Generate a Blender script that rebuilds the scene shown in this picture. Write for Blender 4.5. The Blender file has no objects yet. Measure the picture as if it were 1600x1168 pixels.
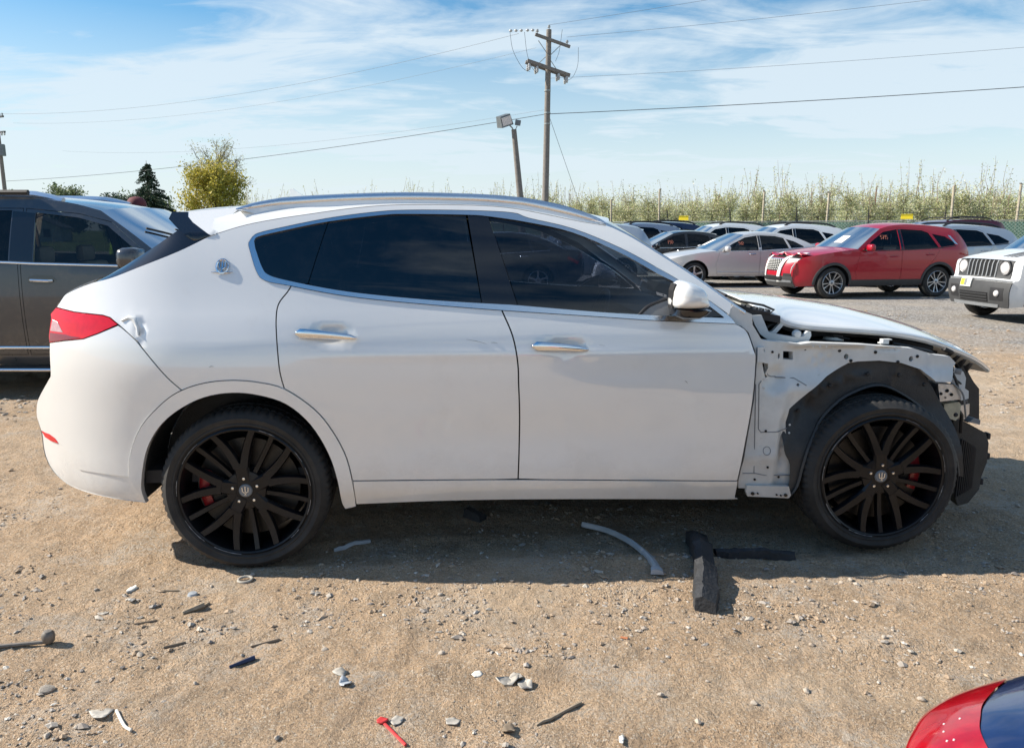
import bpy, bmesh, math, random
import numpy as np
from mathutils import Vector, Matrix
from mathutils.geometry import delaunay_2d_cdt

random.seed(7); RNG = np.random.default_rng(11)
scene = bpy.context.scene
COL = scene.collection
R = math.radians

# ------------------------------------------------------------------ camera
cam_data = bpy.data.cameras.new('camera')
cam = bpy.data.objects.new('camera', cam_data); COL.objects.link(cam)
cam_data.sensor_fit = 'HORIZONTAL'; cam_data.sensor_width = 36.0; cam_data.lens = 27.0
cam_data.clip_start = 0.05; cam_data.clip_end = 4000
cam.location = (0, 0, 1.539); cam.rotation_euler = (R(90 - 10.58), 0, 0)
scene.camera = cam

# ------------------------------------------------------------------ sun and sky
SUN_DIR = Vector((-1.414, 0.125, 1.0)).normalized()           # towards the sun
sun_data = bpy.data.lights.new('sun', 'SUN'); sun_data.energy = 5.0; sun_data.angle = R(0.53); sun_data.color = (1.0, 0.92, 0.80)
sun = bpy.data.objects.new('sun', sun_data); COL.objects.link(sun)
sun.rotation_euler = SUN_DIR.to_track_quat('Z', 'Y').to_euler(); sun.location = (-20, 3, 20)

world = bpy.data.worlds.new('World'); scene.world = world; world.use_nodes = True
def build_world():
    nt = world.node_tree; nt.nodes.clear(); N = nt.nodes.new; L = nt.links.new
    out = N('ShaderNodeOutputWorld'); bg = N('ShaderNodeBackground'); bg.inputs[1].default_value = 0.085
    sky = N('ShaderNodeTexSky'); sky.sky_type = 'NISHITA'; sky.sun_disc = False
    sky.sun_elevation = math.asin(SUN_DIR.z); sky.sun_rotation = math.atan2(SUN_DIR.x, SUN_DIR.y)
    sky.air_density = 1.2; sky.dust_density = 0.25; sky.ozone_density = 3.0; sky.altitude = 100
    tc = N('ShaderNodeTexCoord'); sep = N('ShaderNodeSeparateXYZ'); L(tc.outputs['Generated'], sep.inputs[0])
    def math_(op, a, b=None, clamp=False):
        m = N('ShaderNodeMath'); m.operation = op; m.use_clamp = clamp
        for i, v in enumerate((a, b)):
            if v is None: continue
            if isinstance(v, (int, float)): m.inputs[i].default_value = v
            else: L(v, m.inputs[i])
        return m.outputs[0]
    zc = math_('MAXIMUM', sep.outputs[2], 0.0); den = math_('ADD', zc, 0.10)
    u = math_('DIVIDE', sep.outputs[0], den); v = math_('DIVIDE', sep.outputs[1], den)
    comb = N('ShaderNodeCombineXYZ'); L(u, comb.inputs[0]); L(v, comb.inputs[1])
    # thin cirrus: long streaks broken by finer noise, on a flat layer high above
    mp = N('ShaderNodeMapping'); mp.inputs['Rotation'].default_value = (0, 0, R(-14)); mp.inputs['Scale'].default_value = (0.36, 0.55, 1); mp.inputs['Location'].default_value = (2.2, 6.7, 0)
    L(comb.outputs[0], mp.inputs[0])
    n1 = N('ShaderNodeTexNoise'); n1.inputs['Scale'].default_value = 0.95; n1.inputs['Detail'].default_value = 9; n1.inputs['Roughness'].default_value = 0.60; n1.inputs['Distortion'].default_value = 0.5
    L(mp.outputs[0], n1.inputs['Vector'])
    mp2 = N('ShaderNodeMapping'); mp2.inputs['Rotation'].default_value = (0, 0, R(-20)); mp2.inputs['Scale'].default_value = (0.9, 1.9, 1); mp2.inputs['Location'].default_value = (4.1, 2.2, 0)
    L(comb.outputs[0], mp2.inputs[0])
    n2 = N('ShaderNodeTexNoise'); n2.inputs['Scale'].default_value = 1.5; n2.inputs['Detail'].default_value = 8; n2.inputs['Roughness'].default_value = 0.62; n2.inputs['Distortion'].default_value = 0.8
    L(mp2.outputs[0], n2.inputs['Vector'])
    s = math_('ADD', math_('MULTIPLY', n1.outputs[0], 0.66), math_('MULTIPLY', n2.outputs[0], 0.34))
    # the veil thickens towards the horizon, where one looks along the layer
    hz = math_('SUBTRACT', 1.0, math_('MULTIPLY', zc, 3.0), True)
    s2 = math_('ADD', s, math_('MULTIPLY', hz, 0.105))
    ramp = N('ShaderNodeValToRGB'); ramp.color_ramp.elements[0].position = 0.475; ramp.color_ramp.elements[1].position = 0.595
    ramp.color_ramp.elements[0].color = (0, 0, 0, 1); ramp.color_ramp.elements[1].color = (1, 1, 1, 1)
    L(s2, ramp.inputs[0])
    fac = math_('MULTIPLY', ramp.outputs[0], 0.86)
    hz2 = math_('POWER', math_('SUBTRACT', 1.0, math_('MULTIPLY', zc, 4.2), True), 0.85)
    fac2 = math_('MAXIMUM', fac, math_('MULTIPLY', hz2, 0.97))
    mix = N('ShaderNodeMix'); mix.data_type = 'RGBA'; L(fac2, mix.inputs[0]); hs = N('ShaderNodeHueSaturation'); hs.inputs['Saturation'].default_value = 1.30; hs.inputs['Hue'].default_value = 0.496; hs.inputs['Value'].default_value = 1.02; L(sky.outputs[0], hs.inputs['Color']); L(hs.outputs[0], mix.inputs[6]); mix.inputs[7].default_value = (5.5, 6.3, 6.9, 1)
    L(mix.outputs[2], bg.inputs[0]); L(bg.outputs[0], out.inputs[0])
build_world()
vs = scene.view_settings; vs.view_transform = 'Standard'; vs.look = 'None'; vs.gamma = 1.0; vs.use_curve_mapping = False; vs.exposure = 0.72
scene.cycles.max_bounces = 10; scene.cycles.transparent_max_bounces = 16; scene.cycles.caustics_reflective = False; scene.cycles.caustics_refractive = False
scene.cycles.use_denoising = True
# ------------------------------------------------------------------ materials
MATS = {}
def P_in(b, *names):
    for n in names:
        if n in b.inputs: return b.inputs[n]
def mat(name, col=(0.5, 0.5, 0.5), rough=0.5, metal=0.0, coat=0.0, spec=0.5, var=0.0, vscale=8.0, bump=0.0, bscale=60.0, dirt=0.0, dirt_top=0.6, trans=0.0, emis=None, coat_rough=0.03, dirt_col=(0.36, 0.29, 0.21), rvar=0.0, dirt_bias=0.42, coat_ior=1.5):
    """Principled paint/plastic/metal with noise in colour, roughness and relief, and dust that thins out above dirt_top metres."""
    if name in MATS: return MATS[name]
    m = bpy.data.materials.new(name); m.use_nodes = True; nt = m.node_tree; N = nt.nodes.new; L = nt.links.new
    b = nt.nodes['Principled BSDF']
    b.inputs['Base Color'].default_value = (*col, 1); b.inputs['Roughness'].default_value = rough; b.inputs['Metallic'].default_value = metal
    P_in(b, 'Coat Weight').default_value = coat; P_in(b, 'Coat Roughness').default_value = coat_rough; P_in(b, 'Specular IOR Level').default_value = spec
    P_in(b, 'Coat IOR').default_value = coat_ior
    if trans: P_in(b, 'Transmission Weight').default_value = trans
    if emis: P_in(b, 'Emission Color').default_value = (*emis[0], 1); P_in(b, 'Emission Strength').default_value = emis[1]
    tc = N('ShaderNodeTexCoord'); colour = None
    if var or rvar:
        n = N('ShaderNodeTexNoise'); n.inputs['Scale'].default_value = vscale; n.inputs['Detail'].default_value = 6; n.inputs['Roughness'].default_value = 0.65
        L(tc.outputs['Object'], n.inputs['Vector'])
        mr = N('ShaderNodeMapRange'); mr.inputs[1].default_value = 0.3; mr.inputs[2].default_value = 0.7; mr.inputs[3].default_value = 1 - var; mr.inputs[4].default_value = 1 + var
        L(n.outputs[0], mr.inputs[0])
        mx = N('ShaderNodeMix'); mx.data_type = 'RGBA'; mx.blend_type = 'MULTIPLY'; mx.inputs[0].default_value = 1; mx.inputs[6].default_value = (*col, 1)
        L(mr.outputs[0], mx.inputs[7]); colour = mx.outputs[2]; L(colour, b.inputs['Base Color'])
        if rvar:
            mr2 = N('ShaderNodeMapRange'); mr2.inputs[1].default_value = 0.3; mr2.inputs[2].default_value = 0.7; mr2.inputs[3].default_value = max(rough - rvar, 0.02); mr2.inputs[4].default_value = rough + rvar
            L(n.outputs[0], mr2.inputs[0]); L(mr2.outputs[0], b.inputs['Roughness'])
    if dirt:
        sp = N('ShaderNodeSeparateXYZ'); L(tc.outputs['Object'], sp.inputs[0])
        h = N('ShaderNodeMapRange'); h.inputs[1].default_value = 0.25; h.inputs[2].default_value = dirt_top; h.inputs[3].default_value = 1; h.inputs[4].default_value = 0
        L(sp.outputs[2], h.inputs[0])
        n2 = N('ShaderNodeTexNoise'); n2.inputs['Scale'].default_value = 5; n2.inputs['Detail'].default_value = 9; n2.inputs['Roughness'].default_value = 0.7
        L(tc.outputs['Object'], n2.inputs['Vector'])
        ad = N('ShaderNodeMath'); ad.operation = 'MULTIPLY_ADD'; L(h.outputs[0], ad.inputs[0]); ad.inputs[1].default_value = 0.55; 
        sub = N('ShaderNodeMath'); sub.operation = 'SUBTRACT'; L(n2.outputs[0], sub.inputs[0]); sub.inputs[1].default_value = dirt_bias; L(sub.outputs[0], ad.inputs[2])
        cl = N('ShaderNodeMath'); cl.operation = 'MULTIPLY'; cl.use_clamp = True; L(ad.outputs[0], cl.inputs[0]); cl.inputs[1].default_value = dirt
        mx2 = N('ShaderNodeMix'); mx2.data_type = 'RGBA'; L(cl.outputs[0], mx2.inputs[0]); mx2.inputs[6].default_value = (*col, 1); mx2.inputs[7].default_value = (*dirt_col, 1)
        if colour: L(colour, mx2.inputs[6])
        L(mx2.outputs[2], b.inputs['Base Color'])
        rr = N('ShaderNodeMath'); rr.operation = 'MULTIPLY_ADD'; L(cl.outputs[0], rr.inputs[0]); rr.inputs[1].default_value = 0.5; rr.inputs[2].default_value = rough; L(rr.outputs[0], b.inputs['Roughness'])
        if coat:
            cc = N('ShaderNodeMath'); cc.operation = 'SUBTRACT'; cc.use_clamp = True; cc.inputs[0].default_value = coat; L(cl.outputs[0], cc.inputs[1]); L(cc.outputs[0], P_in(b, 'Coat Weight'))
    if bump:
        n3 = N('ShaderNodeTexNoise'); n3.inputs['Scale'].default_value = bscale; n3.inputs['Detail'].default_value = 5
        L(tc.outputs['Object'], n3.inputs['Vector'])
        bp = N('ShaderNodeBump'); bp.inputs['Strength'].default_value = bump; bp.inputs['Distance'].default_value = 0.01
        L(n3.outputs[0], bp.inputs['Height']); L(bp.outputs[0], b.inputs['Normal'])
    MATS[name] = m
    return m
def glass(name, tint, ior=1.5, rough=0.0):
    """a tinted pane: the tint is what passes through it, the rest is mirrored by Fresnel's law"""
    if name in MATS: return MATS[name]
    m = bpy.data.materials.new(name); m.use_nodes = True; nt = m.node_tree; nt.nodes.clear(); N = nt.nodes.new; L = nt.links.new
    o = N('ShaderNodeOutputMaterial'); mx = N('ShaderNodeMixShader'); t = N('ShaderNodeBsdfTransparent'); g = N('ShaderNodeBsdfGlossy'); f = N('ShaderNodeFresnel')
    t.inputs[0].default_value = (*tint, 1); g.inputs['Roughness'].default_value = rough; f.inputs[0].default_value = ior
    d = N('ShaderNodeBsdfDiffuse'); d.inputs[0].default_value = (0.30, 0.31, 0.33, 1)
    n = N('ShaderNodeTexNoise'); n.inputs['Scale'].default_value = 14; n.inputs['Detail'].default_value = 10; n.inputs['Roughness'].default_value = 0.75
    tc = N('ShaderNodeTexCoord'); L(tc.outputs['Object'], n.inputs['Vector'])
    mr = N('ShaderNodeMapRange'); mr.inputs[1].default_value = 0.45; mr.inputs[2].default_value = 0.85; mr.inputs[3].default_value = 0.001; mr.inputs[4].default_value = 0.03; L(n.outputs[0], mr.inputs[0])
    md = N('ShaderNodeMixShader'); L(mr.outputs[0], md.inputs[0]); L(t.outputs[0], md.inputs[1]); L(d.outputs[0], md.inputs[2])
    L(f.outputs[0], mx.inputs[0]); L(md.outputs[0], mx.inputs[1]); L(g.outputs[0], mx.inputs[2]); L(mx.outputs[0], o.inputs[0])
    MATS[name] = m
    return m

mat('white_paint', (0.83, 0.83, 0.815), 0.22, coat=1.0, coat_ior=2.0, dirt=0.55, dirt_top=0.58, dirt_bias=0.56)
mat('seam_black', (0.012, 0.012, 0.013), 0.8)
mat('inner_white', (0.66, 0.67, 0.66), 0.45, var=0.10, vscale=7, dirt=0.6, dirt_top=0.75)
mat('chrome', (0.80, 0.81, 0.82), 0.22, metal=1.0, var=0.03)
mat('chrome_bright', (0.84, 0.85, 0.86), 0.07, metal=1.0)
mat('satin_alu', (0.74, 0.76, 0.79), 0.27, metal=1.0, var=0.05)
mat('gloss_black', (0.008, 0.008, 0.010), 0.12, coat=0.6)
mat('trim_black', (0.018, 0.018, 0.020), 0.55, var=0.2, bump=0.05, bscale=300)
mat('liner_black', (0.022, 0.024, 0.027), 0.48, var=0.35, vscale=5, bump=0.25, bscale=90, dirt=0.35, dirt_top=0.9, dirt_col=(0.16, 0.14, 0.11))
mat('rubber', (0.022, 0.022, 0.023), 0.80, var=0.25, vscale=12, bump=0.1, bscale=200)
mat('rubber_dusty', (0.024, 0.023, 0.022), 0.72, var=0.55, vscale=7, bump=0.12, bscale=160, dirt=0.0)
mat('rim_black', (0.0042, 0.0042, 0.0055), 0.40, spec=0.35, coat=0.12, coat_rough=0.3, var=0.5, vscale=10, bump=0.06, bscale=200)
mat('rim_scuff', (0.30, 0.30, 0.31), 0.5, metal=0.7, var=0.3, vscale=60)
mat('rim_silver', (0.50, 0.51, 0.53), 0.32, metal=0.9, var=0.1)
mat('disc_steel', (0.05, 0.05, 0.05), 0.42, metal=1.0, var=0.2, vscale=20)
mat('caliper_red', (0.34, 0.012, 0.016), 0.35, coat=0.5, var=0.15)
mat('lamp_red', (0.66, 0.006, 0.014), 0.15, coat=0.35, var=0.12, vscale=30)
mat('lamp_red_dark', (0.22, 0.003, 0.010), 0.10, coat=1.0)
mat('lamp_clear', (0.62, 0.60, 0.60), 0.08, coat=1.0, var=0.15, vscale=60)
mat('metal_bright', (0.72, 0.73, 0.74), 0.34, metal=0.85, var=0.15, vscale=25, bump=0.15, bscale=40)
mat('black_deep', (0.006, 0.006, 0.007), 0.9)
mat('seat_dark', (0.035, 0.034, 0.036), 0.7, var=0.2, bump=0.1)
mat('seat_tan', (0.16, 0.12, 0.085), 0.6, var=0.15)
mat('headliner', (0.34, 0.33, 0.31), 0.9, var=0.05)
mat('cream_plastic', (0.55, 0.50, 0.36), 0.45, var=0.2, vscale=20)
mat('grey_plastic', (0.20, 0.21, 0.22), 0.5, var=0.15)
mat('white_sheet', (0.82, 0.82, 0.80), 0.6, var=0.05)
glass('tint_dark', (0.016, 0.020, 0.028), 1.9)
glass('screen_clear', (0.74, 0.81, 0.82), 1.25, 0.10)
glass('tint_front', (0.27, 0.30, 0.36), 1.75)
glass('tint_mid', (0.13, 0.15, 0.17))
glass('tint_light', (0.80, 0.87, 0.84))
glass('tint_rear', (0.05, 0.055, 0.06))
mat('lamp_pink', (0.55, 0.30, 0.30), 0.08, coat=1.0, var=0.2, vscale=60)
mat('scuff_grey', (0.22, 0.21, 0.20), 0.7)
# ------------------------------------------------------------------ helpers
def M(m): return MATS[m] if isinstance(m, str) else m
def link(name, me, m=None, parent=None):
    o = bpy.data.objects.new(name, me); COL.objects.link(o)
    if m is not None and not me.materials: me.materials.append(M(m))
    if parent is not None: o.parent = parent
    return o
def tag(o, label=None, cat=None, group=None, kind=None):
    if label: o['label'] = label
    if cat: o['category'] = cat
    if group: o['group'] = group
    if kind: o['kind'] = kind
    return o
def empty(name, loc=(0, 0, 0), rz=0.0, label=None, cat=None, group=None):
    o = bpy.data.objects.new(name, None); COL.objects.link(o); o.empty_display_size = 0.2
    o.location = loc; o.rotation_euler = (0, 0, rz)
    return tag(o, label, cat, group)
def mesh(name, v, f, m=None, parent=None, smooth=False, ln=None, sharp=None):
    """v (n,3), f list of index tuples; ln: a normal for every vertex; sharp: angle for auto smoothing"""
    me = bpy.data.meshes.new(name); me.from_pydata([tuple(map(float, p)) for p in v], [], [tuple(map(int, q)) for q in f])
    if smooth or ln is not None: me.polygons.foreach_set('use_smooth', np.ones(len(me.polygons), bool))
    me.update()
    if ln is not None: me.normals_split_custom_set_from_vertices([tuple(map(float, n)) for n in ln])
    elif sharp is not None: me.set_sharp_from_angle(angle=R(sharp))
    return link(name, me, m, parent)
def big_mesh(name, v, tris, m=None, parent=None, smooth=False):
    v = np.asarray(v, np.float32); tris = np.asarray(tris, np.int32); k = tris.shape[1]
    me = bpy.data.meshes.new(name); me.vertices.add(len(v)); me.vertices.foreach_set('co', v.ravel())
    me.loops.add(tris.size); me.loops.foreach_set('vertex_index', tris.ravel()); me.polygons.add(len(tris))
    me.polygons.foreach_set('loop_start', np.arange(0, tris.size, k, dtype=np.int32))
    me.polygons.foreach_set('use_smooth', np.full(len(tris), smooth, bool)); me.update(calc_edges=True); me.validate()
    return link(name, me, m, parent)
def copy_tree(o, parent=None):
    c = o.copy(); COL.objects.link(c); c.parent = parent
    for ch in list(o.children): copy_tree(ch, c)
    return c
class MB:
    """collects primitive shapes for ONE mesh object"""
    def __init__(s): s.v = []; s.f = []
    def add(s, v, f):
        b = len(s.v); s.v += [tuple(p) for p in v]; s.f += [tuple(i + b for i in q) for q in f]; return s
    def box(s, c, d, rot=None, taper=1.0, bev=0.0):
        x, y, z = d[0]/2, d[1]/2, d[2]/2
        if bev:
            e = min(bev, x*.9, y*.9, z*.9); pts = []
            bm = bmesh.new(); bmesh.ops.create_cube(bm, size=1.0)
            for w in bm.verts: w.co = Vector((w.co.x*d[0], w.co.y*d[1], w.co.z*d[2]))
            bmesh.ops.bevel(bm, geom=bm.edges[:], offset=e, segments=2, affect='EDGES', profile=0.5)
            bm.verts.ensure_lookup_table(); bm.verts.index_update()
            pts = [w.co.copy() for w in bm.verts]; fs = [[w.index for w in q.verts] for q in bm.faces]; bm.free()
        else:
            pts = [Vector((sx*x*(taper if sz > 0 else 1), sy*y*(taper if sz > 0 else 1), sz*z)) for sz in (-1, 1) for sy in (-1, 1) for sx in (-1, 1)]
            fs = [(0, 2, 3, 1), (4, 5, 7, 6), (0, 1, 5, 4), (2, 6, 7, 3), (0, 4, 6, 2), (1, 3, 7, 5)]
        if rot is not None:
            mt = rot if isinstance(rot, Matrix) else Matrix.Rotation(rot, 3, 'Z'); pts = [mt @ p for p in pts]
        return s.add([p + Vector(c) for p in pts], fs)
    def tube(s, path, r, n=8, cap=True):
        path = [Vector(p) for p in path]; rr = r if hasattr(r, '__len__') else [r]*len(path); rings = []
        up = Vector((0, 0, 1)); d0 = (path[1] - path[0]).normalized()
        a = d0.orthogonal().normalized() if abs(d0.dot(up)) > .95 else d0.cross(up).normalized()
        for i, p in enumerate(path):
            d = (path[min(i+1, len(path)-1)] - path[max(i-1, 0)]).normalized()
            a = (a - d*a.dot(d)).normalized(); b = d.cross(a)
            rings.append([p + (a*math.cos(2*math.pi*k/n) + b*math.sin(2*math.pi*k/n))*rr[i] for k in range(n)])
        v = [q for g in rings for q in g]; f = []
        for i in range(len(rings)-1):
            for k in range(n): f.append((i*n+k, i*n+(k+1) % n, (i+1)*n+(k+1) % n, (i+1)*n+k))
        if cap: f.append(tuple(range(n))[::-1]); f.append(tuple((len(rings)-1)*n+k for k in range(n)))
        return s.add(v, f)
    def prism(s, poly, a, b, axis='y'):
        """poly in the plane across axis, from a to b"""
        n = len(poly); pts = []
        for c in (a, b):
            for (p, q) in poly: pts.append((p, c, q) if axis == 'y' else ((c, p, q) if axis == 'x' else (p, q, c)))
        f = [tuple(range(n)), tuple(range(2*n-1, n-1, -1))] + [(i, n+i, n+(i+1) % n, (i+1) % n) for i in range(n)]
        return s.add(pts, f)
    def lathe(s, prof, n=48, c=(0, 0, 0), axis='y', closed=False):
        v = []; f = []; k = len(prof)
        for i in range(n):
            a = 2*math.pi*i/n; ca, sa = math.cos(a), math.sin(a)
            for (r, h) in prof:
                p = (r*ca, h, r*sa) if axis == 'y' else ((r*ca, r*sa, h) if axis == 'z' else (h, r*ca, r*sa))
                v.append((p[0]+c[0], p[1]+c[1], p[2]+c[2]))
        for i in range(n):
            j = (i+1) % n
            for q in range(k if closed else k-1): f.append((i*k+q, i*k+(q+1) % k, j*k+(q+1) % k, j*k+q))
        return s.add(v, f)
    def build(s, name, m, parent=None, smooth=False, sharp=40):
        o = mesh(name, s.v, s.f, m, parent, smooth=smooth, sharp=sharp if smooth else None)
        bm = bmesh.new(); bm.from_mesh(o.data); bmesh.ops.recalc_face_normals(bm, faces=bm.faces); bm.to_mesh(o.data); bm.free()
        if smooth: o.data.polygons.foreach_set('use_smooth', np.ones(len(o.data.polygons), bool)); o.data.set_sharp_from_angle(angle=R(sharp))
        return o
# ---- polygons in the side view
def p_area(p): p = np.asarray(p); return 0.5*np.sum(p[:, 0]*np.roll(p[:, 1], -1) - np.roll(p[:, 0], -1)*p[:, 1])
def inset(poly, g):
    p = np.asarray(poly, float)
    if p_area(p) < 0: p = p[::-1]
    e = np.roll(p, -1, 0) - p; e /= np.maximum(np.linalg.norm(e, axis=1, keepdims=True), 1e-9)
    n = np.stack([-e[:, 1], e[:, 0]], 1); n0 = np.roll(n, 1, 0); s = n + n0
    c = np.maximum((s*s).sum(1, keepdims=True)/2, 0.35)
    return p + g*s/c
def pip(poly, pts):
    poly = np.asarray(poly); x, y = pts[:, 0], pts[:, 1]; ins = np.zeros(len(pts), bool); n = len(poly)
    for i in range(n):
        x1, y1 = poly[i]; x2, y2 = poly[(i+1) % n]
        if y1 == y2: continue
        c = ((y1 > y) != (y2 > y)) & (x < (x2-x1)*(y-y1)/(y2-y1) + x1); ins ^= c
    return ins
def resample(poly, step, closed=True):
    p = [np.asarray(q, float) for q in poly]; out = []; n = len(p)
    for i in range(n if closed else n-1):
        a, b = p[i], p[(i+1) % n]; k = max(1, int(math.ceil(np.linalg.norm(b-a)/step)))
        out += [a + (b-a)*t/k for t in range(k)]
    if not closed: out.append(p[-1])
    return np.array(out)
def smooth_line(pts, k=6):
    """Catmull-Rom through points"""
    p = [np.asarray(q, float) for q in pts]
    if len(p) < 3: return np.array(p)
    p = [2*p[0]-p[1]] + p + [2*p[-1]-p[-2]]; out = []
    for i in range(1, len(p)-2):
        for t in np.linspace(0, 1, k, endpoint=False):
            out.append(0.5*((2*p[i]) + (-p[i-1]+p[i+1])*t + (2*p[i-1]-5*p[i]+4*p[i+1]-p[i+2])*t*t + (-p[i-1]+3*p[i]-3*p[i+1]+p[i+2])*t**3))
    out.append(p[-2]); return np.array(out)
def fill(poly, holes=(), step=0.05, bstep=0.04):
    """triangulates a polygon with holes, with a grid of points inside"""
    P = resample(poly, bstep); H = [resample(h, bstep) for h in holes]
    lo, hi = P.min(0), P.max(0)
    gx, gy = np.meshgrid(np.arange(lo[0]+step*.37, hi[0], step), np.arange(lo[1]+step*.41, hi[1], step)); gx = gx + (np.arange(gx.shape[0])[:, None] % 2)*step*.5
    g = np.stack([gx.ravel(), gy.ravel()], 1); ok = pip(P, g) if len(g) else np.zeros(0, bool)
    for h in H:
        if len(g): ok &= ~pip(h, g)
    g = g[ok]
    rim = np.concatenate([P] + H)
    if len(g):
        d = np.min(((g[:, None, :]-rim[None])**2).sum(2), axis=1); g = g[d > (step*.45)**2]
    vs = [Vector(q) for q in np.concatenate([rim, g])] ; ed = []; b = 0
    for L_ in [P] + H:
        n = len(L_); ed += [(b+i, b+(i+1) % n) for i in range(n)]; b += n
    ov, oe, of, *_ = delaunay_2d_cdt(vs, ed, [], 0, 1e-5)
    ov = np.array([(q.x, q.y) for q in ov]); of = np.array([t for t in of if len(t) == 3])
    c = ov[of].mean(1); ok = pip(P, c)
    for h in H: ok &= ~pip(h, c)
    return ov, of[ok]
def panel(name, poly, m, W, parent, holes=(), off=0.0, gap=0.0, side=-1, step=0.05, bstep=0.04, flange=0.012, extra=None):
    """sheet on the body surface y = side*(W(x,z)+off), with its edge turned inwards by flange"""
    if gap: poly = inset(poly, gap)
    if p_area(poly) < 0: poly = np.asarray(poly)[::-1]
    v2, tr = fill(poly, holes, step, bstep)
    a, b, c = v2[tr[:, 0]], v2[tr[:, 1]], v2[tr[:, 2]]
    flip = ((b-a)[:, 0]*(c-a)[:, 1]-(b-a)[:, 1]*(c-a)[:, 0]) < 0
    tr[flip] = tr[flip][:, ::-1]
    Wf = (lambda x, z: W(x, z) + off) if extra is None else (lambda x, z: W(x, z) + off + extra(x, z))
    x, z = v2[:, 0], v2[:, 1]; w = Wf(x, z); e = 1e-3
    dx = (Wf(x+e, z)-Wf(x-e, z))/(2*e); dz = (Wf(x, z+e)-Wf(x, z-e))/(2*e)
    nr = np.stack([-dx, np.full_like(x, side), -dz], 1); nr /= np.linalg.norm(nr, axis=1, keepdims=True)
    V = np.stack([x, side*w, z], 1)
    if side > 0: tr = tr[:, ::-1]
    faces = [tuple(t) for t in tr]; normals = [nr[i] for t in tr for i in t]
    if flange:
        cnt = {}
        for t in tr:
            for i in range(3):
                k = (t[i], t[(i+1) % 3]); cnt[k] = cnt.get(k, 0)+1
        bd = [k for k in cnt if (k[1], k[0]) not in cnt]; used = sorted({i for k in bd for i in k}); mp = {i: len(V)+q for q, i in enumerate(used)}
        V2 = V[used].copy(); V2[:, 1] -= side*flange; V = np.concatenate([V, V2])
        for (i, j) in bd:
            q = (j, i, mp[i], mp[j]); faces.append(q); fn = np.cross(V[i]-V[j], V[mp[i]]-V[j]); l = np.linalg.norm(fn); fn = fn/l if l > 1e-12 else nr[i]
            normals += [fn]*4
    me = bpy.data.meshes.new(name); me.from_pydata([tuple(map(float, p)) for p in V], [], [tuple(map(int, q)) for q in faces])
    me.polygons.foreach_set('use_smooth', np.ones(len(me.polygons), bool)); me.update()
    me.normals_split_custom_set([tuple(map(float, n)) for n in normals])
    return link(name, me, m, parent)
def strip(name, E, C, m, parent, nt=14, power=2.4, flip=False, yscale=1.0, t0=-1.0, t1=1.0):
    """skin stretched from the near edge line E (x, halfwidth, z) over the centre line C (x, z) to the far edge"""
    E = np.asarray(E, float); C = np.asarray(C, float); n = len(E); ts = np.linspace(t0, t1, nt); V = []
    for i in range(n):
        for t in ts:
            k = abs(t)**(power[i] if hasattr(power, '__len__') else power)
            V.append((C[i, 0]+(E[i, 0]-C[i, 0])*k, t*E[i, 1]*yscale, C[i, 1]+(E[i, 2]-C[i, 1])*k))
    F = []
    for i in range(n-1):
        for j in range(nt-1):
            q = (i*nt+j, i*nt+j+1, (i+1)*nt+j+1, (i+1)*nt+j); F.append(q[::-1] if flip else q)
    return mesh(name, V, F, m, parent, smooth=True, sharp=50)
def band(name, line, wid, thick, m, W, parent, side=-1, off=0.0):
    """a bar with a half-round section following a line on the body surface"""
    L_ = np.asarray(line, float); n = len(L_); V = []; F = []; sec = [(-.5, -.4), (-.5, .45), (-.25, .9), (0, 1.0), (.25, .9), (.5, .45), (.5, -.4)]; k = len(sec)
    t = np.gradient(L_, axis=0); t /= np.linalg.norm(t, axis=1, keepdims=True); nn = np.stack([-t[:, 1], t[:, 0]], 1)
    for i in range(n):
        for (a, h) in sec:
            ww = wid[i] if hasattr(wid, '__len__') else wid
            p = L_[i] + nn[i]*a*ww; V.append((p[0], side*(float(W(p[0], p[1]))+off+h*thick), p[1]))
    for i in range(n-1):
        for j in range(k-1): F.append((i*k+j, i*k+j+1, (i+1)*k+j+1, (i+1)*k+j))
    F += [tuple(range(k)), tuple((n-1)*k+j for j in range(k))[::-1]]
    o = mesh(name, V, F, m, parent, smooth=True)
    bm = bmesh.new(); bm.from_mesh(o.data); bmesh.ops.recalc_face_normals(bm, faces=bm.faces); bm.to_mesh(o.data); bm.free(); o.data.set_sharp_from_angle(angle=R(50))
    return o
# ---- value noise for numpy
def vnoise(x, y, seed, period=256):
    r = np.random.default_rng(seed).random((period, period)); xi = np.floor(x).astype(int); yi = np.floor(y).astype(int)
    fx = x-xi; fy = y-yi; fx = fx*fx*(3-2*fx); fy = fy*fy*(3-2*fy)
    a = r[xi % period, yi % period]; b = r[(xi+1) % period, yi % period]; c = r[xi % period, (yi+1) % period]; d = r[(xi+1) % period, (yi+1) % period]
    return (a*(1-fx)+b*fx)*(1-fy)+(c*(1-fx)+d*fx)*fy - 0.5
def fbm(x, y, seed, oct=4, gain=0.5):
    s = 0; a = 1.0
    for i in range(oct): s = s + a*vnoise(x*2**i+i*17.3, y*2**i+i*9.1, seed+i); a *= gain
    return s
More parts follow.
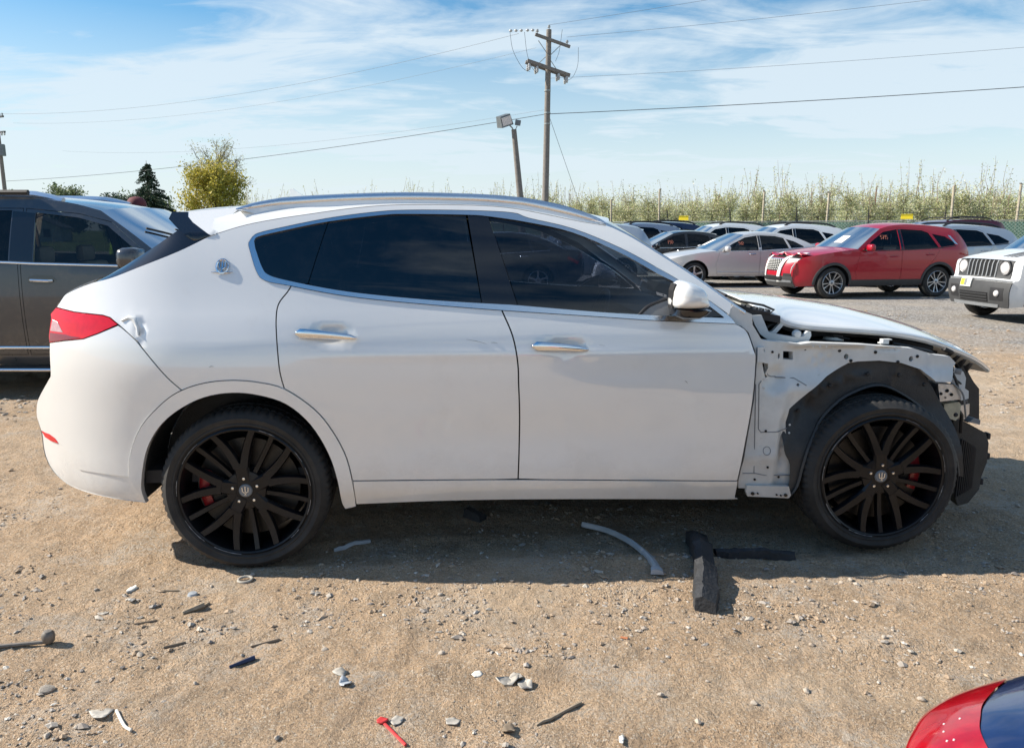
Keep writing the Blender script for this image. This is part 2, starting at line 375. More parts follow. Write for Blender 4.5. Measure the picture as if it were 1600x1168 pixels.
# ------------------------------------------------------------------ ground
def ground_material():
    m = bpy.data.materials.new('dirt_and_gravel'); m.use_nodes = True; nt = m.node_tree; N = nt.nodes.new; L = nt.links.new; b = nt.nodes['Principled BSDF']
    g = N('ShaderNodeNewGeometry'); pos = g.outputs['Position']
    def noise(sc, det=6, rough=.6, dist=0.0, vec=None):
        n = N('ShaderNodeTexNoise'); n.inputs['Scale'].default_value = sc; n.inputs['Detail'].default_value = det; n.inputs['Roughness'].default_value = rough; n.inputs['Distortion'].default_value = dist; L(vec or pos, n.inputs['Vector']); return n.outputs[0]
    def rng(v, a, c, lo, hi):
        r = N('ShaderNodeMapRange'); r.inputs[1].default_value = a; r.inputs[2].default_value = c; r.inputs[3].default_value = lo; r.inputs[4].default_value = hi; L(v, r.inputs[0]); return r.outputs[0]
    def mix(f, a, c, mode='MIX'):
        x = N('ShaderNodeMix'); x.data_type = 'RGBA'; x.blend_type = mode
        if isinstance(f, float): x.inputs[0].default_value = f
        else: L(f, x.inputs[0])
        for i, v in ((6, a), (7, c)):
            if isinstance(v, tuple): x.inputs[i].default_value = (*v, 1)
            else: L(v, x.inputs[i])
        return x.outputs[2]
    def mth(op, a, c):
        x = N('ShaderNodeMath'); x.operation = op
        for i, v in enumerate((a, c)):
            if isinstance(v, (int, float)): x.inputs[i].default_value = v
            else: L(v, x.inputs[i])
        return x.outputs[0]
    dirt = mix(rng(noise(.9, 7, .65), .35, .65, 0, 1), (.50, .345, .215), (.62, .450, .30))
    dirt = mix(rng(noise(5.5, 8, .7, .6), .45, .68, 0, .8), dirt, (.34, .255, .175))
    dirt = mix(rng(noise(38, 6, .7), .52, .70, 0, .55), dirt, (.60, .52, .42))
    dirt = mix(rng(noise(140, 4, .7), .50, .64, 0, .75), dirt, (.17, .125, .085))
    dirt = mix(rng(noise(95, 3, .6), .58, .66, 0, .9), dirt, (.66, .58, .47))
    dirt = mix(rng(noise(70, 4, .75, .5), .55, .62, 0, .7), dirt, (.22, .175, .13))
    dirt = mix(mth('MULTIPLY', rng(noise(2.3, 5, .7), .50, .62, 0, 1), rng(noise(60, 3, .7), .42, .55, 0, .8)), dirt, (.51, .45, .38))
    dirt = mix(rng(noise(.38, 5, .6, .8), .50, .66, 0, .55), dirt, (.58, .46, .33))                  # paler packed patches
    dirt = mix(rng(noise(1.7, 7, .7, 1.2), .56, .70, 0, .60), dirt, (.27, .20, .14))                   # damp, darker earth
    # crushed stone over the back of the yard
    v = N('ShaderNodeTexVoronoi'); v.inputs['Scale'].default_value = 26; L(pos, v.inputs['Vector'])
    grav = mix(rng(v.outputs['Color'], .1, .9, 0, 1), (.34, .32, .29), (.58, .56, .53))
    grav = mix(rng(v.outputs['Distance'], .25, .6, 0, .7), grav, (.16, .14, .12))
    grav = mix(rng(noise(.6, 6, .6), .45, .62, 0, .6), grav, (.44, .38, .31))
    sp = N('ShaderNodeSeparateXYZ'); L(pos, sp.inputs[0])
    yy = mth('ADD', sp.outputs[1], mth('MULTIPLY', sp.outputs[0], .18))
    edge = mth('ADD', yy, mth('MULTIPLY', mth('SUBTRACT', noise(.45, 8, .65), .5), 9.0))
    col = mix(rng(edge, 10.8, 13.2, 0, 1), dirt, grav)
    # grass and the orchard floor beyond the fence line
    far = mth('ADD', mth('ADD', sp.outputs[1], mth('MULTIPLY', sp.outputs[0], .46)), mth('MULTIPLY', noise(.2, 5), 3.0))
    grass = mix(rng(noise(.12, 6), .35, .65, 0, 1), (.10, .16, .045), (.19, .22, .08))
    col = mix(rng(far, 44.0, 46.0, 0, 1), col, grass)
    L(col, b.inputs['Base Color']); b.inputs['Roughness'].default_value = .95; P_in(b, 'Specular IOR Level').default_value = .2
    h = mth('ADD', mth('MULTIPLY', noise(55, 6, .7), .6), mth('MULTIPLY', noise(210, 3, .6), .4))
    h = mth('ADD', h, mth('MULTIPLY', noise(13, 6, .65), 1.2))
    vc = N('ShaderNodeTexVoronoi'); vc.feature = 'DISTANCE_TO_EDGE'; vc.inputs['Scale'].default_value = 17
    dn = N('ShaderNodeTexNoise'); dn.inputs['Scale'].default_value = 14; dn.inputs['Detail'].default_value = 5; L(pos, dn.inputs['Vector']); dv = N('ShaderNodeVectorMath'); dv.operation = 'MULTIPLY_ADD'; L(dn.outputs['Color'], dv.inputs[0]); dv.inputs[1].default_value = (.11, .11, .11); L(pos, dv.inputs[2]); L(dv.outputs[0], vc.inputs['Vector'])
    crack = mth('MULTIPLY', rng(vc.outputs['Distance'], .0, .07, 0, .30), rng(noise(.9, 4), .52, .66, 0, 1)); h = mth('ADD', h, crack)
    bp = N('ShaderNodeBump'); bp.inputs['Strength'].default_value = 1.0; bp.inputs['Distance'].default_value = .026; L(h, bp.inputs['Height']); L(bp.outputs[0], b.inputs['Normal'])
    MATS['ground'] = m
ground_material()
def ground_height(x, y):
    h = .020*fbm(x*.55, y*.55, 3, 3) + .011*fbm(x*2.6, y*2.6, 21, 4) + .007*fbm(x*11, y*11, 31, 3, .6) + .0075*fbm(x*38, y*38, 41, 2, .7)
    # ruts: shallow pressed bands with tread marks across them
    for (x0, y0, ang, wd, dep, ph) in ((0, 3.22, .055, .13, .016, 0), (0, 3.02, .045, .07, .010, 1.1), (-1.5, 4.35, -.03, .14, .014, 2.0), (0, 2.55, .16, .12, .010, .4), (-2.0, 2.25, .24, .12, .014, 2.6), (-2.6, 3.75, .03, .13, .018, 3.1), (-2.6, 3.48, .035, .12, .016, 1.4), (.6, 2.75, .10, .13, .012, 2.2), (0, 1.95, .12, .14, .012, .7), (1.6, 5.0, .03, .15, .012, 1.7), (0, 7.1, -.02, .2, .016, .9), (3, 9.5, -.12, .25, .02, .2), (0, 6.2, .02, .2, .014, 2.2)):
        c, s = math.cos(ang), math.sin(ang); u = (x-x0)*c+(y-y0)*s; v = -(x-x0)*s+(y-y0)*c + .05*fbm(u*.8, u*0+ph, 55, 2)
        m = np.exp(-(v/wd)**4)*np.clip(.75+2.4*vnoise(u*.5+ph*9, v*1.5, 61), 0, 1)
        ribs = np.sign(np.sin(u*62+np.abs(v)*38))*.5
        h = h - m*dep*.75 + m*.004*ribs + .009*np.exp(-((np.abs(v)-wd*1.15)/.04)**2)*np.clip(.4+2*vnoise(u*1.2, v*2+ph, 71), 0, 1)
    h = h - .014*np.exp(-((x+1.22)**2+(y-3.33)**2)/.35) - .010*np.exp(-((x-1.78)**2+(y-3.54)**2)/.3)
    fade = np.clip((np.minimum(np.minimum(x+8, 8-x), np.minimum(y-.3, 16-y)))/.8, 0, 1)
    return h*fade
def build_ground():
    xs = np.linspace(-8, 8, 760); t = np.linspace(0, 1, 470); ys = .3+15.7*(.30*t+.70*t**2.2)
    X, Y = np.meshgrid(xs, ys); Z = ground_height(X, Y); V = np.stack([X, Y, Z], -1).reshape(-1, 3); nx, ny = len(xs), len(ys)
    i = (np.arange(ny-1)[:, None]*nx+np.arange(nx-1)[None]).ravel(); F = np.stack([i, i+1, i+1+nx, i+nx], 1)
    b = len(V); B = 1500.0
    V = np.concatenate([V, np.array([(-8, .3, 0), (8, .3, 0), (8, 16, 0), (-8, 16, 0), (-B, -200, 0), (B, -200, 0), (B, 2500, 0), (-B, 2500, 0)])])
    F = np.concatenate([F, np.array([(b, b+4, b+5, b+1), (b+1, b+5, b+6, b+2), (b+2, b+6, b+7, b+3), (b+3, b+7, b+4, b)])])
    g = big_mesh('ground', V, F, 'ground', None, smooth=True); tag(g, kind='structure')
    return g
build_ground()
def stone_mats():
    m = bpy.data.materials.new('pebble_mix'); m.use_nodes = True; nt = m.node_tree; N = nt.nodes.new; L = nt.links.new; b = nt.nodes['Principled BSDF']
    g = N('ShaderNodeNewGeometry'); r = N('ShaderNodeValToRGB'); L(g.outputs['Random Per Island'], r.inputs[0]); e = r.color_ramp.elements
    e[0].position = 0; e[0].color = (.34, .25, .17, 1); e[1].position = 1; e[1].color = (.58, .54, .48, 1)
    for p, c in ((.35, (.42, .32, .225)), (.6, (.30, .27, .24)), (.75, (.50, .45, .38)), (.88, (.22, .19, .17))): q = e.new(p); q.color = (*c, 1)
    n = N('ShaderNodeTexNoise'); n.inputs['Scale'].default_value = 90; L(g.outputs['Position'], n.inputs['Vector'])
    mx = N('ShaderNodeMix'); mx.data_type = 'RGBA'; mx.blend_type = 'MULTIPLY'; mx.inputs[0].default_value = .6; L(r.outputs[0], mx.inputs[6]); 
    mr = N('ShaderNodeMapRange'); mr.inputs[3].default_value = .5; mr.inputs[4].default_value = 1.5; L(n.outputs[0], mr.inputs[0]); L(mr.outputs[0], mx.inputs[7]); L(mx.outputs[2], b.inputs['Base Color'])
    b.inputs['Roughness'].default_value = .9; MATS['pebbles'] = m
stone_mats()
def scatter(name, n, xr, yr, size, seed, parent=None, flat=.55, density=None):
    """many small stones in one mesh"""
    rg = np.random.default_rng(seed); P = np.stack([rg.uniform(*xr, n*3), yr[0]+(yr[1]-yr[0])*rg.random(n*3)**1.6], 1)
    cl = vnoise(P[:, 0]*1.3, P[:, 1]*1.3, seed+1)+.6*vnoise(P[:, 0]*5, P[:, 1]*5, seed+2); P = P[np.argsort(-(cl+.55*rg.random(n*3)))][:n]
    base = np.array([(1, 0, 0), (-1, 0, 0), (0, 1, 0), (0, -1, 0), (0, 0, 1), (0, 0, -1), (.62, .62, .5), (-.62, .62, .45), (.6, -.62, .5), (-.62, -.6, .5)], float)
    tri = np.array([(0, 6, 4), (0, 2, 6), (6, 2, 4), (2, 7, 4), (2, 1, 7), (7, 1, 4), (1, 9, 4), (1, 3, 9), (9, 3, 4), (3, 8, 4), (3, 0, 8), (8, 0, 4), (0, 5, 2), (2, 5, 1), (1, 5, 3), (3, 5, 0)])
    s = size[0]*np.exp(rg.normal(0, size[1], n)); s = np.clip(s, size[0]*.4, size[2]); k = len(base)
    B = base[None]*(1+.35*rg.uniform(-1, 1, (n, k, 3))); a = rg.uniform(0, 6.283, n); ca, sa = np.cos(a)[:, None], np.sin(a)[:, None]
    el = rg.uniform(.6, 1.3, (n, 1)); bx, by, bz = B[..., 0]*el, B[..., 1]/el, B[..., 2]*flat
    V = np.stack([(bx*ca-by*sa)*s[:, None]+P[:, :1], (bx*sa+by*ca)*s[:, None]+P[:, 1:], bz*s[:, None]+ground_height(P[:, 0], P[:, 1])[:, None]+.15*s[:, None]], -1).reshape(-1, 3)
    F = (tri[None]+(np.arange(n)*k)[:, None, None]).reshape(-1, 3)
    o = big_mesh(name, V, F, 'pebbles', parent); return tag(o, kind='stuff')
tag(scatter('pebbles', 34000, (-3.4, 3.4), (1.5, 6.5), (.0038, .58, .018), 101), 'small loose pebbles and clods strewn over the dirt', 'pebbles')
tag(scatter('gravel', 6000, (-7.5, 7.9), (6.0, 16), (.011, .45, .04), 202), 'loose grey gravel scattered over the back of the yard', 'gravel')
# ------------------------------------------------------------------ wheels (axle along y, outer face towards -y)
_WM = {}
def tyre_mesh(rt, rr, wd, seg=210, tread=True):
    s = rt - rr
    prof = [(rr-.006, .022), (rr+.002, .006), (rr+.12*s, .001), (rr+.18*s, -.0045), (rr+.24*s, -.0045), (rr+.27*s, -.0015), (rr+.45*s, -.006), (rr+.50*s, -.0085), (rr+.55*s, -.0085), (rr+.58*s, -.005), (rr+.70*s, .002), (rr+.86*s, .014), (rr+.94*s, .026), (rt-.002, .045), (rt, .066), (rt-.008, .068), (rt-.008, .078), (rt, .080), (rt+.001, wd*.5-.006), (rt-.008, wd*.5-.005), (rt-.008, wd*.5+.005)]
    prof = prof + [(r, wd-h) for r, h in prof[::-1][1:]]
    k = len(prof); V = []; F = []
    for i in range(seg):
        a = 2*math.pi*i/seg; gro = tread and i % 3 == 0
        for q, (r, h) in enumerate(prof):
            rr_ = r - (.006 if gro and (11 <= q <= 14 or k-15 <= q <= k-12 or q in (17, 18)) else 0)
            V.append((rr_*math.cos(a), h, rr_*math.sin(a)))
    for i in range(seg):
        j = (i+1) % seg
        for q in range(k-1): F.append((i*k+q, i*k+q+1, j*k+q+1, j*k+q))
    return V, F
def spoke(mb, a0, r0, a1, r1, w0, w1, y0, y1, th=.030, curve=.010):
    n = 6; V = []
    for i in range(n+1):
        t = i/n; r = r0+(r1-r0)*t; a = a0+(a1-a0)*t; w = w0+(w1-w0)*t; y = y0+(y1-y0)*t + curve*math.sin(math.pi*t)
        ux, uz = math.cos(a), math.sin(a); px, pz = -uz, ux
        for (ww, dy) in ((-.5, .012), (-.36, 0), (.36, 0), (.5, .012), (.42, th), (-.42, th)):
            V.append((ux*r+px*w*ww, y+dy, uz*r+pz*w*ww))
    F = []
    for i in range(n):
        for q in range(6): F.append((i*6+q, i*6+(q+1) % 6, (i+1)*6+(q+1) % 6, (i+1)*6+q))
    F += [tuple(range(6)), tuple(n*6+q for q in range(6))]
    mb.add(V, F)
def make_wheel(parent, loc, style='triple', rt=.382, rr=.298, wd=.27, rot=0.0, rz=0.0, rim='rim_black', caliper=None, seg=210, scuff=False, cal_side=1):
    """wheel under a car: tyre, rim, cap, bolts, disc and caliper"""
    w = empty('wheel', loc, rz); w.parent = parent
    key = (style, rt, rr, wd, rim, seg)
    if key not in _WM:
        V, F = tyre_mesh(rt, rr, wd, seg, seg > 100); ty = mesh('tyre', V, F, 'rubber_dusty', None, smooth=True, sharp=35)
        bm = bmesh.new(); bm.from_mesh(ty.data); bmesh.ops.recalc_face_normals(bm, faces=bm.faces); bm.to_mesh(ty.data); bm.free(); ty.data.set_sharp_from_angle(angle=R(35))
        mb = MB(); q = rr/.295
        mb.lathe([(rr-.008, .030), (rr+.004, .010), (rr+.003, .001), (rr-.004, -.004), (rr-.011, .000), (rr-.014, .010), (rr-.020, .045), (rr-.032, .11), (rr-.034, wd-.03), (rr-.028, wd-.03)], 64 if seg > 100 else 32)
        if style == 'triple':
            for k in range(5):
                g = R(62+72*k)
                spoke(mb, g+R(36), .040*q, g+R(36), .128*q, .070*q, .066*q, .020, .017, .040, .0)
                for sg in (-1, 1): spoke(mb, g+sg*R(28.5), .108*q, g+sg*R(18.5), rr-.012, .046*q, .036*q, .016, .006, .038, .006)
                spoke(mb, g, .088*q, g, rr-.012, .025, .029*q, .034, .010, .030)
            mb.lathe([(.0, .024), (.060*q, .022), (.088*q, .028), (.094*q, .040), (.094*q, .075), (.0, .08)], 40)
        elif style == 'ten':
            for k in range(10):
                g = 2*math.pi*k/10 + (.09 if k % 2 else -.09)
                spoke(mb, g, .05*q, g*1.0, rr-.010, .022*q, .036*q, .030, .010, .03)
            mb.lathe([(.0, .028), (.055*q, .028), (.075*q, .036), (.078*q, .07), (.0, .07)], 28)
        else:
            for k in range(5):
                g = 2*math.pi*k/5 + math.pi/2
                spoke(mb, g, .05*q, g, rr-.010, .06*q, .075*q, .026, .008, .035)
            mb.lathe([(.0, .022), (.07*q, .022), (.09*q, .034), (.09*q, .07), (.0, .07)], 28)
        rm = mb.build('rim', rim, None, smooth=True, sharp=32)
        mc = MB(); mc.lathe([(0, .016), (.026*q, .016), (.030*q, .020), (.031*q, .030)], 28); cp = mc.build('centre_cap', 'grey_plastic', None, smooth=True)
        ml = MB()
        for k in range(5):
            a = R(94+72*k); c = (math.cos(a)*.057*q, .014, math.sin(a)*.057*q); ml.lathe([(.0, .012), (.0115, .012), (.0115, .0)], 12, c)
        lh = ml.build('bolt_recess', 'black_deep', None)
        nuts = []
        for k in range(5):
            nt = MB(); a = R(94+72*k); c = (math.cos(a)*.057*q, .012, math.sin(a)*.057*q); nt.lathe([(.0, .0), (.0065, .001), (.008, .008), (.008, .014)], 6, c)
            nuts.append(nt.build('wheel_bolt', 'chrome' if seg > 100 else 'disc_steel', None))
        dk = MB(); dk.lathe([(.10*q, .09), (rr-.065, .09), (rr-.065, .115), (.10*q, .115)], 48, closed=True); dk.lathe([(0, .075), (.10*q, .075), (.10*q, .12)], 32)
        ds = dk.build('brake_disc', 'disc_steel', None, smooth=True)
        bk = MB(); bk.lathe([(.0, wd-.06), (rr-.04, wd-.06)], 32); bb = bk.build('brake_backplate', 'black_deep', None)
        _WM[key] = [ty, rm, cp, ds, bb] + (nuts if seg > 100 else [])
        COL.objects.unlink(lh); bpy.data.objects.remove(lh)
        for o in _WM[key]: COL.objects.unlink(o)
        if seg <= 100:
            for o in nuts: bpy.data.objects.remove(o)
    for o in _WM[key]:
        c = bpy.data.objects.new(o.name.split('.')[0], o.data); COL.objects.link(c); c.parent = w
        if o.name.startswith(('rim', 'centre', 'wheel_b')): c.rotation_euler = (0, -rot, 0)
    if style == 'triple' and caliper:
        mb = MB(); V = []; n = 10
        for i in range(n+1):
            a = (0 if cal_side > 0 else math.pi) + R(-24+48*i/n)
            for (r, h) in ((.178, .078), (.214, .078), (.226, .086), (.226, .14), (.178, .14)): V.append((r*math.cos(a), h, r*math.sin(a)))
        F = [(i*5+q, i*5+(q+1) % 5, (i+1)*5+(q+1) % 5, (i+1)*5+q) for i in range(n) for q in range(5)] + [tuple(range(5)), tuple(n*5+q for q in range(5))]
        mb.add(V, F); mb.build('brake_caliper', caliper, w, smooth=True)
    if scuff:
        mb = MB()
        for (a0, a1) in ((130, 152), (60, 74), (28, 38), (5, 22), (-22, -8), (-48, -38), (-120, -96), (168, 182), (205, 230)):
            pts = [(math.cos(R(a))*(rr+.0005), -.0042, math.sin(R(a))*(rr+.0005)) for a in np.linspace(a0, a1, 10)]
            mb.tube(pts, [.0006+.0016*random.random() for _ in pts], 5)
        s_ = mb.build('rim_scuffs', 'rim_scuff', w); s_['kind'] = 'stuff'
        # emblem on the cap: three prongs on a stem
        mb = MB(); y0 = .0145
        def bar(x0, z0, x1, z1, t): 
            d = Vector((x1-x0, z1-z0)).normalized(); n_ = Vector((-d.y, d.x))*t/2
            mb.prism([(x0+n_.x, z0+n_.y), (x0-n_.x, z0-n_.y), (x1-n_.x, z1-n_.y), (x1+n_.x, z1+n_.y)], y0-.0012, y0+.003)
        bar(0, -.020, 0, .021, .0045); bar(-.012, -.004, -.014, .017, .004); bar(.012, -.004, .014, .017, .004)
        bar(-.012, -.004, 0, -.010, .004); bar(.012, -.004, 0, -.010, .004); bar(-.006, -.018, .006, -.018, .003)
        mb.build('trident_emblem', 'satin_alu', w)
    return w
# ---- half width of the white SUV's body at (x along the car, z up) ----
def _ip(x, xs, ys):
    return np.interp(x, xs, ys)
def _sm(x, xs, ys):
    """smooth interpolation through knots (monotone cubic Hermite)"""
    xs = np.asarray(xs, float); ys = np.asarray(ys, float); x = np.clip(np.asarray(x, float), xs[0], xs[-1])
    h = np.diff(xs); d = np.diff(ys) / h; m = np.zeros_like(ys)
    m[0], m[-1] = d[0], d[-1]
    for i in range(1, len(xs) - 1):
        m[i] = 0 if d[i-1]*d[i] <= 0 else 3*(h[i-1]+h[i])/((2*h[i]+h[i-1])/d[i-1]+(h[i]+2*h[i-1])/d[i])
    i = np.clip(np.searchsorted(xs, x, 'right') - 1, 0, len(h) - 1)
    t = (x - xs[i]) / h[i]
    return ((1+2*t)*(1-t)**2*ys[i] + t*(1-t)**2*h[i]*m[i] + t*t*(3-2*t)*ys[i+1] + t*t*(t-1)*h[i]*m[i+1])
def suv_belt(x):
    return _sm(x, [-1.1, 0.0, 0.25, 0.6, 1.175, 2.23, 4.0], [1.33, 1.335, 1.315, 1.262, 1.197, 1.135, 1.02])
def suv_w(x, z):
    x = np.asarray(x, float); z = np.asarray(z, float)
    zb = suv_belt(x)
    kz, kw = [0.1, 0.25, 0.30, 0.36, 0.42, 0.55, 0.72, 0.90, 1.03, 1.13, 1.22, 1.36], [0.84, 0.895, 0.912, 0.932, 0.940, 0.9475, 0.957, 0.962, 0.953, 0.927, 0.893, 0.840]
    wl = _sm(z, kz, kw); wb = _sm(zb, kz, kw)
    u = np.maximum(z - zb, 0)
    wu = wb - 0.385*u - 0.36*u*u
    w = np.where(z > zb, wu, wl)
    w = w + 0.030*np.exp(-((x+0.02)/0.50)**2)*np.exp(-((z-0.93)/0.26)**2)      # rear haunch
    w = w - 0.018*np.exp(-((x-1.35)/0.75)**2)*np.exp(-((z-0.60)/0.14)**2)      # hollow of the doors
    t = np.maximum(-0.22 - x, 0)/0.75
    w = w - 0.27*t**2.3                                                        # tail drawn in
    tf = np.maximum(x - 2.6, 0)
    return w - 0.10*tf**2
def _ss(a, b, x): t = np.clip((np.asarray(x, float)-a)/(b-a), 0, 1); return t*t*(3-2*t)
def spoil_w(x, z): return np.minimum(.772, .772 - 1.20*(np.asarray(z, float)-1.520)) + 0*np.asarray(x, float)
def front_w(x, z):
    """the bare structure where the front wing is missing: hinge pillar, then the apron set further in"""
    x = np.asarray(x, float); z = np.asarray(z, float)
    w = 0.905 - 0.055*_ss(2.43, 2.56, x)*_ss(0.78, 0.90, z)                       # apron panel lies deeper than the pillar
    w = w - 0.030*_ss(2.50, 2.56, x - 0.10*(z-0.6))*(1-_ss(0.70, 0.86, z))        # pressed channel beside the wheel arch
    w = w + 0.022*_ss(0.985, 1.0, z - 0.00*x)*_ss(2.5, 2.6, x)                    # shelf along the upper rail
    w = w - 0.05*_ss(2.9, 3.7, x)
    w = w + 0.020*np.exp(-((z-0.47-0.00*x)/0.035)**2)*(1-_ss(2.45, 2.6, x))*0.5
    return w
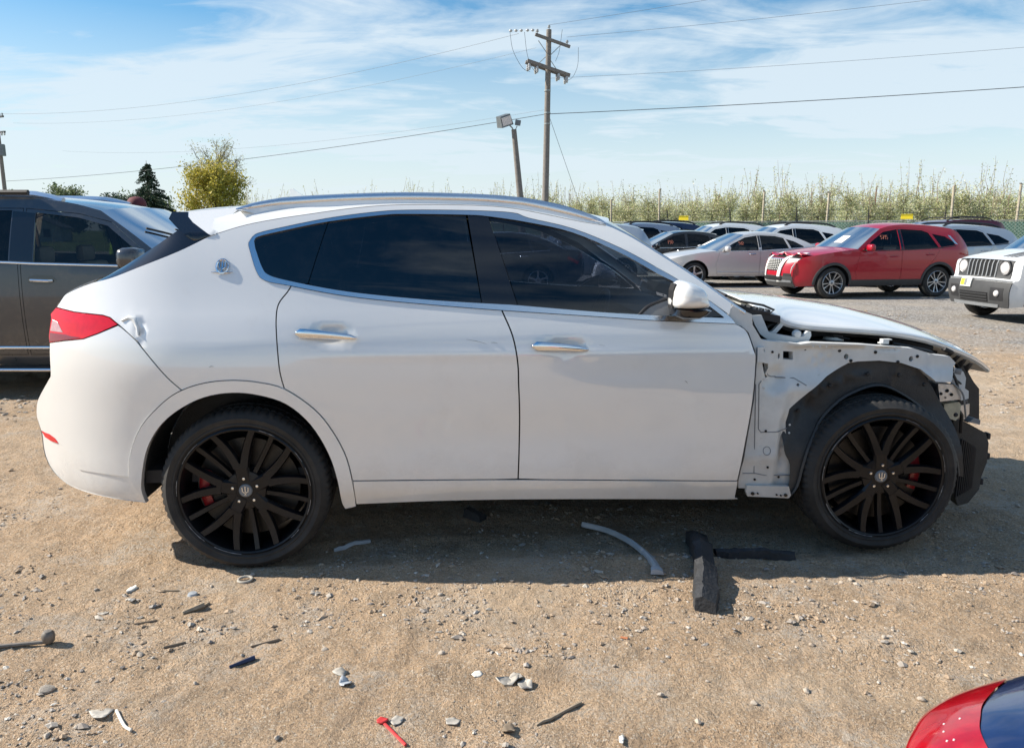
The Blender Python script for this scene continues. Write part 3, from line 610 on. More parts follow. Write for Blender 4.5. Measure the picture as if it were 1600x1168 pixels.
SV = {
 'glass_edge_top': [(0.071, 1.493),(0.09, 1.513),(0.196, 1.539),(0.391, 1.579),(0.63, 1.609),(0.75, 1.615),(1.027, 1.612),(1.131, 1.605),(1.32, 1.577),(1.526, 1.53),(1.745, 1.436),(1.909, 1.343),(1.982, 1.306),(2.087, 1.237),(2.177, 1.168),(2.203, 1.148)],
 'glass_edge_bot': [(0.079, 1.459),(0.113, 1.377),(0.146, 1.342),(0.243, 1.315),(0.441, 1.277),(0.637, 1.252),(0.911, 1.227),(1.18, 1.21),(1.254, 1.205),(1.639, 1.172),(1.958, 1.153),(2.202, 1.143)],
 'chrome_top': [(0.049, 1.485),(0.067, 1.513),(0.089, 1.526),(0.158, 1.544),(0.383, 1.591),(0.589, 1.62),(0.75, 1.631),(1.036, 1.63),(1.244, 1.62),(1.321, 1.595),(1.527, 1.546),(1.747, 1.456),(1.912, 1.366),(2.001, 1.314),(2.117, 1.237),(2.221, 1.157),(2.252, 1.122)],
 'chrome_bot': [(0.05, 1.471),(0.09, 1.362),(0.131, 1.32),(0.244, 1.297),(0.442, 1.259),(0.637, 1.234),(0.911, 1.208),(1.181, 1.186),(1.638, 1.154),(1.893, 1.136),(2.252, 1.119)],
 'seam_quarter': [(0.395, 1.576),(0.317, 1.305)],
 'pillar_l': [(1.033, 1.612),(1.092, 1.216)],
 'pillar_r': [(1.131, 1.605),(1.254, 1.205)],
 'rdoor_rear': [(0.244, 1.297),(0.228, 1.27),(0.191, 1.218),(0.184, 1.151),(0.192, 1.04),(0.2, 0.931),(0.215, 0.852)],
 'door_mid': [(1.181, 1.186),(1.228, 1.072),(1.25, 0.951),(1.254, 0.854),(1.26, 0.702),(1.259, 0.546),(1.254, 0.398)],
 'fdoor_front': [(2.252, 1.119),(2.278, 1.108),(2.31, 1.079),(2.339, 0.998),(2.35, 0.947),(2.348, 0.761),(2.329, 0.547),(2.306, 0.365)],
 'sill_top': [(0.493, 0.407),(0.869, 0.402),(1.253, 0.395),(1.771, 0.379),(2.306, 0.363)],
 'sill_bot': [(0.499, 0.284),(0.866, 0.291),(1.252, 0.289),(1.781, 0.276),(2.285, 0.26),(2.308, 0.273)],
 'arch_out': [(-0.514, 0.439),(-0.49, 0.557),(-0.421, 0.687),(-0.309, 0.798),(-0.224, 0.852),(-0.12, 0.885),(-0.002, 0.895),(0.113, 0.883),(0.219, 0.85),(0.338, 0.755),(0.411, 0.65),(0.468, 0.517),(0.494, 0.366),(0.497, 0.273)],
 'arch_in': [(0.447, 0.26),(0.434, 0.3),(0.423, 0.413),(0.388, 0.546),(0.317, 0.686),(0.221, 0.782),(0.108, 0.826),(-0.007, 0.84),(-0.126, 0.822),(-0.232, 0.773),(-0.321, 0.706),(-0.388, 0.621),(-0.428, 0.533),(-0.454, 0.428),(-0.46, 0.375),(-0.453, 0.311)],
 'bump_seam': [(-0.502, 1.134),(-0.436, 1.086),(-0.391, 1.041),(-0.286, 0.914),(-0.224, 0.852)],
 'bump_low_seam': [(-0.787, 0.443),(-0.651, 0.443),(-0.517, 0.439),(-0.46, 0.432)],
 'lamp': [(-0.845, 1.194),(-0.877, 1.164),(-0.871, 1.145),(-0.878, 1.09),(-0.881, 1.064),(-0.877, 1.036),(-0.777, 1.053),(-0.674, 1.067),(-0.599, 1.093),(-0.502, 1.134),(-0.544, 1.162),(-0.581, 1.171),(-0.738, 1.18)],
 'sil_rear': [(-0.645, 1.311),(-0.711, 1.289),(-0.789, 1.257),(-0.815, 1.232),(-0.845, 1.194),(-0.877, 1.031),(-0.886, 0.898),(-0.907, 0.862),(-1.003, 0.761),(-1.034, 0.711),(-1.045, 0.652),(-1.026, 0.584),(-1.028, 0.497),(-1.01, 0.441),(-0.966, 0.393),(-0.887, 0.355),(-0.785, 0.336),(-0.635, 0.323),(-0.457, 0.312)],
 'body_edge_rear': [(-0.125, 1.516),(-0.261, 1.447),(-0.431, 1.379),(-0.548, 1.335),(-0.636, 1.313)],
 'crease': [(-0.122, 1.516),(-0.07, 1.534),(0.029, 1.564),(0.158, 1.59),(0.299, 1.612),(0.529, 1.644),(0.749, 1.658),(1.064, 1.656),(1.245, 1.643),(1.395, 1.616),(1.501, 1.594),(1.591, 1.577),(1.687, 1.562)],
 'apillar_out': [(1.688, 1.568),(1.798, 1.512),(1.918, 1.436),(2.082, 1.328),(2.242, 1.211),(2.307, 1.167)],
 'reflector': [(-1.019, 0.592),(-0.955, 0.59),(-0.919, 0.578),(-0.897, 0.556),(-0.952, 0.558),(-0.995, 0.568)],
 'emblem': [(-0.059, 1.382),(-0.104, 1.353),(-0.015, 1.351)],
 'handle_r': [(0.271, 1.096),(0.537, 1.073)],
 'handle_f': [(1.314, 1.028),(1.57, 1.011)],
 'F_fs': [(2.261, 1.113),(2.229, 1.155),(2.246, 1.198),(2.341, 1.157),(2.346, 1.11),(2.39, 1.043),(2.403, 1.036),(2.597, 1.011),(2.648, 1.018),(2.907, 1.006),(3.178, 0.979),(3.285, 0.947),(3.367, 0.937),(3.403, 0.904),(3.39, 0.883),(3.37, 0.814),(3.288, 0.819),(3.223, 0.876),(3.122, 0.909),(3.004, 0.924),(2.895, 0.921),(2.849, 0.914),(2.736, 0.853),(2.646, 0.784),(2.561, 0.698),(2.552, 0.632),(2.564, 0.491),(2.591, 0.422),(2.599, 0.305),(2.323, 0.318),(2.32, 0.354),(2.349, 0.535),(2.374, 0.749),(2.377, 0.938),(2.364, 0.989),(2.329, 1.074),(2.292, 1.104)],
 'F_sq': [(2.518, 0.977),(2.572, 0.971),(2.575, 0.932),(2.521, 0.938)],
 'F_h': [(2.492, 0.957),(2.837, 0.945),(3.169, 0.928),(2.592, 0.818),(2.404, 0.992),(3.324, 0.864)],
 'F_dark': [(2.403, 0.928),(2.431, 0.925),(2.435, 0.907),(2.425, 0.876),(2.445, 0.857),(2.433, 0.852),(2.412, 0.889)],
 'F_seam1': [(2.409, 0.934),(2.42, 0.904),(2.445, 0.866),(2.466, 0.856),(2.492, 0.854)],
 'F_seam2': [(2.405, 0.843),(2.394, 0.827),(2.404, 0.61),(2.417, 0.594),(2.499, 0.594),(2.558, 0.602)],
 'F_seam3': [(2.338, 0.392),(2.401, 0.391),(2.446, 0.38),(2.593, 0.367)],
 'F_seam4': [(2.378, 0.828),(2.395, 0.388)],
 'F_seam5': [(2.632, 0.815),(2.575, 0.849),(2.488, 0.851)],
 'F_ring': [(2.45, 0.503)],
 'F_plate': [(2.356, 0.337),(2.564, 0.327),(2.577, 0.282),(2.568, 0.268),(2.364, 0.282),(2.354, 0.305)],
 'F_bolts': [(2.385, 0.297),(2.549, 0.285),(2.41, 0.297),(2.504, 0.288),(2.525, 0.284)],
 'F_brk': [(2.37, 1.006),(2.406, 1.005),(2.409, 0.959),(2.424, 0.932),(2.372, 0.935)],
 'liner_in': [(2.561, 0.26),(2.608, 0.319),(2.631, 0.429),(2.657, 0.514),(2.724, 0.621),(2.824, 0.728),(2.927, 0.783),(3.01, 0.803),(3.087, 0.786),(3.201, 0.722),(3.285, 0.654),(3.364, 0.545),(3.409, 0.435),(3.427, 0.356)],
 'liner_out': [(2.568, 0.249),(2.575, 0.333),(2.572, 0.43),(2.542, 0.498),(2.533, 0.638),(2.541, 0.703),(2.634, 0.795),(2.716, 0.868),(2.821, 0.932),(2.867, 0.94),(2.973, 0.942),(3.088, 0.929),(3.189, 0.896),(3.273, 0.824),(3.331, 0.735),(3.39, 0.639),(3.428, 0.526),(3.459, 0.346)],
 'hood_edge': [(2.446, 1.153),(2.499, 1.141),(2.561, 1.106),(2.629, 1.087),(2.739, 1.075),(2.963, 1.062),(3.11, 1.048),(3.226, 1.028),(3.331, 1.001),(3.482, 0.945),(3.57, 0.906),(3.632, 0.86)],
 'hood_sil': [(2.508, 1.179),(2.722, 1.164),(2.974, 1.137),(3.288, 1.082),(3.462, 1.035),(3.623, 0.993),(3.788, 0.936),(3.927, 0.878),(4.041, 0.804),(4.089, 0.748)],
 'hinge': [(2.379, 1.14),(2.429, 1.142),(2.44, 1.118),(2.468, 1.062),(2.497, 1.052),(2.609, 1.033),(2.622, 1.036),(2.641, 1.036),(2.661, 1.062),(2.677, 1.06),(2.681, 1.041),(2.668, 1.011),(2.646, 1.001),(2.468, 1.022),(2.428, 1.05),(2.4, 1.093)],
 'hinge2': [(2.483, 1.053),(2.505, 1.062),(2.54, 1.102),(2.571, 1.111),(2.614, 1.092),(2.573, 1.09),(2.554, 1.087),(2.522, 1.05),(2.5, 1.04)],
 'cowl': [(2.264, 1.25),(2.313, 1.215),(2.395, 1.165),(2.47, 1.143),(2.482, 1.155),(2.445, 1.184),(2.377, 1.209),(2.312, 1.231)],
 'rad': [(3.566, 0.566),(3.639, 0.548),(3.751, 0.49),(3.775, 0.434),(3.777, 0.328),(3.755, 0.247),(3.752, 0.179),(3.699, 0.105),(3.644, 0.088),(3.611, 0.161)],
 'plate2': [(3.641, 0.837),(3.681, 0.83),(3.711, 0.781),(3.741, 0.738),(3.774, 0.703),(3.794, 0.533),(3.731, 0.516),(3.679, 0.588)],
 'crash': [(3.379, 0.783),(3.457, 0.779),(3.514, 0.749),(3.506, 0.702),(3.419, 0.694),(3.399, 0.691)],
 'box2': [(3.441, 0.672),(3.521, 0.681),(3.534, 0.664),(3.53, 0.604),(3.512, 0.584),(3.455, 0.605)],
 'brk2': [(3.498, 0.857),(3.559, 0.829),(3.576, 0.796),(3.576, 0.742),(3.598, 0.728),(3.602, 0.688),(3.562, 0.678),(3.546, 0.729),(3.505, 0.763)],
 'horn': [(3.615, 0.657)],
 'mirror': [(1.925, 1.275),(1.938, 1.306),(1.963, 1.322),(1.998, 1.317),(2.048, 1.294),(2.072, 1.268),(2.079, 1.237),(2.075, 1.203),(1.933, 1.204)],
 'mirror_low': [(1.933, 1.199),(2.082, 1.198),(2.1, 1.192),(2.077, 1.169),(2.04, 1.153),(1.967, 1.155),(1.935, 1.168)],
 'mirror_tri': [(1.821, 1.16),(1.863, 1.194),(1.936, 1.226),(1.948, 1.226),(1.95, 1.156)],
 'mirror_tri2': [(2.099, 1.219),(2.191, 1.151),(2.102, 1.149)],
 'rail_top': [(-0.026, 1.64),(0.045, 1.664),(0.134, 1.683),(0.212, 1.694),(0.462, 1.708),(0.747, 1.716),(1.065, 1.71),(1.249, 1.698),(1.357, 1.684),(1.509, 1.651),(1.644, 1.603),(1.704, 1.569)],
 'rail_bot': [(-0.022, 1.635),(0.048, 1.644),(0.137, 1.658),(0.256, 1.668),(0.463, 1.681),(0.747, 1.687),(1.064, 1.682),(1.247, 1.669),(1.355, 1.653),(1.559, 1.607),(1.697, 1.567)],
 'spoil_side': [(-0.324, 1.623),(-0.328, 1.591),(-0.273, 1.547),(-0.193, 1.491),(-0.121, 1.516),(-0.217, 1.576),(-0.246, 1.602),(-0.252, 1.623)],
 'spoil_top': [(-0.252, 1.623),(-0.194, 1.63),(-0.11, 1.638),(-0.027, 1.645),(-0.028, 1.635),(-0.059, 1.602),(-0.078, 1.559),(-0.099, 1.523),(-0.12, 1.516),(-0.217, 1.576),(-0.246, 1.602)],
 'dark_rear': [(-0.27, 1.543),(-0.366, 1.477),(-0.514, 1.385),(-0.641, 1.314)],
 'fin': [(0.086, 1.761),(0.087, 1.713),(0.156, 1.724)],
 'wheelc': [(0.008, 0.369),(3.018, 0.361)],
}
HOOD_E = [(2.446, 0.76, 1.153), (2.496, 0.765, 1.141), (2.557, 0.77, 1.107), (2.625, 0.77, 1.088), (2.734, 0.77, 1.076), (2.96, 0.765, 1.059), (3.116, 0.75, 1.042), (3.245, 0.73, 1.02), (3.37, 0.7, 0.989), (3.586, 0.61, 0.917), (3.749, 0.51, 0.857), (3.911, 0.38, 0.784)]
HOOD_C = [(2.44,1.20),(2.55,1.19),(2.68,1.178),(2.80,1.165),(2.95,1.145),(3.14,1.115),(3.30,1.08),(3.45,1.04),(3.58,0.995),(3.75,0.925),(3.84,0.865),(3.89,0.79)]
# ------------------------------------------------------------------ the white SUV without its front wings and bumper
SUV = empty('damaged_suv', (-1.287, 4.285, 0), R(3.94), 'white SUV with black wheels and its front wing and bumper missing', 'SUV')
def seg2(a, b, line): return [p for p in line if a <= p[0] <= b]
def build_suv():
    S = dict(SV); w = suv_w; par = SUV; K = 4
    for k_ in ('glass_edge_top', 'glass_edge_bot', 'chrome_top', 'chrome_bot', 'rdoor_rear', 'door_mid', 'fdoor_front', 'arch_out', 'arch_in', 'body_edge_rear', 'crease', 'apillar_out', 'sil_rear', 'bump_seam', 'sill_top', 'sill_bot', 'liner_out'):
        S[k_] = [tuple(q) for q in smooth_line(SV[k_], K)]
    # paint surface with handle bowls, parking dents and a crumple by the lamp
    def dents(x, z):
        d = -0.013*np.exp(-(((x-0.43)/.080)**2+((z-1.086)/.036)**2)**2) - 0.013*np.exp(-(((x-1.47)/.080)**2+((z-1.020)/.036)**2)**2)
        d = d - 0.004*np.exp(-((x-1.95)/.10)**2-((z-.60)/.16)**2) + 0.003*np.exp(-((x-2.08)/.05)**2-((z-.55)/.15)**2)
        d = d - 0.003*np.exp(-((x-0.75)/.12)**2-((z-.80)/.05)**2) - 0.0025*np.exp(-((x-1.75)/.2)**2-((z-.9)/.03)**2)
        d = d + 0.006*np.exp(-((x+.43)/.035)**2-((z-1.125)/.05)**2) - 0.012*np.exp(-((x+.40)/.012)**2-((z-1.10)/.05)**2)
        # the soft character line along the doors
        return d + 0.007*np.exp(-((z-(1.005-.012*x))/.030)**2)*_ss(.15, .6, x)
    top, bot = S['glass_edge_top'], S['glass_edge_bot']
    gl_out = np.array(top + bot[::-1]); ch_out = np.array(S['chrome_top'] + S['chrome_bot'][::-1])
    ch_in = inset(gl_out, -0.0005)
    rd, dm, fd = S['rdoor_rear'], S['door_mid'], S['fdoor_front']
    arch_o = S['arch_out']; arch_i = S['arch_in']; lamp = S['lamp']; sil = S['sil_rear']
    uniside = rd + arch_o[8*K:4*K-1:-1] + S['bump_seam'][::-1][1:] + [lamp[10], lamp[11], lamp[12], lamp[0]] + sil[3*K::-1] + S['body_edge_rear'][::-1][1:] + S['crease'][1:] + S['apillar_out'][1:-K] + [(2.246, 1.198), (2.229, 1.155)] + S['chrome_top'][::-1][2*K:] + S['chrome_bot'][:3*K]
    rear_door = rd[::-1] + seg2(.26, 1.17, S['chrome_bot']) + dm + S['sill_top'][2*K::-1] + arch_o[12*K:8*K-1:-1]
    rear_door = [p for i, p in enumerate(rear_door) if i == 0 or np.hypot(p[0]-rear_door[i-1][0], p[1]-rear_door[i-1][1]) > .004]
    front_door = dm[::-1] + seg2(1.19, 2.24, S['chrome_bot']) + fd + S['sill_top'][4*K:2*K:-1]
    sill = S['sill_top'] + S['sill_bot'][::-1]
    ref = S['reflector']
    bumper = S['bump_seam'] + arch_o[4*K::-1] + S['bump_low_seam'][2::-1] + [(-.86, .520), (-.905, .555), (-.955, .585), (-1.024, .592)] + sil[10*K:5*K-1:-1] + lamp[5:10]
    bumper = [p for i, p in enumerate(bumper) if i == 0 or np.hypot(p[0]-bumper[i-1][0], p[1]-bumper[i-1][1]) > .004]
    low_bumper = [(-1.024, .592), (-.955, .592), (-.895, .562), (-.84, .520)] + [(x, z+.008) for x, z in S['bump_low_seam']] + arch_i[13*K:] + sil[17*K:11*K:-1]
    trim = arch_o + arch_i
    for sd in (-1, 1):
        st = 0.035 if sd < 0 else 0.07
        nm = lambda s_: s_
        kw = dict(side=sd, step=st, bstep=st*.7)
        panel(nm('body_side'), uniside, 'white_paint', w, par, gap=.0024, extra=dents, **kw)
        d1 = panel(nm('rear_door'), rear_door, 'white_paint', w, par, gap=.0033, extra=dents, **kw)
        d2 = panel(nm('front_door'), front_door, 'white_paint', w, par, gap=.0033, extra=dents, **kw)
        panel(nm('sill'), sill, 'white_paint', w, par, gap=.0016, off=.004, **kw)
        panel(nm('rear_bumper'), bumper, 'white_paint', w, par, gap=.0026, off=.0015, **kw)
        panel(nm('lower_bumper'), low_bumper, 'white_paint', w, par, gap=.0008, off=-.003, **kw)
        panel(nm('arch_trim'), trim, 'white_paint', w, par, off=.007, gap=.001, side=sd, step=.03, bstep=.02, flange=.035)
        panel(nm('window_trim'), ch_out, 'chrome', w, par, holes=[inset(gl_out, .001)], off=.005, side=sd, step=.02, bstep=.02, flange=.012)
        if sd < 0:
            # seam between quarter trim and door trim
            pass
        # panes
        q = seg2(0, .40, top) + [S['seam_quarter'][0], S['seam_quarter'][1]] + seg2(0, .32, bot)[::-1]
        panel(nm('quarter_pane'), q, 'tint_dark', w, par, gap=.0012, off=-.003, **kw)
        q = [S['seam_quarter'][0]] + seg2(.405, 1.03, top) + [S['pillar_l'][1]] + seg2(.33, 1.09, bot)[::-1] + [S['seam_quarter'][1]]
        panel(nm('rear_door_pane'), q, 'tint_dark', w, par, gap=.0022, off=-.003, **kw)
        q = [S['pillar_l'][0], S['pillar_r'][0], S['pillar_r'][1], S['pillar_l'][1]]
        panel(nm('pillar_cover'), q, 'gloss_black', w, par, gap=.0012, off=.001, **kw)
        q = seg2(1.13, 2.198, top) + seg2(1.25, 2.19, bot)[::-1]
        panel(nm('front_door_pane'), q, 'tint_front', w, par, gap=.0022, off=-.003, **kw)
        panel(nm('mirror_patch'), S['mirror_tri'], 'grey_plastic', w, par, off=.001, **kw)
        band('pane_frame', smooth_line([(1.805, 1.158), (1.85, 1.197), (1.90, 1.217), (1.950, 1.232)], 4), .012, .004, 'trim_black', w, par, sd, .001)
        panel(nm('mirror_patch'), S['mirror_tri2'], 'gloss_black', w, par, off=.001, **kw)
        # dark inner shell behind the gaps
        shell = [p for p in rd[1:]] + arch_i[5*K:13*K] + [(-.46, .40), (-.70, .40), (-.83, .55), (-.84, 1.0), (-.60, 1.28), (-.11, 1.48)] + [(x, z-.03) for x, z in S['crease'][1:]] + [(2.2, 1.19)]
        out = arch_i[1*K:13*K] + [(-.47, .36), (-.72, .37), (-.88, .50), (-.88, .70), (-.80, .95), (-.76, 1.10), (-.60, 1.27), (-.11, 1.49)] + [(x, z-.03) for x, z in S['crease'][2*K:11*K]] + [(1.78, 1.46), (2.20, 1.17), (2.30, 1.0), (2.31, .75), (2.27, .36)] + [(2.26, .30), (.50, .30)]
        panel(nm('inner_shell'), out, 'seam_black', w, par, holes=[inset(gl_out, -.004)], off=-.024, side=sd, step=.08, bstep=.06, flange=0)
        # door handles
        for dr, (x0, z0), (x1, z1) in ((d1, *S['handle_r']), (d2, *S['handle_f'])):
            V = []; n = 12; F = []
            for i in range(n+1):
                t = i/n; x = x0+(x1-x0)*t; z = z0+(z1-z0)*t + .004*math.sin(math.pi*t)
                hh = .0245*(1-.45*t)*min(1, (t*9+.25))*min(1, ((1-t)*7+.30)); oo = .018*math.sin(math.pi*min(max(t*.94+.03, 0), 1))**.35
                yy = float(w(x, z)) + .004 + oo
                for k in range(10):
                    a = 2*math.pi*k/10; V.append((x, sd*(yy+math.cos(a)*.010), z+math.sin(a)*hh))
            for i in range(n):
                for k in range(10): F.append((i*10+k, i*10+(k+1) % 10, (i+1)*10+(k+1) % 10, (i+1)*10+k))
            F += [tuple(range(10)), tuple(n*10+k for k in range(10))]
            mb = MB(); mb.add(V, F); mb.build('handle', 'chrome_bright', dr, smooth=True, sharp=60)
        # tail lamp: clear wedge, red lens, dark upper band
        panel(nm('tail_lamp'), lamp, 'lamp_red', w, par, gap=.002, off=.004, side=sd, step=.02, bstep=.015, flange=.02)
        panel(nm('lamp_lens'), [(-.860, 1.140), (-.825, 1.130), (-.805, 1.105), (-.79, 1.088), (-.871, 1.090)], 'lamp_pink', w, par, off=.0055, side=sd, step=.02, bstep=.02)
        panel(nm('lamp_lens'), [(-.872, 1.082), (-.776, 1.080), (-.74, 1.075), (-.69, 1.072), (-.775, 1.057), (-.875, 1.042)], 'lamp_red_dark', w, par, off=.0055, side=sd, step=.02, bstep=.02)
        panel(nm('reflector'), ref, 'lamp_red', w, par, off=.004, side=sd, step=.02, bstep=.015)
        # torn paint edge beside the lamp
        band('torn_edge', [(-.488, 1.150), (-.455, 1.165), (-.430, 1.158), (-.412, 1.125), (-.405, 1.09)], [.004, .016, .02, .014, .006], .007, 'inner_white', w, par, sd, .002)
        # roof rail
        V = []; F = []; rtp = smooth_line(S['rail_top'], 4); rbt = smooth_line(S['rail_bot'], 4); rb = np.interp(rtp[:, 0], rbt[:, 0], rbt[:, 1])
        for (x, z), zb_ in zip(rtp, rb):
            yc = .612 + .055*_ss(1.2, 1.7, x) + .06*(1-_ss(-.1, .25, x)); zb_ = min(zb_, z-.003)-.004
            for (dy, zz) in ((.020, zb_), (.023, zb_+.3*(z-zb_)), (.018, z-.25*(z-zb_)), (.006, z), (-.012, z-.002), (-.02, z-.3*(z-zb_)), (-.02, zb_)): V.append((x, sd*(yc+dy), zz))
        k = 7; n = len(rtp)
        for i in range(n-1):
            for j in range(k): F.append((i*k+j, i*k+(j+1) % k, (i+1)*k+(j+1) % k, (i+1)*k+j))
        F += [tuple(range(k)), tuple((n-1)*k+j for j in range(k))]
        mb = MB(); mb.add(V, F); rr_ = mb.build('roof_rail', 'satin_alu', par, smooth=True, sharp=45)
        V = []; F = []
        for (x, z), zb_ in zip(rtp, rb):
            yc = .612 + .055*_ss(1.2, 1.7, x) + .06*(1-_ss(-.1, .25, x)); h_ = .045*float(_ss(-.03, .12, x)*(1-_ss(1.55, 1.70, x)))+.004
            for (dy, zz) in ((.030, zb_-h_), (.017, zb_-.002), (-.017, zb_-.002), (-.03, zb_-h_)): V.append((x, sd*(yc+dy), zz))
        for i in range(n-1):
            for j in range(4): F.append((i*4+j, i*4+(j+1) % 4, (i+1)*4+(j+1) % 4, (i+1)*4+j))
        F += [(0, 1, 2, 3), tuple((n-1)*4+j for j in range(4))]
        mb = MB(); mb.add(V, F); mb.build('rail_base', 'white_paint', rr_, smooth=True, sharp=40)
        # rear side filler between the quarter and the rear window, spoiler side blade
        be = smooth_line(S['body_edge_rear'], 5); dr_ = np.array(S['dark_rear']); V = []; F = []; n = len(be)
        for i in range(n):
            t = i/(n-1); a = be[i]; d = np.array([np.interp(t, [0, .33, .72, 1], dr_[:, 0]), np.interp(t, [0, .33, .72, 1], dr_[:, 1])])
            V += [(a[0], sd*(float(w(*a))-.004), a[1]-.002), (a[0]*.5+d[0]*.5, sd*(.5*float(w(*a))+.375), .5*a[1]+.5*d[1]), (d[0], sd*.735, d[1])]
        for i in range(n-1):
            for j in range(2): F.append((i*3+j, i*3+j+1, (i+1)*3+j+1, (i+1)*3+j))
        mb = MB(); mb.add(V, F); mb.build('side_filler', 'gloss_black', par, smooth=True)
        panel('spoiler_blade', S['spoil_side'], 'gloss_black', spoil_w, par, off=.002, side=sd, step=.03, bstep=.02, flange=.04)
        # wheel housing (rear) and the bare structure in front
        V = []; F = []; ai = arch_i[::-2]; n = len(ai)
        for (x, z) in ai:
            for yy in (float(w(x, z))-.01, .80, .60): V.append((x*1.02, sd*yy, z+(.012 if yy < .9 else 0)))
        for i in range(n-1):
            for j in range(2): F.append((i*3+j, i*3+j+1, (i+1)*3+j+1, (i+1)*3+j))
        b = len(V); V += [(x*1.02, sd*.60, z) for x, z in ai]; F.append(tuple(range(b, b+n)))
        mb = MB(); mb.add(V, F); mb.build('wheel_housing', 'liner_black', par, smooth=True, sharp=50)
        fs = S['F_fs']; hs = [np.array(S['F_sq'])]
        def disc(c, rx, rz, n=12): return np.array([(c[0]+rx*math.cos(2*math.pi*i/n), c[1]+rz*math.sin(2*math.pi*i/n)) for i in range(n)])
        H = S['F_h']; hs += [disc(H[0], .007, .013), disc(H[1], .012, .014), disc(H[2], .012, .014), disc(H[3], .009, .009, 4), disc(H[4], .006, .008), np.array(S['F_dark'])]
        def pressed(x, z):
            d = 0.0
            for (ax, az, bx, bz) in ((2.66, .925, 2.715, .965), (2.69, .895, 2.76, .945), (2.99, .985, 3.10, .978)):
                t = np.clip(((x-ax)*(bx-ax)+(z-az)*(bz-az))/((bx-ax)**2+(bz-az)**2), 0, 1); d = d - .006*np.exp(-(np.hypot(x-ax-t*(bx-ax), z-az-t*(bz-az))/.010)**2)
            d = d - .035*np.exp(-(((x-2.475)/.055)**2+((z-.845)/.055)**2)**2)            # hollow under the bracket
            d = d - .022*np.exp(-((x-(2.535+.0*z))/.022)**2)*_ss(.40, .46, z)*(1-_ss(.62, .70, z))
            return d + .012*_ss(.80, .86, z)*_ss(3.24, 3.27, x)
        fsp = panel(nm('front_structure'), fs, 'inner_white', front_w, par, holes=hs, extra=pressed, side=sd, step=.022, bstep=.02, flange=.05)
        for s_ in ('F_seam1', 'F_seam2', 'F_seam3', 'F_seam4', 'F_seam5'):
            band('sealed_seam', S[s_], .0045, .0025, 'grey_plastic', lambda x, z: front_w(x, z)+pressed(np.asarray(x), np.asarray(z)), fsp, sd, .0005)
        c = S['F_ring'][0]; band('plug_rim', [(c[0]+.018*math.cos(a), c[1]+.020*math.sin(a)) for a in np.linspace(0, 2*math.pi, 20)], .003, .002, 'grey_plastic', front_w, fsp, sd, .0005)
        panel('wing_bracket', S['F_brk'], 'inner_white', front_w, par, holes=[disc(H[4], .005, .008)], off=.018, side=sd, step=.03, bstep=.03, flange=.014)
        sb = panel('sill_bracket', S['F_plate'], 'inner_white', lambda x, z: 0*np.asarray(x)+.925, par, side=sd, step=.03, bstep=.03, flange=.02)
        for i, c in enumerate(S['F_bolts']):
            mb = MB(); mb.lathe([(0, -.006), (.008 if i < 2 else .004, -.005), (.008 if i < 2 else .004, .004)], 10, (c[0], sd*.928, c[1])); mb.build('bolt', 'disc_steel' if i < 2 else 'black_deep', sb)
        # wheel arch liner: lip, face and barrel
        li = smooth_line(S['liner_in'], 3); lo = S['liner_out']
        lw = lambda x, z: .822 + .076*(1-_ss(.45, .72, z)) + .0*np.asarray(x)
        def ribs(x, z):
            a = np.arctan2(z-.36, x-3.01); return .006*np.exp(-((a-1.40)/.035)**2) - .010*np.exp(-((a-1.10)/.12)**2)*np.exp(-((np.hypot(x-3.01, z-.36)-.53)/.025)**2) + .008*np.exp(-((np.hypot(x-3.01, z-.36)-.50)/.012)**2)*_ss(1.5, 1.7, a) - .012*np.exp(-((a-2.35)/.10)**2)
        ln_ = panel('arch_liner', list(lo) + [tuple(p) for p in li[::-1]], 'liner_black', lw, par, extra=ribs, side=sd, step=.03, bstep=.03, flange=.0)
        V = []; F = []; n = len(li)
        for (x, z) in li:
            dx, dz = 3.01-x, .36-z; l = math.hypot(dx, dz); dx, dz = dx/l, dz/l
            y0 = float(lw(x, z)+ribs(np.asarray(x), np.asarray(z)))
            for (o_, yy) in ((0, y0), (-.004, y0+.012), (.006, y0+.018), (.010, y0+.006), (-.012, y0-.06), (-.03, .72), (-.035, .56)): V.append((x+dx*o_, sd*yy, z+dz*o_))
        for i in range(n-1):
            for j in range(6): F.append((i*7+j, i*7+j+1, (i+1)*7+j+1, (i+1)*7+j))
        b = len(V); V += [(x, sd*.56, z) for x, z in li]; F.append(tuple(range(b, b+n)))
        mb = MB(); mb.add(V, F); mb.build('liner_barrel', 'liner_black', ln_, smooth=True, sharp=50)
        # bonnet hinge arm, its cup, and the strut behind
        hg = MB(); hg.prism(S['hinge'], sd*.772, sd*.800); hh = hg.build('bonnet_hinge', 'inner_white', par)
        mb = MB(); c = S['hinge'][9]; mb.lathe([(0, -.006), (.016, -.004), (.020, .002), (.020, .022)], 14, (2.612, sd*.80, 1.048)); mb.build('hinge_cup', 'inner_white', hh, smooth=True)
        mb = MB(); mb.lathe([(0, -.008), (.008, -.006), (.008, .006)], 8, (2.372, sd*.803, 1.135)); mb.lathe([(0, -.006), (.005, -.004), (.005, .006)], 8, (2.38, sd*.803, 1.105)); mb.build('bolt', 'disc_steel', hh)
        mb = MB(); mb.prism(S['hinge2'], sd*.74, sd*.765); mb.build('bonnet_hinge_plate', 'inner_white', par)
        # mirror
        mp = np.array(S['mirror']); c = mp.mean(0); mp = resample(smooth_line(list(mp) + [mp[0]], 4)[:-1], .012); n = len(mp); V = []; F = []
        secs = [(.955, .80), (.965, .93), (.985, 1.0), (1.02, 1.0), (1.06, .97), (1.09, .90), (1.112, .76), (1.124, .52), (1.128, .2)]
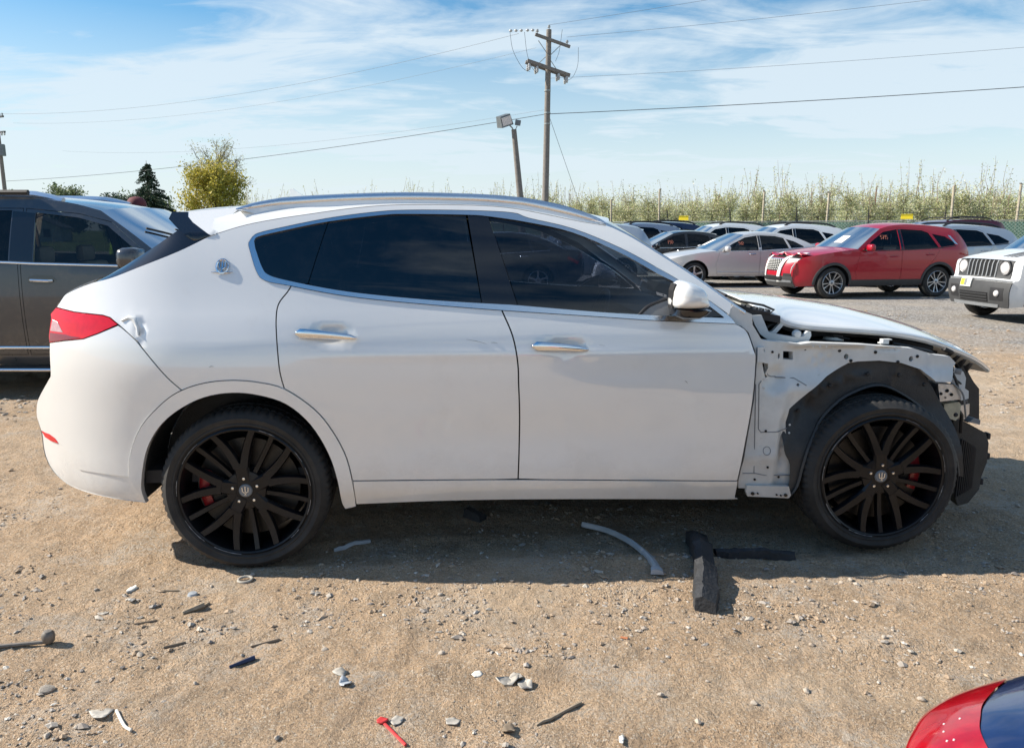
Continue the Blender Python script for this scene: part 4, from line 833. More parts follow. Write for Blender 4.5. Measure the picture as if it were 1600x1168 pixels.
        for (y_, s_) in secs:
            for p in mp: V.append((c[0]+(p[0]-c[0])*s_, sd*y_, c[1]-.02+(p[1]-c[1]+.02)*s_))
        for i in range(len(secs)-1):
            for k in range(n): F.append((i*n+k, i*n+(k+1) % n, (i+1)*n+(k+1) % n, (i+1)*n+k))
        F += [tuple(range(n)), tuple((len(secs)-1)*n+k for k in range(n))]
        mb = MB(); mb.add(V, F); mr_ = mb.build('door_mirror', 'white_paint', par, smooth=True, sharp=60)
        ml = np.array(S['mirror_low']); V = []; F = []; c2 = ml.mean(0); n = len(ml); secs = [(.90, .75), (.95, .95), (1.0, 1.0), (1.06, .96), (1.10, .80), (1.115, .5)]
        for (y_, s_) in secs:
            for p in ml: V.append((c2[0]+(p[0]-c2[0])*s_, sd*y_, 1.199+(p[1]-1.199)*s_))
        for i in range(len(secs)-1):
            for k in range(n): F.append((i*n+k, i*n+(k+1) % n, (i+1)*n+(k+1) % n, (i+1)*n+k))
        F += [tuple(range(n)), tuple((len(secs)-1)*n+k for k in range(n))]
        mb = MB(); mb.add(V, F); mb.build('mirror_base', 'gloss_black', mr_, smooth=True, sharp=50)
        mb = MB(); mb.prism([(1.922, 1.20), (1.929, 1.203), (1.937, 1.31), (1.931, 1.308), (1.922, 1.28)], sd*.985, sd*1.055); mb.build('mirror_rim', 'trim_black', mr_)
        # front end pieces bared by the missing bumper
        mb = MB(); mb.prism(S['crash'], sd*.60, sd*.745); cr = mb.build('crash_box', 'metal_bright', par)
        for (dx, dz, r_) in ((.02, -.050, .007), (.05, -.035, .009), (.075, -.055, .008), (.045, -.07, .004)):
            mb = MB(); mb.lathe([(0, -.004), (r_, -.004), (r_, .01)], 10, (S['crash'][0][0]+dx, sd*.745, S['crash'][0][1]+dz+.0)); mb.build('hole_plug', 'black_deep', cr)
        mb = MB(); mb.prism(S['box2'], sd*.62, sd*.715); mb.build('washer_bottle', 'cream_plastic', par)
        mb = MB(); mb.prism(S['brk2'], sd*.655, sd*.668); mb.build('lamp_bracket', 'inner_white', par)
        mb = MB(); h = S['horn'][0]; mb.lathe([(0, -.02), (.02, -.022), (.034, -.012), (.034, .004), (.02, .02), (0, .02)], 20, (h[0]-.02, sd*.615, h[1])); mb.build('horn', 'trim_black', par, smooth=True)
        mb = MB(); mb.prism([(3.56, .64), (3.63, .655), (3.635, .60), (3.61, .57), (3.56, .58)], sd*.58, sd*.64); mb.build('beam_bracket', 'metal_bright', par)
        mb = MB(); mb.prism(S['plate2'], sd*.47, sd*.50); mb.build('air_guide', 'liner_black', par)
        mb = MB(); mb.tube([(3.45, sd*.66, .70), (3.52, sd*.68, .66), (3.58, sd*.66, .60), (3.60, sd*.64, .50)], .010, 7); mb.build('wiring_loom', 'trim_black', par, smooth=True)
    # ---- skins across the car
    def E3(line): return [(x, float(w(x, z)), z) for x, z in line]
    cr = np.array(S['crease']); zc = np.interp(cr[:, 0], [-.11, .05, .3, .75, 1.06, 1.4, 1.69], [1.650, 1.676, 1.706, 1.722, 1.716, 1.684, 1.610]); pw = np.interp(cr[:, 0], [-.11, .1, .4, .8], [7.5, 6.0, 3.6, 2.6])
    C = np.stack([cr[:, 0]+np.interp(cr[:, 0], [1.3, 1.69], [0, .09]), zc], 1)
    strip('roof', E3(cr), C, 'white_paint', par, nt=40, power=pw)
    strip('headliner', [(x, y-.03, z-.03) for x, y, z in E3(cr)], C-[0, .03], 'seat_dark', par, nt=20, power=pw, flip=True)
    ap = np.array(S['apillar_out']); t = np.linspace(0, 1, len(ap)); C = np.stack([1.775+.63*t, 1.605-.405*t], 1)
    E = [(x, float(w(x, z))-.012, z+.003) for x, z in ap]
    strip('windscreen', E, C, 'tint_light', par, nt=20, power=2.2)
    band('windscreen_seal', [tuple(p) for p in ap], .014, .006, 'chrome', lambda x, z: w(x, z)-.006, par, -1)
    strip('spoiler', [(-.30, .645, 1.612), (-.235, .632, 1.622), (-.14, .624, 1.632), (-.017, .612, 1.640), (.03, .61, 1.643)], [(-.36, 1.625), (-.28, 1.638), (-.17, 1.650), (-.02, 1.662), (.04, 1.664)], 'white_paint', par, nt=16)
    for sd in (-1, 1):
        panel('spoiler_cheek', S['spoil_top'], 'white_paint', spoil_w, par, side=sd, step=.03, bstep=.02, flange=.02)
    dr_ = smooth_line(S['dark_rear'], 4); C = dr_ + np.stack([np.linspace(-.03, -.10, len(dr_)), np.linspace(.015, .02, len(dr_))], 1)
    strip('rear_window', [(x, .735, z) for x, z in dr_], C, 'gloss_black', par, nt=16)
    strip('spoiler_underside', [(-.30, .67, 1.605), (-.27, .67, 1.545)], [(-.36, 1.62), (-.30, 1.56)], 'trim_black', par, nt=10)
    def tail(name, pts, m, bow=.14, pw=2.2):
        pts = np.array(pts); E = E3(pts); C = np.stack([pts[:, 0]-bow, pts[:, 1]+.01], 1); return strip(name, E, C, m, par, nt=18, power=pw, flip=True)
    tail('tailgate', sil[0:4*K+1], 'white_paint', .13); tail('tailgate', [sil[4*K], (-.861, 1.167), (-.875, 1.10), sil[5*K]], 'white_paint', .15)
    tail('rear_bumper_skin', sil[5*K:11*K+1], 'white_paint', .12); tail('lower_bumper_skin', sil[11*K:], 'white_paint', .13)
    mb = MB(); mb.prism([(-.50, .36), (2.60, .29), (2.60, .34), (-.50, .42)], -.76, .76); mb.build('underbody', 'trim_black', par)
    mb = MB(); mb.prism([(2.60, .27), (3.62, .22), (3.62, .30), (2.60, .34)], -.50, .50); mb.build('underbody', 'trim_black', par)
    # bonnet, slightly sprung open
    he = smooth_line(HOOD_E, 3); hc = np.array(HOOD_C); s = np.linspace(0, 1, len(he)); C = np.stack([np.interp(s, np.linspace(0, 1, len(hc)), hc[:, 0]), np.interp(s, np.linspace(0, 1, len(hc)), hc[:, 1])], 1)
    hood = strip('bonnet', [tuple(p) for p in he], C, 'white_paint', par, nt=28, power=2.3)
    hood.modifiers.new('shell', 'SOLIDIFY').thickness = .004
    strip('bonnet_underside', [(x, y-.012, z-.020) for x, y, z in he], C-[.01, .03], 'inner_white', hood, nt=20, power=2.3, flip=True)
    V = []; F = []; n = len(he)
    for x, y, z in he: V += [(x, -y, z), (x, -y, z-.010), (x-.004, -y+.012, z-.020)]
    for x, y, z in he: V += [(x, y, z), (x, y, z-.010), (x-.004, y-.012, z-.020)]
    for b in (0, 3*n):
        for i in range(n-1):
            for j in range(2): F.append((b+i*3+j, b+i*3+j+1, b+(i+1)*3+j+1, b+(i+1)*3+j))
    mb = MB(); mb.add(V, F); mb.build('bonnet_hem', 'white_paint', hood, smooth=True)
    # engine bay
    mb = MB(); mb.prism([(2.45, .45), (2.45, 1.0), (2.62, 1.02), (3.3, .93), (3.45, .86), (3.45, .45)], -.60, .60); mb.build('engine_block', 'black_deep', par)
    mb = MB(); mb.box((2.9, 0, .97), (.7, .5, .10), bev=.03); mb.build('engine_cover', 'trim_black', par, smooth=True)
    mb = MB(); mb.tube([(2.62, -.70, 1.03), (2.85, -.66, 1.035), (3.05, -.64, 1.02), (3.25, -.66, .985), (3.38, -.66, .95)], .016, 8); mb.build('coolant_hose', 'trim_black', par, smooth=True)
    mb = MB(); mb.tube([(2.70, -.60, 1.0), (2.80, -.72, 1.0), (3.0, -.74, .985), (3.15, -.70, .97)], .009, 7); mb.build('wiring_loom', 'liner_black', par, smooth=True)
    mb = MB(); mb.lathe([(0, .04), (.045, .035), (.055, .0), (.055, -.05)], 20, (2.86, -.66, .985), axis='z'); mb.build('strut_cap', 'inner_white', par, smooth=True)
    mb = MB(); mb.prism([(3.02, 1.0), (3.06, 1.0), (3.06, 1.018), (3.075, 1.018), (3.075, 1.022), (3.03, 1.022), (3.03, 1.006), (3.02, 1.006)], -.82, -.79); mb.build('wing_bracket', 'inner_white', par)
    mb = MB(); mb.prism([(3.33, .55), (3.36, .95), (3.44, .93), (3.42, .55)], -.62, .62); mb.build('front_panel', 'black_deep', par)
    # cowl, wiper
    mb = MB(); mb.prism([(2.26, 1.215), (2.45, 1.148), (2.53, 1.135), (2.53, 1.10), (2.26, 1.15)], -.78, .78); mb.build('cowl', 'trim_black', par)
    mb = MB(); mb.tube([(2.36, -.70, 1.20), (2.45, -.76, 1.185), (2.50, -.775, 1.163), (2.475, -.785, 1.15), (2.38, -.775, 1.165), (2.30, -.75, 1.195)], .006, 6); mb.build('cowl_seal', 'trim_black', par, smooth=True)
    for i in range(5):
        mb = MB(); mb.box((2.36+.03*i, -.735, 1.178-.006*i), (.010, .05, .02), Matrix.Rotation(.5, 3, 'Y')); mb.build('cowl_clip', 'trim_black', par)
    mb = MB(); mb.tube([(2.34, -.55, 1.215), (2.30, -.1, 1.26), (2.27, .35, 1.27)], .008, 6); mb.build('wiper', 'trim_black', par)
    # radiator pack
    rad = np.array(S['rad']); mb = MB(); V = []; F = []; n = len(rad); ys = [-.62, -.45, 0, .45, .62]; bows = [0, .03, .05, .03, 0]
    for y_, b_ in zip(ys, bows):
        for p in rad: V.append((p[0]+b_, y_, p[1]))
    for i in range(4):
        for k in range(n): F.append((i*n+k, i*n+(k+1) % n, (i+1)*n+(k+1) % n, (i+1)*n+k))
    F += [tuple(range(n)), tuple(4*n+k for k in range(n))]
    mb.add(V, F); rp = mb.build('radiator_pack', 'liner_black', par)
    for i in range(9):
        mb = MB(); t = i/8; mb.box((3.62+.10*t*(1-.2*t), -.626, .30+.0*t), (.006, .010, .32-.10*t)); mb.build('radiator_rib', 'trim_black', rp)
    for (x, z, a) in ((3.775, .47, .2), (3.785, .36, 0), (3.765, .22, -.3)):
        mb = MB(); mb.box((x, -.60, z), (.018, .04, .035), bev=.006); mb.build('clip', 'trim_black', rp)
    mb = MB(); mb.prism([(3.50, .56), (3.60, .56), (3.60, .68), (3.50, .68)], -.60, .60); mb.build('bumper_beam', 'metal_bright', par)
    mb = MB(); mb.prism([(3.64, .555), (3.70, .54), (3.70, .565), (3.66, .575)], -.64, -.55); mb.build('duct_clip', 'grey_plastic', par)
    # antenna fin, badge
    mb = MB(); f = S['fin']; mb.prism([(f[0][0]-.005, f[0][1]), (f[1][0]-.005, 1.66), (f[2][0]+.06, 1.67), (f[2][0], f[2][1]-.004), (f[0][0]+.012, f[0][1])], -.012, .012); mb.build('antenna_fin', 'white_paint', par)
    ex, ez = S['emblem'][0]; ey = float(w(ex, ez)); nx = Matrix.Translation((ex, -ey-.004, ez)) @ Matrix.Rotation(R(-26), 4, 'X')
    mb = MB(); mb.tube([nx @ Vector((.026*math.cos(a), 0, .033*math.sin(a))) for a in np.linspace(0, 2*math.pi, 25)], .0045, 6); bd = mb.build('badge', 'chrome_bright', par, smooth=True)
    mb = MB()
    for (x0, z0, x1, z1) in ((0, -.030, 0, .026), (-.012, -.006, -.013, .020), (.012, -.006, .013, .020), (-.012, -.006, 0, -.014), (.012, -.006, 0, -.014)): mb.tube([nx @ Vector((x0, -.002, z0)), nx @ Vector((x1, -.002, z1))], .0034, 6)
    mb.build('trident_emblem', 'chrome_bright', bd)
    mb = MB(); mb.tube([nx @ Vector((x, 0, -.031+.004*abs(x)/.047)) for x in (-.047, -.02, 0, .02, .047)], [.001, .004, .005, .004, .001], 6); mb.build('badge_wing', 'chrome', bd)
    # ---- cabin
    def seat(x, y, nm):
        mb = MB(); mb.box((x, y, .62), (.52, .50, .18), bev=.05); st = mb.build(nm, 'seat_dark', par, smooth=True)
        mb = MB(); mb.box((x-.32, y, .95), (.15, .48, .62), Matrix.Rotation(R(-16), 3, 'Y'), bev=.05); mb.build('backrest', 'seat_dark', st, smooth=True)
        mb = MB(); mb.box((x-.44, y, 1.34), (.10, .26, .19), Matrix.Rotation(R(-12), 3, 'Y'), bev=.04); mb.build('headrest', 'seat_dark', st, smooth=True)
    seat(1.50, -.40, 'front_seat'); seat(1.50, .40, 'front_seat')
    mb = MB(); mb.box((.55, 0, .66), (.50, 1.25, .18), bev=.05); mb.box((.25, 0, .98), (.16, 1.25, .60), Matrix.Rotation(R(-18), 3, 'Y'), bev=.05); rs = mb.build('rear_seat', 'seat_dark', par, smooth=True)
    mb = MB(); mb.prism([(1.98, .60), (2.30, .60), (2.30, 1.12), (2.15, 1.15), (2.0, 1.08)], -.80, .80); mb.build('dashboard', 'trim_black', par)
    mb = MB(); mb.tube([(1.86+.05*math.sin(a), .40+.18*math.cos(a), 1.0+.17*math.sin(a)) for a in np.linspace(0, 2*math.pi, 25)], .015, 7); mb.tube([(1.86, .40, 1.0), (2.05, .40, .95)], .03, 8); mb.build('steering_wheel', 'trim_black', par, smooth=True)
    mb = MB(); mb.box((.95, 0, .42), (2.9, 1.70, .06)); mb.build('floor_pan', 'seat_dark', par)
    # scuffs on the doors and small fittings on the bare front
    for (x, z, dx, dz, t_) in ((.62, .985, .05, -.008, .002), (.665, .972, .02, -.004, .003), (1.02, 1.06, .09, -.02, .0015), (1.13, 1.045, .03, -.004, .002), (1.62, 1.03, .05, -.012, .0015), (1.96, .995, .02, -.010, .003), (2.06, .985, .012, -.012, .003), (1.30, 1.00, .012, 0, .003), (2.02, .86, .014, -.012, .0025), (-.10, .955, .02, .002, .002), (.10, .87, .03, -.002, .002)):
        band('paint_scuff', [(x, z), (x+dx*.5, z+dz*.5+.002), (x+dx, z+dz)], [t_*.5, t_, t_*.4], .0006, 'scuff_grey', w, par, -1, .0012)
    for (x, z) in ((2.63, .985), (2.80, .975), (2.98, .965), (3.20, .94), (3.30, .86), (2.45, .98), (2.44, .60), (2.46, .42), (2.53, .36), (2.40, .36), (3.34, .90), (3.36, .85), (2.86, .925), (3.10, .915)):
        mb = MB(); r_ = .006 if x < 2.6 else .008; yf = float(front_w(x, z)); mb.lathe([(0, -.006), (r_*.6, -.0055), (r_, -.002), (r_, .006)], 8, (x, -yf-.002, z)); mb.build('fastener', 'disc_steel', par, smooth=True)
    mb = MB()
    for (ax, az, bx, bz, k_) in ((2.66, 1.000, 3.15, .975, 16), (2.42, .40, 2.42, .85, 12), (2.57, .62, 2.57, .50, 4), (2.33, .33, 2.58, .325, 7), (2.70, .86, 2.85, .935, 5), (3.25, .93, 3.36, .925, 4)):
        for i in range(k_): x, z = ax+(bx-ax)*i/(k_-1), az+(bz-az)*i/(k_-1); mb.lathe([(0, .001), (.003, -.0008), (.005, -.0004), (.0055, .002)], 7, (x, -float(front_w(x, z))-.0005, z))
    mb.build('spot_weld', 'inner_white', fsp)['kind'] = 'stuff'
    for a in (35, 62, 78, 96, 118, 140, 160):
        x, z = 3.01+.505*math.cos(R(a)), .36+.50*math.sin(R(a)); mb = MB(); mb.lathe([(0, -.006), (.008, -.005), (.011, .0), (.011, .004)], 10, (x, -.842, z)); mb.build('push_pin', 'trim_black', par, smooth=True)
    def hose(pts, r, m='trim_black', nm='wiring_loom'):
        mb = MB(); mb.tube([Vector(p) for p in smooth_line(pts, 5)], r, 7); mb.build(nm, m, par, smooth=True)
    hose([(3.30, -.76, .93), (3.40, -.74, .90), (3.46, -.72, .84), (3.50, -.71, .78), (3.53, -.70, .70)], .007); hose([(3.42, -.70, .88), (3.50, -.69, .80), (3.56, -.66, .76), (3.60, -.62, .70)], .005)
    hose([(3.44, -.74, .80), (3.50, -.76, .74), (3.53, -.75, .66), (3.56, -.72, .60)], .0045, 'grey_plastic'); hose([(2.66, -.74, 1.025), (2.72, -.70, 1.045), (2.78, -.69, 1.03), (2.92, -.71, 1.01)], .006)
    hose([(2.46, -.74, 1.06), (2.52, -.73, 1.09), (2.60, -.71, 1.06), (2.68, -.70, 1.03)], .008, 'liner_black', 'coolant_hose'); hose([(3.15, -.70, .985), (3.24, -.73, .965), (3.33, -.72, .945), (3.40, -.70, .90)], .010, 'liner_black', 'coolant_hose')
    for (x, y, z, sx_, sy_, sz_, m_) in ((3.46, -.70, .86, .03, .03, .05, 'trim_black'), (3.53, -.66, .83, .04, .02, .03, 'grey_plastic'), (3.575, -.60, .73, .03, .04, .06, 'trim_black'), (3.50, -.715, .72, .05, .02, .035, 'inner_white'), (3.42, -.73, .95, .05, .03, .02, 'trim_black'), (3.60, -.58, .80, .02, .03, .09, 'liner_black'), (3.47, -.69, .60, .05, .03, .05, 'liner_black')):
        mb = MB(); mb.box((x, y, z), (sx_, sy_, sz_), Matrix.Rotation(x*7 % 1-.5, 3, 'Y'), bev=.005); mb.build('broken_clip', m_, par, smooth=True)
    for i in range(4):
        x = 3.50+.035*i; mb = MB(); mb.add([(x, -.64, .93-.02*i), (x+.025, -.63, .925-.02*i), (x+.018, -.60, .90-.03*i), (x-.01, -.61, .905-.02*i)], [(0, 1, 2, 3)]); o = mb.build('torn_edge', 'trim_black', par); o.modifiers.new('t', 'SOLIDIFY').thickness = .004
    # wheels
    make_wheel(par, (.006, -.958, .372), rot=0, caliper='caliper_red', cal_side=-1, scuff=True)
    make_wheel(par, (3.014, -.955, .371), rot=R(-4), rz=R(-2), caliper='caliper_red', cal_side=1, scuff=True)
    for x, cs in ((.006, 1), (3.014, -1)): make_wheel(par, (x, .958, .371), rz=math.pi, caliper='caliper_red', cal_side=cs)
build_suv()
# ------------------------------------------------------------------ parked cars: shapes in metres, rear axle at x = 0, nose towards +x
STY = {
 'suv': dict(wb=2.70, hw=.92, rt=.36, zb=(1.08, 1.13), roofk=.70, tf=.30, tr=.20,
   seg=[('rear_bumper', [(-.80, .30), (-.90, .42), (-.93, .58), (-.905, .76)], .12), ('tailgate', [(-.905, .76), (-.89, .92), (-.83, 1.09)], .11), ('rear_window', [(-.83, 1.09), (-.74, 1.26), (-.58, 1.49)], .10),
        ('roof', [(-.58, 1.49), (-.40, 1.575), (.1, 1.645), (.7, 1.675), (1.15, 1.645), (1.46, 1.575)], .045), ('windscreen', [(1.46, 1.575), (1.80, 1.36), (2.14, 1.12)], .14),
        ('bonnet', [(2.14, 1.12), (2.55, 1.075), (3.0, 1.01), (3.36, .93)], .06), ('front', [(3.36, .93), (3.47, .85), (3.54, .66), (3.54, .42), (3.46, .27)], .18)],
   win=[[(1.99, 1.095), (1.74, 1.30), (1.40, 1.505), (1.02, 1.565), (1.04, 1.105)], [(.95, 1.11), (.93, 1.57), (.38, 1.54), (.22, 1.48), (.04, 1.15), (.25, 1.125)], [(-.02, 1.155), (.14, 1.46), (-.18, 1.40), (-.44, 1.24), (-.40, 1.20)]],
   door=[[(2.06, 1.06), (1.76, 1.34), (1.42, 1.54), (1.0, 1.60), (1.0, .34), (2.10, .36), (2.17, .62)], [(.985, .34), (.985, 1.60), (.36, 1.575), (.19, 1.51), (.0, 1.12), (.12, .92), (.38, .62), (.46, .34)]], handle=[(1.10, .95), (.16, .99)]),
 'sedan': dict(wb=2.84, hw=.93, rt=.345, zb=(.985, 1.04), roofk=.70, tf=.32, tr=.26,
   seg=[('rear_bumper', [(-.92, .30), (-1.05, .42), (-1.10, .60), (-1.08, .82)], .12), ('boot_lid', [(-1.08, .82), (-1.05, .97), (-.98, 1.035), (-.68, 1.065)], .10), ('rear_window', [(-.68, 1.065), (-.35, 1.24), (-.02, 1.375)], .10),
        ('roof', [(-.02, 1.375), (.3, 1.445), (.75, 1.48), (1.1, 1.465), (1.38, 1.415)], .035), ('windscreen', [(1.38, 1.415), (1.80, 1.22), (2.24, .99)], .14),
        ('bonnet', [(2.24, .99), (2.7, .94), (3.2, .85), (3.52, .75)], .05), ('front', [(3.52, .75), (3.66, .64), (3.72, .48), (3.66, .28)], .16)],
   win=[[(2.08, .985), (1.78, 1.17), (1.38, 1.345), (1.02, 1.40), (1.04, 1.0)], [(.96, 1.005), (.94, 1.405), (.50, 1.385), (.26, 1.33), (.16, 1.05)], [(.10, 1.055), (.20, 1.305), (-.02, 1.24), (-.28, 1.10), (-.26, 1.08)]],
   door=[[(2.16, .95), (1.80, 1.21), (1.40, 1.375), (1.0, 1.425), (1.0, .32), (2.20, .34), (2.26, .60)], [(.985, .32), (.985, 1.425), (.46, 1.41), (.22, 1.34), (.12, 1.03), (.14, .85), (.38, .60), (.46, .32)]], handle=[(1.12, .90), (.24, .93)]),
 'jeep': dict(wb=2.57, hw=.90, rt=.35, zb=(1.14, 1.16), roofk=.80, tf=.14, tr=.12,
   seg=[('rear_bumper', [(-.72, .34), (-.80, .45), (-.82, .60), (-.79, .78)], .08), ('tailgate', [(-.79, .78), (-.79, .95), (-.78, 1.15)], .08), ('rear_window', [(-.78, 1.15), (-.74, 1.35), (-.68, 1.56)], .08),
        ('roof', [(-.68, 1.56), (-.55, 1.625), (.0, 1.66), (.7, 1.675), (1.2, 1.67), (1.68, 1.62)], .03), ('windscreen', [(1.68, 1.62), (1.94, 1.40), (2.20, 1.19)], .10),
        ('bonnet', [(2.20, 1.19), (2.5, 1.15), (2.85, 1.09), (3.08, 1.03)], .05), ('front', [(3.08, 1.03), (3.13, .98), (3.16, .74), (3.24, .70), (3.27, .50), (3.22, .27)], .08)],
   win=[[(1.84, 1.155), (1.66, 1.34), (1.46, 1.53), (1.0, 1.575), (1.0, 1.155)], [(.92, 1.155), (.92, 1.575), (.30, 1.57), (.10, 1.50), (.02, 1.165)], [(-.08, 1.17), (.0, 1.50), (-.45, 1.47), (-.52, 1.19)]],
   door=[[(1.92, 1.12), (1.70, 1.37), (1.49, 1.57), (.97, 1.61), (.97, .38), (2.0, .40), (2.04, .62)], [(.955, .38), (.955, 1.61), (.28, 1.60), (.06, 1.53), (-.02, 1.13), (.20, .82), (.42, .62), (.46, .38)]], handle=[(1.06, 1.02), (.14, 1.03)]),
 'big': dict(wb=3.08, hw=1.0, rt=.40, zb=(1.17, 1.27), roofk=.76, tf=.22, tr=.18,
   seg=[('rear_bumper', [(-.98, .38), (-1.08, .50), (-1.10, .70), (-1.07, .86)], .10), ('tailgate', [(-1.07, .86), (-1.05, 1.05), (-1.0, 1.25)], .10), ('rear_window', [(-1.0, 1.25), (-.92, 1.48), (-.78, 1.74)], .09),
        ('roof', [(-.78, 1.74), (-.55, 1.80), (.1, 1.845), (.8, 1.845), (1.3, 1.795), (1.62, 1.72)], .022), ('windscreen', [(1.62, 1.72), (1.95, 1.50), (2.28, 1.26)], .17),
        ('bonnet', [(2.28, 1.26), (2.8, 1.22), (3.3, 1.13), (3.62, 1.0)], .06), ('front', [(3.62, 1.0), (3.80, .86), (3.88, .65), (3.85, .42), (3.75, .30)], .16)],
   win=[[(2.13, 1.225), (1.98, 1.36), (1.70, 1.58), (1.42, 1.655), (1.02, 1.70), (1.05, 1.255)], [(.82, 1.265), (.80, 1.72), (.20, 1.72), (.02, 1.66), (-.02, 1.29)], [(-.12, 1.295), (-.08, 1.66), (-.55, 1.63), (-.70, 1.36)]],
   door=[[(2.20, 1.18), (2.02, 1.38), (1.73, 1.615), (1.43, 1.69), (.93, 1.74), (.94, .40), (2.30, .42), (2.36, .70)], [(.915, .40), (.905, 1.74), (.18, 1.745), (-.04, 1.70), (-.08, 1.25), (.2, .95), (.46, .68), (.54, .40)]], handle=[(1.02, 1.09), (.10, 1.11)]),
}
def stroke_text(txt, h):
    """seven-stroke hand lettering as polylines in a box of height h"""
    D = {'0': [[(.5, 0), (.1, .3), (.1, .7), (.5, 1), (.9, .7), (.9, .3), (.5, 0)]], '1': [[(.3, .8), (.6, 1), (.5, 0)]], '9': [[(.85, .65), (.4, .5), (.15, .75), (.5, 1), (.85, .8), (.8, .3), (.5, 0)]],
         '5': [[(.9, 1), (.25, 1), (.2, .55), (.7, .6), (.85, .3), (.5, 0), (.1, .1)]], '7': [[(.1, 1), (.9, 1), (.4, 0)]], '4': [[(.6, 0), (.7, 1), (.1, .35), (.9, .4)]], '2': [[(.1, .8), (.5, 1), (.85, .7), (.1, 0), (.9, .05)]], '6': [[(.8, 1), (.2, .5), (.2, .1), (.6, 0), (.85, .3), (.5, .5), (.2, .35)]]}
    out = []
    for i, ch in enumerate(txt):
        for st in D.get(ch, []): out.append([((i*.95+p[0])*h*.6, p[1]*h) for p in st])
    return out
